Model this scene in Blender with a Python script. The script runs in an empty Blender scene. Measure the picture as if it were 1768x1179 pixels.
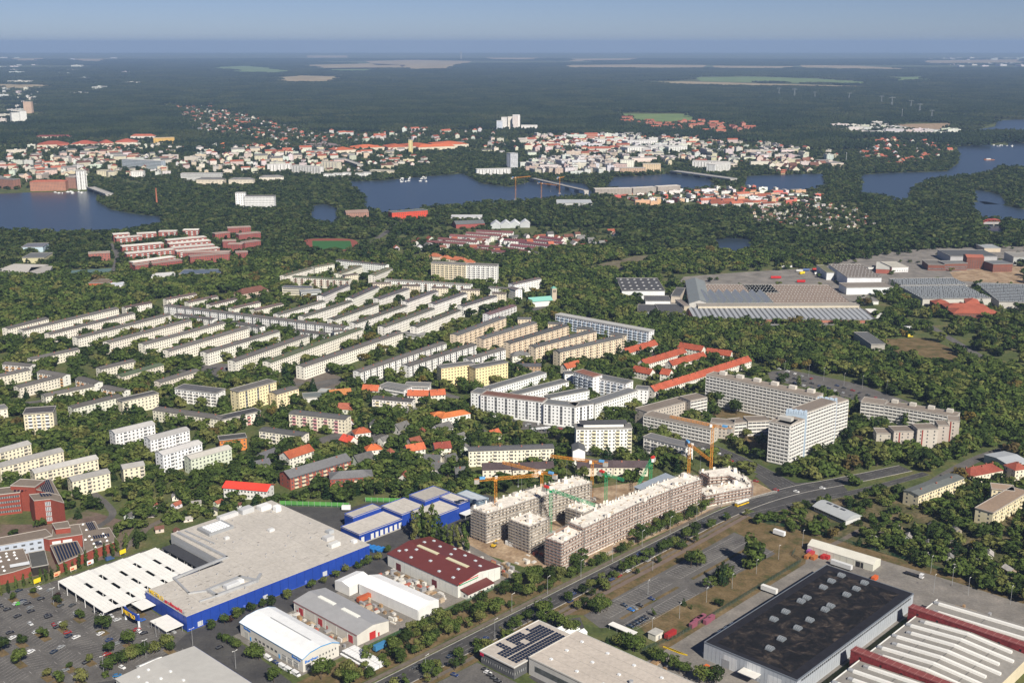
import bpy, math, random
import numpy as np
from mathutils import Vector, Matrix
random.seed(7); RNG = np.random.default_rng(7)
SC = bpy.context.scene
COL = SC.collection
# ---------------------------------------------------------------- camera
F, CX, CY, HOR, CAMH = 2000.0, 884.0, 589.5, 75.0, 310.0
TH = math.atan((CY-HOR)/F)
cam = bpy.data.cameras.new('camera'); camo = bpy.data.objects.new('camera', cam); COL.objects.link(camo)
cam.sensor_width = 36.0; cam.lens = 36.0*F/1768.0; cam.clip_start = 1.0; cam.clip_end = 200000.0
camo.location = (0, 0, CAMH); camo.rotation_euler = (math.pi/2-TH, 0, 0)
SC.camera = camo
SC.render.resolution_x, SC.render.resolution_y = 1024, 682
# ---------------------------------------------------------------- sky and sun
SUN_EL = math.radians(39.0)
SUN_H = (0.43, -0.903)                       # horizontal direction towards the sun
wd = bpy.data.worlds.new('World'); SC.world = wd; wd.use_nodes = True
nt = wd.node_tree; bg = nt.nodes['Background']
sky = nt.nodes.new('ShaderNodeTexSky'); sky.sky_type = 'NISHITA'; sky.sun_disc = False
sky.sun_elevation = SUN_EL; sky.sun_rotation = math.atan2(SUN_H[0], SUN_H[1])
sky.altitude = 300.0; sky.air_density = 0.6; sky.dust_density = 0.2; sky.ozone_density = 1.0
wb = nt.nodes.new('ShaderNodeVectorMath'); wb.operation = 'MULTIPLY'; wb.inputs[1].default_value = (.64, .68, .88)   # the photograph's cool white balance
nt.links.new(sky.outputs[0], wb.inputs[0]); nt.links.new(wb.outputs[0], bg.inputs[0]); bg.inputs[1].default_value = 0.055
sun = bpy.data.lights.new('sun', 'SUN'); suno = bpy.data.objects.new('sun', sun); COL.objects.link(suno)
sun.energy = 5.0; sun.angle = math.radians(0.5); sun.color = (1.0, 0.93, 0.81)
sdir = Vector((SUN_H[0]*math.cos(SUN_EL), SUN_H[1]*math.cos(SUN_EL), math.sin(SUN_EL)))
suno.rotation_euler = sdir.to_track_quat('Z', 'Y').to_euler(); suno.location = (400, -300, 900)
vs = SC.view_settings
SC.display_settings.display_device = 'sRGB'
vs.view_transform = 'Standard'; vs.look = 'None'; vs.exposure = 0.42; vs.gamma = 1.0; vs.use_curve_mapping = False
SC.cycles.max_bounces = 5; SC.cycles.diffuse_bounces = 2; SC.cycles.glossy_bounces = 2
SC.cycles.transmission_bounces = 2; SC.cycles.volume_bounces = 1; SC.cycles.transparent_max_bounces = 4
SC.cycles.use_denoising = True
SC.cycles.caustics_reflective = False; SC.cycles.caustics_refractive = False
# ---------------------------------------------------------------- pixels of the photograph to places on the ground
cT, sT = math.cos(TH), math.sin(TH)
K = 450/1768
ORG = dict(A1=(0,880),A2=(440,880),A3=(880,880),A4=(1318,880),B1=(0,590),B2=(440,590),B3=(880,590),B4=(1318,590),
           C1=(0,370),C2=(440,370),C3=(880,370),C4=(1318,370),D1=(0,150),D2=(440,150),D3=(880,150),D4=(1318,150))
def T(t, x, y): return (ORG[t][0]+x*K, ORG[t][1]+y*K)
def crop(x0, y0, w): 
    return lambda x, y: (x0+x*w, y0+y*w)
c8 = crop(560,820,300/1768); c4 = crop(800,760,260/1393); c5 = crop(1040,720,280/1651); c7 = crop(0,800,220/1297)
w1 = crop(1318,390,450/1768); w2 = crop(1040,440,300/1768); w3 = crop(800,600,350/1768); w4 = crop(1100,630,380/1768)
w5 = crop(1450,660,318/1562); w6 = crop(480,430,420/1768); w7 = crop(1180,1040,320/1768); w8 = crop(1030,900,320/1768)
def P(px, z=0.0):
    a = (px[0]-CX)/F; b = -(px[1]-CY)/F
    d = (a, cT+b*sT, -sT+b*cT); k = (z-CAMH)/d[2]
    return (d[0]*k, d[1]*k)
def height_at(base, py):
    # height of something standing on base (world) whose top shows at picture row py
    b = -(py-CY)/F; Y = base[1]
    return CAMH + Y*(b*cT-sT)/(cT+b*sT)
ANG = math.radians(46.4); UX, UY = math.cos(ANG), math.sin(ANG)
def UW(u, w): return (u*UX-w*UY, u*UY+w*UX)          # street grid of the near quarter
def toUW(p): return (p[0]*UX+p[1]*UY, -p[0]*UY+p[1]*UX)
# ---------------------------------------------------------------- materials
MATS = {}
def mat(name, col=(.5,.5,.5), rough=.85, var=.12, scale=.25, var2=.0, scale2=.02, objcol=False, metal=0., spec=.3, bump=0., rnd=0.):
    if name in MATS: return MATS[name]
    m = bpy.data.materials.new(name); m.use_nodes = True; n = m.node_tree.nodes; l = m.node_tree.links
    b = n['Principled BSDF']; b.inputs['Roughness'].default_value = rough; b.inputs['Metallic'].default_value = metal
    b.inputs['Specular IOR Level'].default_value = spec
    geo = n.new('ShaderNodeNewGeometry')
    if objcol:
        oi = n.new('ShaderNodeObjectInfo'); src = oi.outputs['Color']
    else:
        r = n.new('ShaderNodeRGB'); r.outputs[0].default_value = (*col, 1); src = r.outputs[0]
    def mul(src, sc, amt, det):
        t = n.new('ShaderNodeTexNoise'); t.inputs['Scale'].default_value = sc; t.inputs['Detail'].default_value = det
        l.new(geo.outputs['Position'], t.inputs['Vector'])
        mr = n.new('ShaderNodeMapRange'); mr.inputs[1].default_value = .3; mr.inputs[2].default_value = .7
        mr.inputs[3].default_value = 1-amt; mr.inputs[4].default_value = 1+amt
        l.new(t.outputs[0], mr.inputs[0])
        mx = n.new('ShaderNodeVectorMath'); mx.operation = 'SCALE'
        l.new(src, mx.inputs[0]); l.new(mr.outputs[0], mx.inputs['Scale'])
        return mx.outputs[0], t
    if var: src, t1 = mul(src, scale, var, 4)
    if var2: src, _ = mul(src, scale2, var2, 3)
    if rnd:
        oi = n.new('ShaderNodeObjectInfo'); mr = n.new('ShaderNodeMapRange'); mr.inputs[3].default_value = 1-rnd; mr.inputs[4].default_value = 1+rnd
        l.new(oi.outputs['Random'], mr.inputs[0]); mx = n.new('ShaderNodeVectorMath'); mx.operation = 'SCALE'
        l.new(src, mx.inputs[0]); l.new(mr.outputs[0], mx.inputs['Scale']); src = mx.outputs[0]
    l.new(src, b.inputs['Base Color'])
    if bump and var:
        bp = n.new('ShaderNodeBump'); bp.inputs['Strength'].default_value = bump; bp.inputs['Distance'].default_value = .3
        l.new(t1.outputs[0], bp.inputs['Height']); l.new(bp.outputs[0], b.inputs['Normal'])
    MATS[name] = m
    return m
def mat_mix(name, cols, scale, rough=.95, detail=6, fine=0., finescale=.6, thr=(.35,.65), dist=0.):
    # ground surfaces: several colours mixed by noise over the place
    if name in MATS: return MATS[name]
    m = bpy.data.materials.new(name); m.use_nodes = True; n = m.node_tree.nodes; l = m.node_tree.links
    b = n['Principled BSDF']; b.inputs['Roughness'].default_value = rough; b.inputs['Specular IOR Level'].default_value = .15
    geo = n.new('ShaderNodeNewGeometry')
    t = n.new('ShaderNodeTexNoise'); t.inputs['Scale'].default_value = scale; t.inputs['Detail'].default_value = detail; t.inputs['Roughness'].default_value = .62
    t.inputs['Distortion'].default_value = dist
    l.new(geo.outputs['Position'], t.inputs['Vector'])
    cr = n.new('ShaderNodeValToRGB'); l.new(t.outputs[0], cr.inputs[0])
    e = cr.color_ramp.elements
    k = len(cols)
    while len(e) < k: e.new(.5)
    for i, c in enumerate(cols):
        e[i].position = thr[0]+(thr[1]-thr[0])*i/(k-1); e[i].color = (*c, 1)
    src = cr.outputs[0]
    if fine:
        t2 = n.new('ShaderNodeTexNoise'); t2.inputs['Scale'].default_value = finescale; t2.inputs['Detail'].default_value = 3
        l.new(geo.outputs['Position'], t2.inputs['Vector'])
        mr = n.new('ShaderNodeMapRange'); mr.inputs[1].default_value = .3; mr.inputs[2].default_value = .7
        mr.inputs[3].default_value = 1-fine; mr.inputs[4].default_value = 1+fine
        l.new(t2.outputs[0], mr.inputs[0]); mx = n.new('ShaderNodeVectorMath'); mx.operation = 'SCALE'
        l.new(src, mx.inputs[0]); l.new(mr.outputs[0], mx.inputs['Scale']); src = mx.outputs[0]
    l.new(src, b.inputs['Base Color'])
    MATS[name] = m
    return m
M_WALL = mat('render_wall', objcol=True, rough=.9, var=.06, scale=.5, var2=.06, scale2=.09)
M_ROOF = mat('roof_felt', objcol=True, rough=.92, var=.10, scale=.5, var2=.07, scale2=.05)
M_TILE = mat('roof_tile', objcol=True, rough=.85, var=.2, scale=1.2, var2=.15, scale2=.12)
M_METAL = mat('sheet_metal', objcol=True, rough=.5, var=.05, scale=.3, var2=.04, scale2=.05, spec=.4)
M_PAINT = mat('paint', objcol=True, rough=.6, var=.04, scale=1.0)
M_CAR = mat('car_paint', objcol=True, rough=.25, var=0, spec=.6)
M_GLASS = mat('window_glass', (.095,.10,.108), rough=.15, var=.35, scale=.45, spec=.7)
M_FRAME = mat('window_frame', (.72,.72,.7), rough=.6, var=.05)
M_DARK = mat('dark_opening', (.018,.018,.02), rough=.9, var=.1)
M_CONC = mat('concrete', (.40,.38,.35), rough=.92, var=.14, scale=.5, var2=.12, scale2=.07)
M_BALC = mat('balcony_concrete', objcol=True, rough=.85, var=.08, scale=.4)
M_SOLAR = mat('solar_cell', (.012,.018,.04), rough=.25, var=.15, scale=.8, spec=.6)
M_TYRE = mat('tyre', (.02,.02,.02), var=0)
M_STEEL = mat('galvanised_steel', (.45,.46,.47), rough=.5, var=.08, metal=.3)
M_MARK = mat('worn_marking', (.34,.33,.32), rough=.9, var=.3, scale=.6)
M_WHITE = mat('white_paint', (.75,.75,.72), rough=.8, var=.06, scale=.8)
# ---------------------------------------------------------------- mesh builder
class MB:
    def __init__(s): s.v = []; s.f = []; s.mi = []
    def face(s, pts, m=0):
        k = len(s.v); s.v.extend(pts); s.f.append(tuple(range(k, k+len(pts)))); s.mi.append(m)
    def box(s, x0, x1, y0, y1, z0, z1, m=0, bottom=True):
        k = len(s.v)
        s.v += [(x0,y0,z0),(x1,y0,z0),(x1,y1,z0),(x0,y1,z0),(x0,y0,z1),(x1,y0,z1),(x1,y1,z1),(x0,y1,z1)]
        fs = [(4,5,6,7),(0,1,5,4),(1,2,6,5),(2,3,7,6),(3,0,4,7)] + ([(3,2,1,0)] if bottom else [])
        for f in fs: s.f.append(tuple(k+i for i in f)); s.mi.append(m)
    def bar(s, a, b, r, m=0):
        a = Vector(a); b = Vector(b); d = (b-a)
        if d.length < 1e-6: return
        d.normalize(); up = Vector((0,0,1)) if abs(d.z) < .95 else Vector((1,0,0))
        x = d.cross(up).normalized()*r; y = d.cross(x).normalized()*r
        k = len(s.v)
        for p in (a, b):
            for q in (x+y, x-y, -x-y, -x+y): s.v.append(tuple(p+q))
        for i in range(4):
            s.f.append((k+i, k+4+i, k+4+(i+1)%4, k+(i+1)%4)); s.mi.append(m)
        s.f.append((k,k+1,k+2,k+3)); s.f.append((k+7,k+6,k+5,k+4)); s.mi += [m, m]
    def cyl(s, x, y, z0, z1, r0, r1=None, n=8, m=0):
        if r1 is None: r1 = r0
        k = len(s.v)
        for z, r in ((z0,r0),(z1,r1)):
            for i in range(n):
                a = 2*math.pi*i/n; s.v.append((x+r*math.cos(a), y+r*math.sin(a), z))
        for i in range(n): s.f.append((k+i,k+(i+1)%n,k+n+(i+1)%n,k+n+i)); s.mi.append(m)
        s.f.append(tuple(k+n+i for i in range(n))); s.mi.append(m)
    def prism(s, poly, z0, z1, m=0, top=True):
        n = len(poly); k = len(s.v)
        s.v += [(p[0],p[1],z0) for p in poly]+[(p[0],p[1],z1) for p in poly]
        for i in range(n): s.f.append((k+i,k+(i+1)%n,k+n+(i+1)%n,k+n+i)); s.mi.append(m)
        if top: s.f.append(tuple(k+n+i for i in range(n))); s.mi.append(m)
    def mesh(s, name, mats):
        me = bpy.data.meshes.new(name); me.from_pydata(s.v, [], s.f)
        for m in mats: me.materials.append(m)
        if len(mats) > 1: me.polygons.foreach_set('material_index', s.mi)
        me.update(); return me
def obj(name, me, parent=None, loc=(0,0,0), rz=0., color=None):
    o = bpy.data.objects.new(name, me); COL.objects.link(o); o.location = loc; o.rotation_euler = (0,0,rz)
    if parent is not None: o.parent = parent
    if color is not None: o.color = (*color, 1)
    return o
def part(name, mb, mats, parent, color=None, stuff=False):
    if not mb.f: return None
    if not isinstance(mats, (list,tuple)): mats = [mats]
    o = obj(name, mb.mesh(name, mats), parent, color=color)
    if stuff: o['kind'] = 'stuff'
    return o
def tag(o, label, cat, group=None):
    o['label'] = label; o['category'] = cat
    if group: o['group'] = group
    return o
def root(name, label, cat, loc, rz=0., group=None):
    return tag(obj(name, None, None, (loc[0],loc[1],loc[2] if len(loc) > 2 else 0.), rz), label, cat, group)
def copy_tree(o, loc, rz, label=None, color=None, scale=None):
    c = o.copy(); COL.objects.link(c); c.location = loc; c.rotation_euler = (0,0,rz)
    if label: c['label'] = label
    if scale: c.scale = scale
    if color and o.type == 'MESH': c.color = (*color,1)
    for ch in o.children:
        d = ch.copy(); COL.objects.link(d); d.parent = c
        if color and 'body' in ch.name: d.color = (*color,1)
    return c
FOOT = []            # footprints kept free of trees: (polygon, margin)
def keep_out(poly, margin=3.0): FOOT.append((poly, margin))
def xf(o, a, x, y): return (o[0]+x*math.cos(a)-y*math.sin(a), o[1]+x*math.sin(a)+y*math.cos(a))
# ---------------------------------------------------------------- facades
class Fac:
    """windows, balconies and stair glazing of one building, gathered per kind"""
    def __init__(s): s.glass = MB(); s.frame = MB(); s.balc = MB(); s.stair = MB()
    def panel(s, mb, O, d, n, s0, s1, z0, z1, off, m=0):
        k = len(mb.v)
        def p(a, z, o): return (O[0]+d[0]*a+n[0]*o, O[1]+d[1]*a+n[1]*o, z)
        mb.v += [p(s0,z0,off),p(s1,z0,off),p(s1,z1,off),p(s0,z1,off),p(s0,z0,-.02),p(s1,z0,-.02),p(s1,z1,-.02),p(s0,z1,-.02)]
        for f in ((0,1,2,3),(4,5,1,0),(5,6,2,1),(6,7,3,2),(7,4,0,3)): mb.f.append(tuple(k+i for i in f)); mb.mi.append(m)
    def run(s, O, d, n, L, z0, fh, fl, style, ww=1.25, wh=1.3, pitch=3.0, every=5, rng=random):
        if style == 'none' or L < 2: return
        if style == 'band':
            for i in range(fl):
                s.panel(s.glass, O, d, n, .8, L-.8, z0+i*fh+.95, z0+i*fh+2.4, .03)
                k = max(2, int(L/1.6))
                for j in range(k+1):
                    a = .8+(L-1.6)*j/k; s.panel(s.frame, O, d, n, a-.06, a+.06, z0+i*fh+.95, z0+i*fh+2.4, .07)
            return
        if style == 'loggia':
            k = max(1, round(L/3.5)); w = L/k
            for i in range(fl):
                z = z0+i*fh
                for j in range(k):
                    a = j*w
                    s.panel(s.glass, O, d, n, a+.2, a+w-.2, z+1.15, z+fh-.3, .03)
                s.panel(s.balc, O, d, n, 0, L, z+.05, z+1.05, .55)
                s.panel(s.balc, O, d, n, 0, L, z+fh-.25, z+fh-.02, .5)
            for j in range(k+1):
                a = min(max(j*w, .12), L-.12); s.panel(s.frame, O, d, n, a-.12, a+.12, z0, z0+fh*fl, .45)
            return
        k = max(1, int((L-.8)/pitch)); w = L/k
        for j in range(k):
            a = (j+.5)*w
            st = style
            if style in ('stair','balc','balc2') and every and j % every == every//2:
                if style == 'stair':
                    s.panel(s.stair, O, d, n, a-1.1, a+1.1, z0+1, z0+fh*fl-.3, .05)
                    for i in range(fl): s.panel(s.frame, O, d, n, a-1.1, a+1.1, z0+i*fh-.12, z0+i*fh+.12, .1)
                    continue
                else:
                    for i in range(fl):
                        z = z0+i*fh
                        s.panel(s.glass, O, d, n, a-1.3, a+1.3, z+.2, z+2.25, .03)
                        if i or style == 'balc2':
                            s.panel(s.balc, O, d, n, a-1.55, a+1.55, z-.05, z+.95, 1.15)
                    continue
            for i in range(fl):
                z = z0+i*fh+.9
                hw = ww/2
                s.panel(s.glass, O, d, n, a-hw, a+hw, z, z+wh, .03)
                if s.withframe: s.panel(s.frame, O, d, n, a-.05, a+.05, z, z+wh, .06); s.panel(s.frame, O, d, n, a-hw-.1, a+hw+.1, z-.14, z-.02, .12)
    withframe = False
    def finish(s, r, balc_col=(.6,.58,.54), frame_col=None):
        part('window', s.glass, M_GLASS, r, stuff=True)
        part('window_frame', s.frame, M_FRAME, r, stuff=True)
        part('stairwell_glazing', s.stair, M_GLASS, r, stuff=True)
        part('balcony', s.balc, M_BALC, r, color=balc_col, stuff=True)
def roof_parts(r, L, W, h, kind, col, rise, over, chim, mat_=None, edge=None):
    mb = MB()
    if kind == 'flat':
        e = .35
        mb.box(-over, L+over, -over, W+over, h, h+.4)
        rf = part('roof', mb, mat_ or M_ROOF, r, color=col)
        pm = MB()
        for a in ((-over,L+over,-over,-over+e),(-over,L+over,W+over-e,W+over),(-over,-over+e,-over+e,W+over-e),(L+over-e,L+over,-over+e,W+over-e)):
            pm.box(a[0],a[1],a[2],a[3],h+.402,h+.75)
        part('parapet', pm, M_CONC if edge is None else M_PAINT, rf, color=edge)
    elif kind == 'gable' or kind == 'gabley':
        sw = kind == 'gabley'
        A, B = (L, W) if not sw else (W, L)
        def q(x, y, z): return (x,y,z) if not sw else (y,x,z)
        o = over; t = .25; z0 = h - rise*o/(B/2)
        for sgn in (0,1):
            y0 = -o if sgn == 0 else B+o
            pts = [q(-o,y0,z0),q(A+o,y0,z0),q(A+o,B/2,h+rise),q(-o,B/2,h+rise)]
            if (sgn == 1) ^ sw: pts = pts[::-1]
            mb.face([(p[0],p[1],p[2]+t) for p in pts]); mb.face(pts[::-1])
            e = [q(-o,y0,z0),q(A+o,y0,z0)]
            mb.face([e[0],e[1],(e[1][0],e[1][1],e[1][2]+t),(e[0][0],e[0][1],e[0][2]+t)])
        for x in (-o, A+o):
            mb.face([q(x,-o,z0),q(x,-o,z0+t),q(x,B/2,h+rise+t),q(x,B+o,z0+t),q(x,B+o,z0),q(x,B/2,h+rise)])
        rf = part('roof', mb, mat_ or M_ROOF, r, color=col)
        gm = MB()
        for x in (0.01, A-0.01): gm.face([q(x,0,h),q(x,B,h),q(x,B/2,h+rise)])
        part('gable', gm, M_WALL, r, color=r['wc'] if 'wc' in r else col)
    elif kind == 'hip':
        o = over; k = min(L,W)/2
        if L >= W: a, b = (k, W/2), (L-k, W/2)
        else: a, b = (L/2, k), (L/2, W-k)
        c = [(-o,-o),(L+o,-o),(L+o,W+o),(-o,W+o)]; z = h-.1
        c = [(p[0],p[1],z) for p in c]; a = (*a,h+rise); b = (*b,h+rise)
        if L >= W: fs = [(c[0],c[1],b,a),(c[1],c[2],b),(c[2],c[3],a,b),(c[3],c[0],a)]
        else: fs = [(c[0],c[1],a),(c[1],c[2],b,a),(c[2],c[3],b),(c[3],c[0],a,b)]
        for f in fs: mb.face(list(f))
        mb.face(c[::-1])
        rf = part('roof', mb, mat_ or M_TILE, r, color=col)
    elif kind == 'shed':
        mb.face([(-over,-over,h),(L+over,-over,h),(L+over,W+over,h+rise),(-over,W+over,h+rise)])
        mb.face([(-over,-over,h-.2),(-over,W+over,h+rise-.2),(L+over,W+over,h+rise-.2),(L+over,-over,h-.2)])
        rf = part('roof', mb, mat_ or M_ROOF, r, color=col)
    elif kind == 'none': return None
    if chim:
        rr = random.Random(int(L*100+W*10))
        cm = MB()
        n = max(1, int(L/ (chim if chim > 1 else 16)))
        for i in range(n):
            x = L*(i+.5)/n; y = W*(.5+.12*rr.choice((-1,1)))
            hh = h+rise*(1-abs(y-W/2)/(W/2)) if kind in ('gable','hip') else h
            part('chimney', (lambda m: (m.box(x-.5,x+.5,y-.4,y+.4,hh-.2,hh+1.3), m)[1])(MB()), M_TILE, rf, color=(.3,.12,.08))
    return rf
def block(name, label, cat, A, B, depth, fl, wall=(.72,.68,.58), roof=(.10,.095,.09), rk='gable', rise=1.2, over=.45, style='win', end='win2', fh=2.85, base=.8,
          chim=14, group=None, every=5, pitch=3.0, balc=(.62,.6,.56), h=None, margin=3.5, world=False, matr=None, matw=None, ww=1.25, frame=False, edge=None):
    """a building whose near eaves run from picture point A to B (left to right) at its eaves height"""
    H = h if h else base+fl*fh+.4
    a = A if world else P(A, H); b = B if world else P(B, H)
    L = math.hypot(b[0]-a[0], b[1]-a[1]); an = math.atan2(b[1]-a[1], b[0]-a[0])
    jr = random.Random(int(a[0]*7+a[1]*3)); jw = jr.uniform(.93,1.03); wall = tuple(min(.9,c*jw*jr.uniform(.985,1.015)) for c in wall); jw = jr.uniform(.82,1.25); roof = tuple(c*jw for c in roof)
    r = root(name, label, cat, a, an, group); r['wc'] = wall
    mb = MB(); mb.prism([(0,0),(L,0),(L,depth),(0,depth)], -.5, H, top=(rk in ('none',)))
    part('wall', mb, matw or M_WALL, r, color=wall)
    f = Fac(); f.withframe = frame
    cen = xf(a, an, L/2, depth/2)
    for (O, d, n, Ln, st) in (((0,0),(1,0),(0,-1),L,style), ((L,0),(0,1),(1,0),depth,end), ((L,depth),(-1,0),(0,1),L,style), ((0,depth),(0,-1),(-1,0),depth,end)):
        wn = (n[0]*math.cos(an)-n[1]*math.sin(an), n[0]*math.sin(an)+n[1]*math.cos(an))
        if wn[0]*(-cen[0])+wn[1]*(-cen[1]) > -.12*math.hypot(*cen):
            if st == 'win2': f.run(O, d, n, Ln, base, fh, fl, 'win', ww=ww, pitch=max(4.5, depth/2.4))
            else: f.run(O, d, n, Ln, base, fh, fl, st, every=every, pitch=pitch, ww=ww)
    f.finish(r, balc)
    roof_parts(r, L, depth, H, rk, roof, rise, over, chim, matr, edge)
    keep_out([xf(a,an,x,y) for x, y in ((0,0),(L,0),(L,depth),(0,depth))], margin)
    r['L'] = L; r['W'] = depth; r['H'] = H
    return r
def rect3(A, B, C, z):
    """rectangle from three roof corners in the picture at height z: local x along its long... edge A-B"""
    a, b, c = P(A,z), P(B,z), P(C,z)
    d = (b[0]-a[0], b[1]-a[1]); L = math.hypot(*d); d = (d[0]/L, d[1]/L)
    w = (c[0]-b[0])*(-d[1])+(c[1]-b[1])*d[0]
    if w < 0: a, b = b, a; d = (-d[0],-d[1]); w = -w
    return a, b, w
def hallpx(name, label, cat, A, B, C, h, **k):
    a, b, w = rect3(A, B, C, h)
    return block(name, label, cat, a, b, w, k.pop('fl',1), h=h, world=True, **k)
def uwblock(name, label, cat, u0, u1, w0, w1, h, **k):
    return block(name, label, cat, UW(u0,w0), UW(u1,w0), w1-w0, k.pop('fl',1), h=h, world=True, **k)
# ---------------------------------------------------------------- ground sheets
def sheet(name, poly, z, m, parent=None, kind='structure'):
    mb = MB(); mb.face([(p[0],p[1],z) for p in poly])
    me = mb.mesh(name, [m])
    import bmesh
    bm = bmesh.new(); bm.from_mesh(me)
    bmesh.ops.triangulate(bm, faces=bm.faces[:])
    for f in bm.faces:
        if f.normal.z < 0: f.normal_flip()
    bm.to_mesh(me); bm.free()
    o = obj(name, me, parent)
    if parent is None: o['kind'] = kind
    elif kind == 'stuff': o['kind'] = 'stuff'
    return o
def offset_line(pts, w):
    out = []
    for i, p in enumerate(pts):
        a = pts[max(0,i-1)]; b = pts[min(len(pts)-1,i+1)]
        d = (b[0]-a[0], b[1]-a[1]); l = math.hypot(*d) or 1
        out.append((p[0]-d[1]/l*w, p[1]+d[0]/l*w))
    return out
def smooth(pts, n=2):
    for _ in range(n):
        q = [pts[0]]
        for a, b in zip(pts, pts[1:]):
            q += [(a[0]*.75+b[0]*.25, a[1]*.75+b[1]*.25), (a[0]*.25+b[0]*.75, a[1]*.25+b[1]*.75)]
        q.append(pts[-1]); pts = q
    return pts
def strip_mesh(mb, pts, w0, w1, z):
    a = offset_line(pts, w0); b = offset_line(pts, w1)
    for i in range(len(pts)-1):
        mb.face([(a[i][0],a[i][1],z),(a[i+1][0],a[i+1][1],z),(b[i+1][0],b[i+1][1],z),(b[i][0],b[i][1],z)])
ROADPOLY = []
def road(name, px, width, z, m, world=False, lanes=0, keep=2.5, sm=2, kerb=False):
    pts = px if world else [P(p) for p in px]
    pts = smooth(pts, sm)
    mb = MB(); strip_mesh(mb, pts, width/2, -width/2, z)
    for f in range(len(mb.f)): mb.f[f] = mb.f[f][::-1]
    o = obj(name, mb.mesh(name, [m])); o['kind'] = 'structure'
    if keep is not None:
        a = offset_line(pts, width/2); b = offset_line(pts, -width/2)
        for i in range(len(pts)-1): keep_out([a[i],a[i+1],b[i+1],b[i]], keep)
    if lanes:
        mk = MB()
        for e in (width/2-.25, -width/2+.25): strip_mesh(mk, pts, e+.08, e-.08, z+.02)
        part('edge_line', mk, M_MARK, o)
        ds = MB()
        segs = []; 
        for a, b in zip(pts, pts[1:]):
            L = math.hypot(b[0]-a[0], b[1]-a[1]); k = max(1, int(L/9))
            for i in range(k):
                p0 = (a[0]+(b[0]-a[0])*i/k, a[1]+(b[1]-a[1])*i/k); p1 = (a[0]+(b[0]-a[0])*(i+.45)/k, a[1]+(b[1]-a[1])*(i+.45)/k)
                segs.append((p0,p1))
        for j in range(1, lanes):
            e = -width/2+width*j/lanes
            for s_ in segs: strip_mesh(ds, list(s_), e+.07, e-.07, z+.02)
        part('lane_dashes', ds, M_MARK, o, stuff=True)
    if kerb:
        kb = MB()
        for sg in (1,-1):
            a = offset_line(pts, sg*width/2); b = offset_line(pts, sg*(width/2+.3))
            for i in range(len(pts)-1):
                q = [a[i],a[i+1],b[i+1],b[i]]
                if sg < 0: q = q[::-1]
                kb.prism(q[::-1], 0, .14)
        part('kerb', kb, M_CONC, o)
    return o
# ================================================================ THE SETTING
M_GROUND = mat_mix('ground_cover', [(.048,.062,.022),(.078,.100,.034),(.11,.115,.045),(.165,.13,.075)], .045, fine=.25, finescale=.5, thr=(.33,.72))
M_ASPH = mat_mix('asphalt', [(.085,.080,.078),(.118,.112,.107),(.155,.146,.138)], .07, fine=.16, finescale=.9, thr=(.3,.7), dist=.6)
M_ASPHD = mat_mix('asphalt_dark', [(.052,.051,.053),(.072,.070,.070),(.095,.092,.089)], .09, fine=.14, finescale=.9, thr=(.3,.7))
M_YARD = mat_mix('concrete_yard', [(.14,.13,.12),(.20,.185,.168),(.27,.245,.22)], .06, fine=.14, finescale=.7, thr=(.3,.7))
M_PAVE = mat_mix('pavement_slabs', [(.12,.10,.085),(.17,.145,.12)], .2, fine=.12)
M_SOIL = mat_mix('dry_soil', [(.22,.15,.095),(.32,.23,.15),(.42,.32,.22)], .08, fine=.2, finescale=.5)
M_DRY = mat_mix('dry_grass', [(.075,.075,.028),(.14,.10,.05),(.19,.14,.075)], .09, fine=.22, finescale=.7)
M_LAWN = mat_mix('lawn', [(.035,.060,.016),(.065,.088,.026),(.11,.105,.045)], .05, fine=.22, finescale=.6)
M_GREEN = mat('sports_turf', (.035,.12,.03), var=.08)
M_TRACK = mat('running_track', (.24,.07,.05), var=.08)
M_FIELD = mat_mix('field_stubble', [(.28,.22,.13),(.40,.33,.20)], .004, fine=.1, finescale=.02)
M_MEAD = mat_mix('meadow', [(.12,.18,.07),(.18,.24,.09)], .006, fine=.1, finescale=.05)
# ground
gx = [-40000,-20000,-9000,-4500,-2400,-1400,-800,-400,0,400,800,1400,2400,4500,9000,20000,40000]
gy = [-2000,0,350,600,850,1100,1400,1800,2400,3200,4500,7000,12000,22000,40000]
gm = MB()
for i in range(len(gx)-1):
    for j in range(len(gy)-1):
        gm.face([(gx[i],gy[j],0),(gx[i+1],gy[j],0),(gx[i+1],gy[j+1],0),(gx[i],gy[j+1],0)])
g = obj('ground', gm.mesh('ground',[M_GROUND])); g['kind'] = 'structure'
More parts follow.
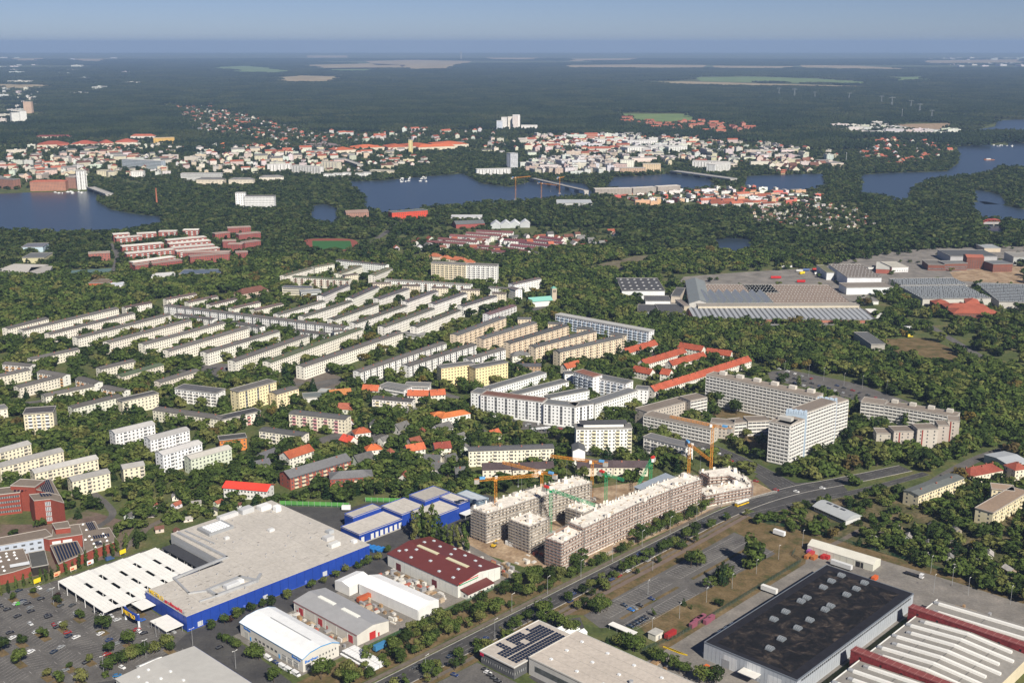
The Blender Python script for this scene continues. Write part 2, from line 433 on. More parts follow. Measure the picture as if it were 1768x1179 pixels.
# water
wm = bpy.data.materials.new('lake_water'); wm.use_nodes = True
n = wm.node_tree.nodes; l = wm.node_tree.links; b = n['Principled BSDF']
b.inputs['Base Color'].default_value = (.030,.044,.062,1); b.inputs['Roughness'].default_value = .28; b.inputs['Specular IOR Level'].default_value = .42
tn = n.new('ShaderNodeTexNoise'); tn.inputs['Scale'].default_value = .12; tn.inputs['Detail'].default_value = 6
geo = n.new('ShaderNodeNewGeometry'); l.new(geo.outputs['Position'], tn.inputs['Vector'])
bp = n.new('ShaderNodeBump'); bp.inputs['Strength'].default_value = .5; bp.inputs['Distance'].default_value = 1.2
l.new(tn.outputs[0], bp.inputs['Height']); l.new(bp.outputs[0], b.inputs['Normal'])
WATERS = [
 [(-60,338),(45,333),(150,331),(158,326),(186,334),(166,347),(192,362),(235,370),(275,374),(285,388),(190,404),(100,402),(-60,400)],
 [(598,314),(655,312),(745,304),(800,300),(832,317),(880,323),(916,314),(945,312),(1010,318),(1030,332),(1000,332),(960,334),(900,341),(829,344),(735,352),(694,358),(661,364),(629,352),(628,333)],
 [(1043,318),(1060,306),(1122,303),(1163,300),(1220,307),(1240,314),(1213,318)],
 [(1290,304),(1318,303),(1420,300),(1424,313),(1390,322),(1318,321),(1285,312)],
 [(1486,294),(1534,291),(1634,288),(1655,274),(1653,253),(1690,250),(1740,251),(1742,244),(1700,236),(1678,226),(1718,219),(1722,208),(1830,204),(1830,226),(1738,229),(1730,236),(1750,246),(1830,250),(1830,280),(1722,282),(1708,291),(1645,299),(1605,304),(1588,312),(1575,322),(1566,340),(1545,340),(1530,333),(1505,330),(1486,330)],
 [(1682,328),(1705,331),(1726,336),(1740,346),(1700,345),(1684,338)],
 [(1674,350),(1700,348),(1768,362),(1830,372),(1830,382),(1768,380),(1720,374),(1690,368)],
 [(1692,388),(1702,385),(1730,389),(1735,402),(1705,402)],
 [(1226,414),(1262,411),(1300,414),(1305,424),(1270,434),(1238,434)],
 [(538,356),(560,352),(582,360),(582,378),(556,380),(538,372)],
]
WPOLY = []
for i, w in enumerate(WATERS):
    cyw = sum(p[1] for p in w)/len(w)
    if i not in (0,): w = [(p[0], p[1]+(8 if p[1] > cyw else 0)) for p in w]
    poly = [P(p) for p in w]; WPOLY.append(poly)
    sheet('lake' if i not in (7,8,9) else ('canal' if i == 7 else 'pond'), poly, .25, wm)
    keep_out(poly, 1.0)
# far fields, clearings and meadows (farmland seen as pale strips)
FIELDS = [([(362,117),(430,114),(470,118),(505,121),(480,126),(420,124)],M_MEAD),([(485,134),(520,131),(585,133),(590,138),(540,141),(487,141)],M_FIELD),
 ([(520,113),(640,110),(700,113),(690,117),(560,118)],M_FIELD),([(560,118),(680,117),(640,122),(560,122)],M_MEAD),([(630,106),(720,104),(815,106),(800,110),(650,111)],M_FIELD),([(690,113),(800,112),(780,118),(700,119)],M_FIELD),
 ([(0,146),(83,147),(83,150),(0,151)],M_FIELD),([(1072,197),(1190,197),(1206,207),(1140,209),(1075,203)],M_MEAD),
 ([(975,113),(1100,112),(1220,113),(1210,117),(980,116)],M_FIELD),([(1230,114),(1370,115),(1360,118),(1235,117)],M_FIELD),([(1380,113),(1480,114),(1570,117),(1560,120),(1390,117)],M_FIELD),
 ([(1200,134),(1300,133),(1400,136),(1500,140),(1500,144),(1400,142),(1210,139)],M_MEAD),([(1540,134),(1600,133),(1605,138),(1540,140)],M_MEAD),
 ([(1095,143),(1180,141),(1480,147),(1475,150),(1180,146)],M_FIELD),([(1545,215),(1640,213),(1650,222),(1560,224)],M_SOIL),([(20,101),(75,101),(70,104),(25,104)],M_FIELD),([(125,102),(190,102),(180,105),(130,105)],M_FIELD),
 ([(980,102),(1100,101),(1095,103),(985,104)],M_FIELD),([(1590,105),(1768,103),(1768,108),(1600,109)],M_FIELD),([(840,100),(930,100),(925,102),(845,102)],M_FIELD),([(530,96),(600,96),(600,98),(530,98)],M_FIELD)]
FPOLY = []
for k_, (f, m_) in enumerate(FIELDS):
    cyf = sum(p[1] for p in f)/len(f)
    poly = [P((p[0], p[1]+((2.2 if f[0][1] < 160 else 6) if p[1] >= cyf else 0))) for p in f]; FPOLY.append(poly); sheet('field', poly, 1.2 if f[0][1] < 160 else .3, m_); keep_out(poly, 1)
# mid-distance open ground
for zi_, (nm, pl, m_, kp) in enumerate((
  ('meadow', [(985,472),(1040,455),(1100,442),(1140,440),(1130,455),(1070,468),(1000,474)], mat_mix('reed_bed',[(.12,.105,.07),(.16,.14,.095),(.13,.12,.04)],.03,fine=.2,finescale=.1), 0),
  ('meadow', [(1530,585),(1600,583),(1640,600),(1660,622),(1620,624),(1560,618),(1530,604)], M_DRY, 1),
  ('yard', [(1180,478),(1280,470),(1420,462),(1470,440),(1590,430),(1768,420),(1768,500),(1540,492),(1480,520),(1500,560),(1190,560),(1150,520)], M_YARD, None),
  ('yard', [(1640,470),(1768,455),(1768,490),(1650,485)], M_SOIL, 1),
  ('car_park', [(1325,642),(1360,638),(1480,662),(1560,690),(1620,712),(1600,722),(1500,700),(1480,690),(1330,655)], M_ASPH, 1),
  ('lawn', [(1225,720),(1270,690),(1330,705),(1400,722),(1390,770),(1330,790),(1250,760)], M_DRY, 1),
  ('schoolyard', [(-20,905),(100,905),(150,880),(235,905),(200,960),(0,1010),(-20,1010)], mat_mix('school_paving',[(.12,.085,.07),(.17,.125,.10),(.10,.10,.05)],.06,fine=.15), None),
  ('lawn', [(1330,770),(1480,760),(1490,800),(1400,850),(1300,830)], M_LAWN, None),
  ('path', [(540,760),(600,740),(680,752),(690,762),(610,766),(545,775)], M_ASPH, 0),
  ('forecourt', [(500,650),(560,640),(600,655),(590,672),(510,668)], M_PAVE, 1),
  ('car_park', [(345,625),(420,630),(430,650),(380,655),(345,645)], M_ASPH, 1),
  ('car_park', [(895,728),(940,725),(985,742),(975,755),(905,752)], M_ASPH, 1))):
    poly = [P(p) for p in pl]; sheet(nm, poly, .018+.0035*zi_, m_)
    if kp is not None: keep_out(poly, kp)
# near quarter: laid out on the street grid (u along the avenue, w across it)
def uwsheet(name, pts, z, m, keep=0., parent=None):
    poly = [UW(*p) for p in pts]
    if keep is not None: keep_out(poly, keep)
    return sheet(name, poly, z, m, parent)
cp = uwsheet('car_park', [(140,640),(247,640),(262,634),(331,634),(331,628),(345,628),(345,566),(291,566),(291,521),(300,500),(255,500),(240,505),(140,560)], .03, M_ASPH, -1.5)
uwsheet('street', [(255,500),(440,500.5),(440,521),(291,521)], .034, M_ASPHD, .5)
uwsheet('street', [(140,500),(255,500),(240,505),(140,560)], .036, M_ASPHD, .5)
uwsheet('street', [(284,436),(300,436),(306,500),(284,500)], .038, M_ASPHD, .5)
uwsheet('works_yard', [(306,440),(470,440),(478,500.5),(306,500.5)], .032, M_YARD, .3)
uwsheet('works_yard', [(420,522),(470,506),(545,506),(545,545),(524,545),(512,563),(498,571),(477,593.5),(463,594.5),(432,631.5),(424,632)], .033, M_ASPHD, .3)
uwsheet('building_site', [(470,510),(478,436),(500,418),(640,410),(690,398),(705,440),(660,470),(600,500),(545,510)], .03, M_SOIL, .5)
pk = uwsheet('car_park', [(455,378),(610,380),(608,366),(600,343),(466,348),(450,362)], .03, M_ASPH, .3)
uwsheet('verge', [(440,396),(455,378),(610,380),(640,384),(640,396)], .027, M_DRY, None)
uwsheet('verge', [(466,348),(600,343),(612,328),(600,322),(455,322)], .028, M_DRY, None)
uwsheet('verge', [(600,343),(612,382),(646,384),(648,290),(650,204),(650,120),(639,120),(636,320),(612,328)], .026, M_DRY, None)
uwsheet('verge', [(230,413),(478,413),(478,436),(340,437),(284,436),(230,430)], .025, M_DRY, None)
uwsheet('verge', [(260,387),(424,385),(440,396),(260,396)], .024, M_DRY, None)
sheet('allotment_ground', [P(p) for p in ((1292,872),(1500,850),(1800,830),(1800,1046),(1560,972),(1420,930),(1320,900))], .02, mat_mix('garden_ground',[(.05,.065,.022),(.09,.085,.04),(.17,.13,.075)],.05,fine=.25,finescale=.4))
uwsheet('works_yard', [(425,322),(600,322),(612,328),(636,320),(639,250),(639,120),(590,120),(592,246),(460,246),(400,246)], .031, M_YARD, .5)
uwsheet('works_yard', [(380,300),(430,350),(452,378),(430,390),(424,358),(386,356),(380,320)], .029, M_ASPHD, .3)
# avenue, its side roads and pavements
road('pavement', [UW(250,411),UW(400,410.5),UW(560,411),UW(640,411)], 3, .05, M_PAVE, world=True, keep=.5)
road('pavement', [UW(260,389.5),UW(400,390),UW(560,391),UW(640,393)], 2.6, .05, M_PAVE, world=True, keep=.5)
road('cycle_track', [UW(430,386),UW(560,386.5),UW(640,389)], 3.2, .055, mat('red_paving',(.165,.125,.105)), world=True, keep=.5)
avenue = road('avenue', [UW(230,401),UW(420,401.5),UW(560,402),UW(640,402.5),UW(700,392),UW(745,372),UW(800,352)], 13, .07, M_ASPHD, world=True, lanes=4, kerb=True)
road('side_street', [UW(706,396),UW(720,425),UW(735,470),UW(742,520),UW(752,580)], 13, .062, M_ASPHD, world=True, lanes=4)
road('side_street', [UW(640,388),UW(690,372),UW(740,352),UW(800,336)], 7, .066, M_ASPHD, world=True, lanes=2)
for nm, px, wd_ in (('lane', [(1585,850),(1640,815),(1700,785),(1790,760)], 9), ('lane', [(1600,560),(1650,590),(1700,620),(1768,640)], 9),
   ('lane', [(160,915),(200,890),(185,870),(160,850)], 5), ('street', [(330,640),(420,650),(520,668),(600,650),(700,660),(800,690)], 8),
   ('street', [(620,720),(700,735),(780,722),(820,735),(900,790),(960,800)], 7), ('street', [(800,690),(880,720),(1000,800),(1100,790),(1220,765)], 7),
   ('street', [(0,700),(100,690),(200,640),(330,640)], 7), ('street', [(540,672),(640,640),(760,600),(860,560),(960,520)], 9),
   ('path', [(200,960),(235,930),(260,905),(330,880)], 5), ('street', [(640,420),(690,385),(720,360)], 10), ('street', [(195,470),(205,440),(190,420)], 7),
   ('street', [(1120,600),(1160,650),(1120,690),(1050,720)], 7),('path', [(1390,960),(1450,935),(1500,905),(1540,930)], 4)):
    road(nm, px, wd_, .061+.002*len(px)+.0011*wd_, M_ASPH if nm != 'path' else M_PAVE, keep=4.5 if nm == 'lane' else 1.0)
uwsheet('junction', [(650,409),(690,400),(708,426),(724,424),(716,396),(742,376),(725,358),(690,371),(650,385)], .06, M_ASPHD, 0)
uwsheet('car_park', [(290,330),(378,338),(378,385),(320,386),(290,380)], .03, M_ASPH, .5)
# bay markings in the two large car parks
mk = MB()
for k in range(9):
    u = 168+k*13.2
    for j in range(60):
        w = 636-j*2.7
        if w < 500: break
        if u > 284 and w < 566: break
        if u < 252 and w < 560-(u-140)*.45+8: break
        for sg in (1,-1):
            a = UW(u, w); b_ = UW(u+sg*4.6, w+sg*1.6*(1 if k % 2 else -1))
            strip_mesh(mk, [a,b_], .06, -.06, .05)
    for j in range(8):
        strip_mesh(mk, [UW(u+6.6, 634-j*18), UW(u+6.6, 631.5-j*18)], .12, -.12, .05)
part('bay_marking', mk, M_MARK, cp, stuff=True)
mk = MB()
for u0, u1 in ((462,522),(530,604)):
    for w in (376.5,365.5,355,346.5):
        strip_mesh(mk, [UW(u0,w),UW(u1,w)], .1, -.1, .05)
        for j in range(int((u1-u0)/2.6)):
            strip_mesh(mk, [UW(u0+j*2.6,w),UW(u0+j*2.6,w-4.6 if w > 370 or w in (355,) else w+4.6)], .08, -.08, .05)
part('bay_marking', mk, M_MARK, pk, stuff=True)
for u0, u1 in ((466,520),(534,602)): uwsheet('planting_strip', [(u0,361.2),(u1,361.2),(u1,359),(u0,359)], .09, M_DRY, 0)
# running track and pitch by the estate
tr = [P((X,Y)) for X,Y in ((524,414),(545,412),(600,412),(618,416),(620,428),(605,433),(545,434),(526,428))]
sheet('running_track', smooth(tr+[tr[0]],2), .1, M_TRACK); keep_out(tr, 3)
pt = [P((X,Y)) for X,Y in ((539,416),(605,416),(609,431),(540,432))]
sheet('sports_pitch', pt, .16, M_GREEN)
hp = [P((X,Y)) for X,Y in ((122,467),(198,463),(208,479),(124,484))]
sheet('hard_court', hp, .06, mat('court',(.10,.16,.16))); keep_out(hp, 2)
# ================================================================ NEAR QUARTER: market, halls, works
BLUE = (.016,.055,.32); LROOF = (.47,.44,.40)
def text_part(s, size, loc, rot, col, parent, ext=.12, name='lettering', width=None, sy=1.0):
    cu = bpy.data.curves.new(name, 'FONT'); cu.body = s; cu.size = size; cu.extrude = ext; cu.resolution_u = 2; cu.offset = .02*size
    o = bpy.data.objects.new(name, cu); COL.objects.link(o)
    dg = bpy.context.evaluated_depsgraph_get(); me = bpy.data.meshes.new_from_object(o.evaluated_get(dg))
    bpy.data.objects.remove(o)
    me.materials.clear(); me.materials.append(M_PAINT)
    xs = [v.co.x for v in me.vertices]
    t = obj(name, me, parent, color=col); t.location = loc; t.rotation_euler = rot
    if width: t.scale = (width/(max(xs)-min(xs)), sy, 1)
    return t
def bx(*a):
    m = MB(); m.box(*a); return m
def door(r, O, d, n, s, w, z0, z1, col, name='door', off=.12):
    f = Fac(); m = MB(); f.panel(m, O, d, n, s-w/2, s+w/2, z0, z1, off); return part(name, m, M_PAINT, r, color=col)
def seams(r, L, W, z, n, ax='x', col=(.36,.34,.31), x0=0., y0=0.):
    m = MB()
    for i in range(1, n):
        if ax == 'x': m.box(x0+L*i/n-.08, x0+L*i/n+.08, y0+.6, y0+W-.6, z, z+.06)
        else: m.box(x0+.6, x0+L-.6, y0+W*i/n-.08, y0+W*i/n+.08, z, z+.06)
    return part('roof_seam', m, M_ROOF, r, color=col, stuff=True)
SF = ((0,0),(1,0),(0,-1))            # front-right face  (local y = 0)
def WF(W): return ((0,W),(0,-1),(-1,0))   # front-left face (local x = 0), running towards the viewer
# ---------------------------------------------------------------- wholesale market
O0 = UW(292,522)
r = root('wholesale_market', 'huge blue walled cash and carry market with flat pale roof and yellow rooftop letters', 'market', O0, ANG)
mb = MB(); mb.prism([(0,0),(128,0),(128,104),(52,104),(52,43.5),(0,43.5)], -.3, 9.0, top=False); part('wall', mb, M_METAL, r, color=BLUE)
mb = MB(); mb.prism([(-.15,-.15),(128.15,-.15),(128.15,104.15),(51.85,104.15),(51.85,43.65),(-.15,43.65)], 9.0, 9.35); rf = part('roof', mb, M_ROOF, r, color=LROOF)
mb = MB(); mb.box(51.7,51.84,44,104,2.5,8.9); mb.box(51.65,51.7,44,104,5.5,6.0); part('cladding_band', mb, M_METAL, r, color=(.42,.43,.44))
mb = MB(); mb.box(-.2,128.2,-.22,-.16,.0,.5); mb.box(-.2,128.2,-.2,-.16,8.2,8.35); part('plinth_band', mb, M_METAL, r, color=(.03,.07,.45))
for k in range(9): door(r, *SF, 8+k*14.2, 1.4 if k % 3 else 3.2, .2, 2.4 if k % 3 else 3.4, (.10,.16,.55) if k % 3 else (.5,.52,.55), off=.16)
seams(rf, 128, 43, 9.35, 9); seams(rf, 76, 58, 9.35, 6, x0=52, y0=44); seams(rf, 128, 43, 9.36, 4, 'y')
# ducts and plant on the roof
def duct(pts, z, wd=1.1, hg=1.0):
    m = MB()
    for a, b_ in zip(pts, pts[1:]):
        d = Vector((b_[0]-a[0], b_[1]-a[1])); L = d.length; d.normalize(); nn = Vector((-d.y,d.x))*wd/2
        q = [(a[0]-d.x*wd/2-nn.x,a[1]-d.y*wd/2-nn.y),(b_[0]+d.x*wd/2-nn.x,b_[1]+d.y*wd/2-nn.y),(b_[0]+d.x*wd/2+nn.x,b_[1]+d.y*wd/2+nn.y),(a[0]-d.x*wd/2+nn.x,a[1]-d.y*wd/2+nn.y)]
        m.prism(q, z, z+hg)
    return part('roof_duct', m, M_STEEL, rf)
duct([(55,100),(56,47),(19,44.5)], 9.4, 1.4, 1.3); duct([(19,44.5),(15,22),(24,17)], 9.4); duct([(60,100),(62,70)], 9.4, .8, .7)
duct([(24,17),(24,8),(50,7),(56,12)], 9.4, 1.6, 1.5); duct([(24,17),(46,18),(50,7)], 9.4, 1.8, 1.6); duct([(14,9),(24,8)], 9.4, .9, .8)
for (x,y,w,d,hh,cc) in ((32,10,9,4,2.4,(.55,.56,.57)),(40,12,5,3,1.8,(.7,.7,.7)),(108,12,7,4,2.2,(.62,.62,.6)),(112,22,6,5,2.2,(.5,.5,.5)),(120,30,4,4,1.8,(.4,.42,.44)),(70,70,3,2,1.5,(.6,.6,.6)),(96,60,4,3,1.4,(.6,.6,.6)),(122,8,3,3,1.5,(.7,.7,.7)),(84,98,14,4,2.4,(.55,.55,.55)),(100,96,9,6,3.0,(.5,.51,.52)),(112,92,8,6,2.6,(.75,.75,.75)),(118,84,4,4,3.5,(.85,.85,.83))):
    m = bx(x,x+w,y,y+d,9.35,9.35+hh); m.box(x+.3,x+w-.3,y+.3,y+d-.3,9.35+hh,9.6+hh); part('roof_unit', m, M_METAL, rf, color=cc)
sk = MB(); sk.box(66,84,82,96,9.36,11.2); o_ = part('roof_lantern', sk, M_METAL, rf, color=(.30,.31,.32))
for i in range(6):
    for j in range(5): part('skylight', bx(68.4+i*2.3,70.3+i*2.3,83.4+j*2.3,85.2+j*2.3,11.2,11.7), M_PAINT, o_, color=(.85,.86,.86))
rs = random.Random(3)
m = MB()
for i in range(46):
    x = rs.uniform(4,124); y = rs.uniform(3,40) if x < 54 else rs.uniform(3,100)
    m.box(x,x+.7,y,y+.7,9.35,9.35+rs.uniform(.3,.9))
part('roof_vent', m, M_METAL, rf, color=(.35,.35,.36), stuff=True)
m = MB()
for i in range(70):
    x = rs.uniform(2,122); y = rs.uniform(2,38) if x < 54 else rs.uniform(2,98); a_ = rs.uniform(.5,3.2); b_ = rs.uniform(.3,1.0); m.box(x,x+a_,y,y+b_,9.351,9.372)
part('roof_patch', m, M_ROOF, rf, color=(.27,.25,.23), stuff=True)
m = MB()
for k in range(22): m.box(5.8*k+3,5.8*k+3.14,-.2,-.14,.5,8.9)
for k in range(7): m.box(-.2,-.14,5.8*k+3,5.8*k+3.14,.5,8.9)
part('cladding_joint', m, M_METAL, r, color=(.012,.035,.21), stuff=True)
m = MB(); m.box(.1,.4,2,41,9.5,9.7); m.box(.1,.4,2,41,10.6,10.7)
for i in range(14): m.box(.5,.65,3+i*2.9,3.1+i*2.9,9.35,11.6); m.bar((2.2,3+i*2.9,9.4),(.5,3+i*2.9,11.3),.06)
part('sign_frame', m, M_STEEL, r)
text_part('METRO', 3.6, (.1,39.5,9.75), (math.pi/2,0,-math.pi/2), (.85,.55,.01), r, .08, 'yellow_lettering', width=15.5)
text_part('großmarkt', 3.2, (.1,22.6,9.75), (math.pi/2,0,-math.pi/2), (.62,.01,.03), r, .08, 'red_lettering', width=18.5)
keep_out([UW(*p) for p in ((291,521),(421,521),(421,627),(343,627),(343,566),(291,566))], 3)
# entrance portal with lettering
r = root('entrance_portal', 'curved blue entrance portal with yellow lettering on two pale legs', 'portal', UW(276,552), ANG)
m = MB(); N = 10
for i in range(N):
    y0, y1 = 8-16*i/N, 8-16*(i+1)/N
    b0, b1 = -1.6*math.cos(y0/8*1.3), -1.6*math.cos(y1/8*1.3)
    m.prism([(b0,y0),(b0+.8,y0),(b1+.8,y1),(b1,y1)][::-1], 4.6, 8.2)
part('sign_board', m, M_METAL, r, color=BLUE)
for y in (-7.2, 7.2): 
    m = MB(); m.cyl(0,y,0,8.4,.7,.55,10); part('leg', m, M_METAL, r, color=(.62,.66,.7))
text_part('METRO', 3.4, (-1.75,6.4,5.2), (math.pi/2,0,-math.pi/2), (.85,.55,.01), r, .1, width=12.8)
keep_out([UW(u,w) for u,w in ((272,540),(282,540),(282,562),(272,562))], 4)
# large white canopy over the trolley court
r = root('market_canopy', 'broad white canopy of long roof panels with dark slots beside the blue market', 'canopy', UW(267,566), ANG)
NP = 6; pw = 66/NP
for k in range(NP):
    x0 = k*pw+.15; x1 = (k+1)*pw-2.5
    m = MB()
    m.v += [(x0,0,5.0),(x1,0,5.55),(x1,56,5.55),(x0,56,5.0),(x0,0,4.75),(x1,0,5.3),(x1,56,5.3),(x0,56,4.75)]
    for f_ in ((0,1,2,3),(7,6,5,4),(0,4,5,1),(1,5,6,2),(2,6,7,3),(3,7,4,0)): m.f.append(f_); m.mi.append(0)
    pn = part('canopy_panel', m, M_METAL, r, color=(.80,.79,.75))
    m = MB()
    for j in (1,2,3):
        xx = x0+(x1-x0)*j/4; m.box(xx-.06,xx+.06,.1,55.9,5.0+.55*j/4+.01,5.0+.55*j/4+.1)
    part('panel_rib', m, M_METAL, pn, color=(.66,.65,.62))
    if k < NP-1:
        slots = [(4,13),(18,28),(33,42)] if k % 2 == 0 else [(5,14),(21,31),(37,46)]
        y = 0
        for a, b_ in slots+[(56,56)]:
            if a > y: part('cover_strip', bx(x1+.02,x1+2.6,y,a,4.95,5.12), M_METAL, r, color=(.74,.73,.70))
            y = b_
for i in range(7):
    for j in range(6):
        m = MB(); m.cyl(i*11 if i < 6 else 65.2, 1+j*10.8, 0, 4.75 , .22, n=6); part('column', m, M_METAL, r, color=(.7,.7,.7))
part('front_canopy', bx(16,24.6,-12,-.3,4.6,4.9), M_METAL, r, color=(.80,.79,.75))
keep_out([UW(*p) for p in ((265,552),(345,552),(345,624),(265,624))], 3)
r = root('delivery_roof', 'narrow black felt roof between white canopy and market wall', 'roof', UW(334.5,570), ANG)
m = MB(); m.box(0,8.6,0,52,3.6,4.0); rf = part('roof', m, M_ROOF, r, color=(.045,.047,.055))
for j in range(7):
    for x in (.3,8.2): m = MB(); m.cyl(x,.5+j*8.4,0,3.6,.18,n=6); part('post', m, M_STEEL, r)
r = root('trolley_shelter', 'small white flat shelter against the blue market corner', 'shelter', UW(280.5,524), ANG)
part('roof', bx(0,10.5,0,17,3.6,4.0), M_METAL, r, color=(.8,.79,.75))
for x in (.4,9.9):
    for y in (.5,8.5,16.4): m = MB(); m.cyl(x,y,0,3.6,.12,n=6); part('post', m, M_STEEL, r)
part('trolley_row', bx(1.5,3,1,16,.1,1.0), M_STEEL, r); part('trolley_row', bx(5,6.6,1,16,.1,1.0), M_STEEL, r)
# ---------------------------------------------------------------- blue depot behind the market
def bluehall(label, u0,u1,w0,w1,h, roof=LROOF, wall=BLUE, n=3, name='depot_hall'):
    r = uwblock(name, label, 'depot', u0,u1,w0,w1,h, wall=wall, roof=roof, rk='flat', over=.1, style='none', end='none', chim=0, matw=M_METAL, edge=wall)
    rf = [c for c in r.children if c.name.startswith('roof')][0]
    seams(rf, u1-u0, w1-w0, h+.4, n)
    return r
r = bluehall('low blue loading dock with a row of roller doors behind the market', 429,465,543,562,6)
for k in range(9):
    if k != 1: door(r, *SF, 2.4+k*3.95, 2.7, .6, 4.2, (.62,.63,.62), 'dock_door')
    m = MB(); Fac().panel(m, *SF, .7+k*3.95, 1.0+k*3.95, .4, 4.6, .5); part('dock_fin', m, M_METAL, r, color=(.02,.05,.3))
part('dock_bumper', bx(0,36,-.7,-.02,0,.5), M_CONC, r)
bluehall('narrow tall blue store on the loading dock roof', 440,464,563,572,8.6, n=2)
bluehall('blue walled depot hall with pale roof next to the loading dock', 466.2,487,544.5,566,8)
bluehall('blue depot hall with glazed corner beside the poplars', 473,500,525.5,544,8.4, n=2)
bluehall('tallest blue walled depot hall with wide pale roof', 487.6,510.5,545.2,561.5,11)
bluehall('blue depot bay stepping down to the poplars', 500.6,511,526,544.8,10.5, n=2)
r = bluehall('grey-blue steel hall beside the building site', 515,524.5,521.5,543,9, roof=(.36,.40,.44), wall=(.16,.24,.32), n=2)
r = root('loading_canopy', 'white open canopy between the blue depot and scaffolded flats', 'canopy', UW(500,519), ANG)
part('roof', bx(0,22,0,6,4.6,5.0), M_METAL, r, color=(.78,.78,.75))
for x in (.4,7.5,14.5,21.6): m = MB(); m.cyl(x,.4,0,4.6,.2,n=6); part('post', m, M_STEEL, r)
# blue tanks at the corner
for k in range(4):
    r = root('skip_container', 'bright blue open waste container behind the market corner', 'container', UW(424+k*1.2,533-k*3.2), ANG, 'blue waste containers by the market')
    m = MB(); a = [(0,0),(6,0),(6,2.4),(0,2.4)]; c_ = [(-.5,-.1),(6.6,-.1),(6.6,2.5),(-.5,2.5)]
    kk = len(m.v); m.v += [(*p,.2) for p in a]+[(*p,2.3) for p in c_]
    for i in range(4): m.f.append((kk+i,kk+(i+1)%4,kk+4+(i+1)%4,kk+4+i)); m.mi.append(0)
    m.f.append((kk+3,kk+2,kk+1,kk)); m.mi.append(0)
    part('tub', m, M_PAINT, r, color=(.02,.14,.42)); part('lid', bx(-.3,6.4,0,2.4,2.3,2.42), M_PAINT, r, color=(.03,.2,.55))
# green noise barrier, panel by panel
def barrier(px0, px1, label, hgt=3.4):
    a, b_ = P(px0), P(px1); L = math.hypot(b_[0]-a[0], b_[1]-a[1]); an = math.atan2(b_[1]-a[1], b_[0]-a[0])
    r = root('noise_barrier', label, 'barrier', a, an)
    n_ = max(1,round(L/4)); w = L/n_
    me1 = bx(0.08,w-.08,-.07,.07,.9,hgt).mesh('barrier_panel',[mat('green_panel',(.10,.30,.07),rough=.4,var=.15)])
    me2 = bx(0.08,w-.08,-.1,.1,0,.88).mesh('base_panel',[mat('green_base',(.03,.10,.045))])
    me3 = bx(-.1,.1,-.12,.12,0,hgt+.15).mesh('post',[M_STEEL])
    for i in range(n_+1):
        o = obj('post', me3, r, (i*w,0,0))
        if i < n_: obj('barrier_panel', me1, r, (i*w,0,0)); obj('base_panel', me2, r, (i*w,0,0))
    keep_out([xf(a,an,x,y) for x,y in ((0,-6),(L,-6),(L,1),(0,1))], 1)
barrier(T('B2',170,1108), T('B2',640,1122), 'long translucent green noise barrier behind the market yard')
barrier(T('B2',750,1085), T('B2',1035,1092), 'shorter green noise barrier ending at the tall blue depot', 3.4)
# ---------------------------------------------------------------- trade halls between market and avenue
HW = (.62,.60,.55)
def skylight(r, x0,x1,y0,y1,z0,z1, col=(.8,.8,.74), name='skylight'):
    m = MB(); m.box(x0,x1,y0,y1,z0,z1); return part(name, m, M_PAINT, r, color=col)
# white hall with blue lettering
u0,u1,v0,v1,h = 310,333,442,498,7.6
r = root('trade_hall', 'white trade hall with arched white roof and blue lettering, vans parked beside it', 'hall', UW(u0,v0), ANG)
L_, W_ = u1-u0, v1-v0
prof = [(0,h),(4.5,h+2.0),(L_/2,h+2.7),(L_-4.5,h+2.0),(L_,h)]
m = MB()
for y in (0,W_): m.face([(0,y,-.3)]+[(x,y,z) for x,z in prof]+[(L_,y,-.3)])
m.face([(0,0,-.3),(0,0,h),(0,W_,h),(0,W_,-.3)]); m.face([(L_,0,-.3),(L_,W_,-.3),(L_,W_,h),(L_,0,h)])
part('wall', m, M_METAL, r, color=HW)
m = MB(); pr = [(-.35,h-.1)]+prof[1:4]+[(L_+.35,h-.1)]
for (xa,za),(xb,zb) in zip(pr,pr[1:]): m.face([(xa,-.35,za+.12),(xb,-.35,zb+.12),(xb,W_+.35,zb+.12),(xa,W_+.35,za+.12)])
rf = part('roof', m, M_METAL, r, color=(.80,.81,.81))
m = MB()
for (xa,za),(xb,zb) in zip(pr,pr[1:]):
    for y in (-.37,W_+.34): m.face([(xa,y,za-.3),(xb,y,zb-.3),(xb,y,zb+.2),(xa,y,za+.2)])
m.box(-.4,-.3,-.3,W_+.3,h-.25,h-.02)
part('roof_trim', m, M_PAINT, rf, color=(.05,.30,.62))
m = MB(); m.box(L_/2-.35,L_/2+.35,8,44,h+2.72,h+2.95); part('ridge_vent', m, M_STEEL, rf)
for k,(s,wd_,z1,cc,nm) in enumerate(((6,3.4,4.0,(.5,.5,.47),'gate'),(9.5,1.1,2.3,(.05,.3,.7),'door'),(35.5,1.1,2.3,(.05,.3,.7),'door'))): door(r, *WF(W_), s, wd_, .1, z1, cc, nm)
f = Fac()
for k in range(6):
    m = MB(); f.panel(m, *WF(W_), 13.5+k*3.6, 15.6+k*3.6, 2.2, 3.5, .06); part('window', m, M_GLASS, r)
for k in range(3):
    m = MB(); f.panel(m, *WF(W_), 38+k*5.2, 41.8+k*5.2, .3, 3.6, .06); wn = part('shop_window', m, M_GLASS, r)
    m = MB(); [f.panel(m, *WF(W_), 38+k*5.2+j*.95-.06, 38+k*5.2+j*.95+.06, .3, 3.6, .12) for j in range(5)]; f.panel(m, *WF(W_), 38+k*5.2, 41.8+k*5.2, 2.6, 2.72, .13); part('mullion', m, M_FRAME, wn)
for k in range(6):
    m = MB(); f.panel(m, *SF, 10.5+k*2, 11.2+k*2, 4.6, 5.7, .06); part('window', m, M_GLASS, r)
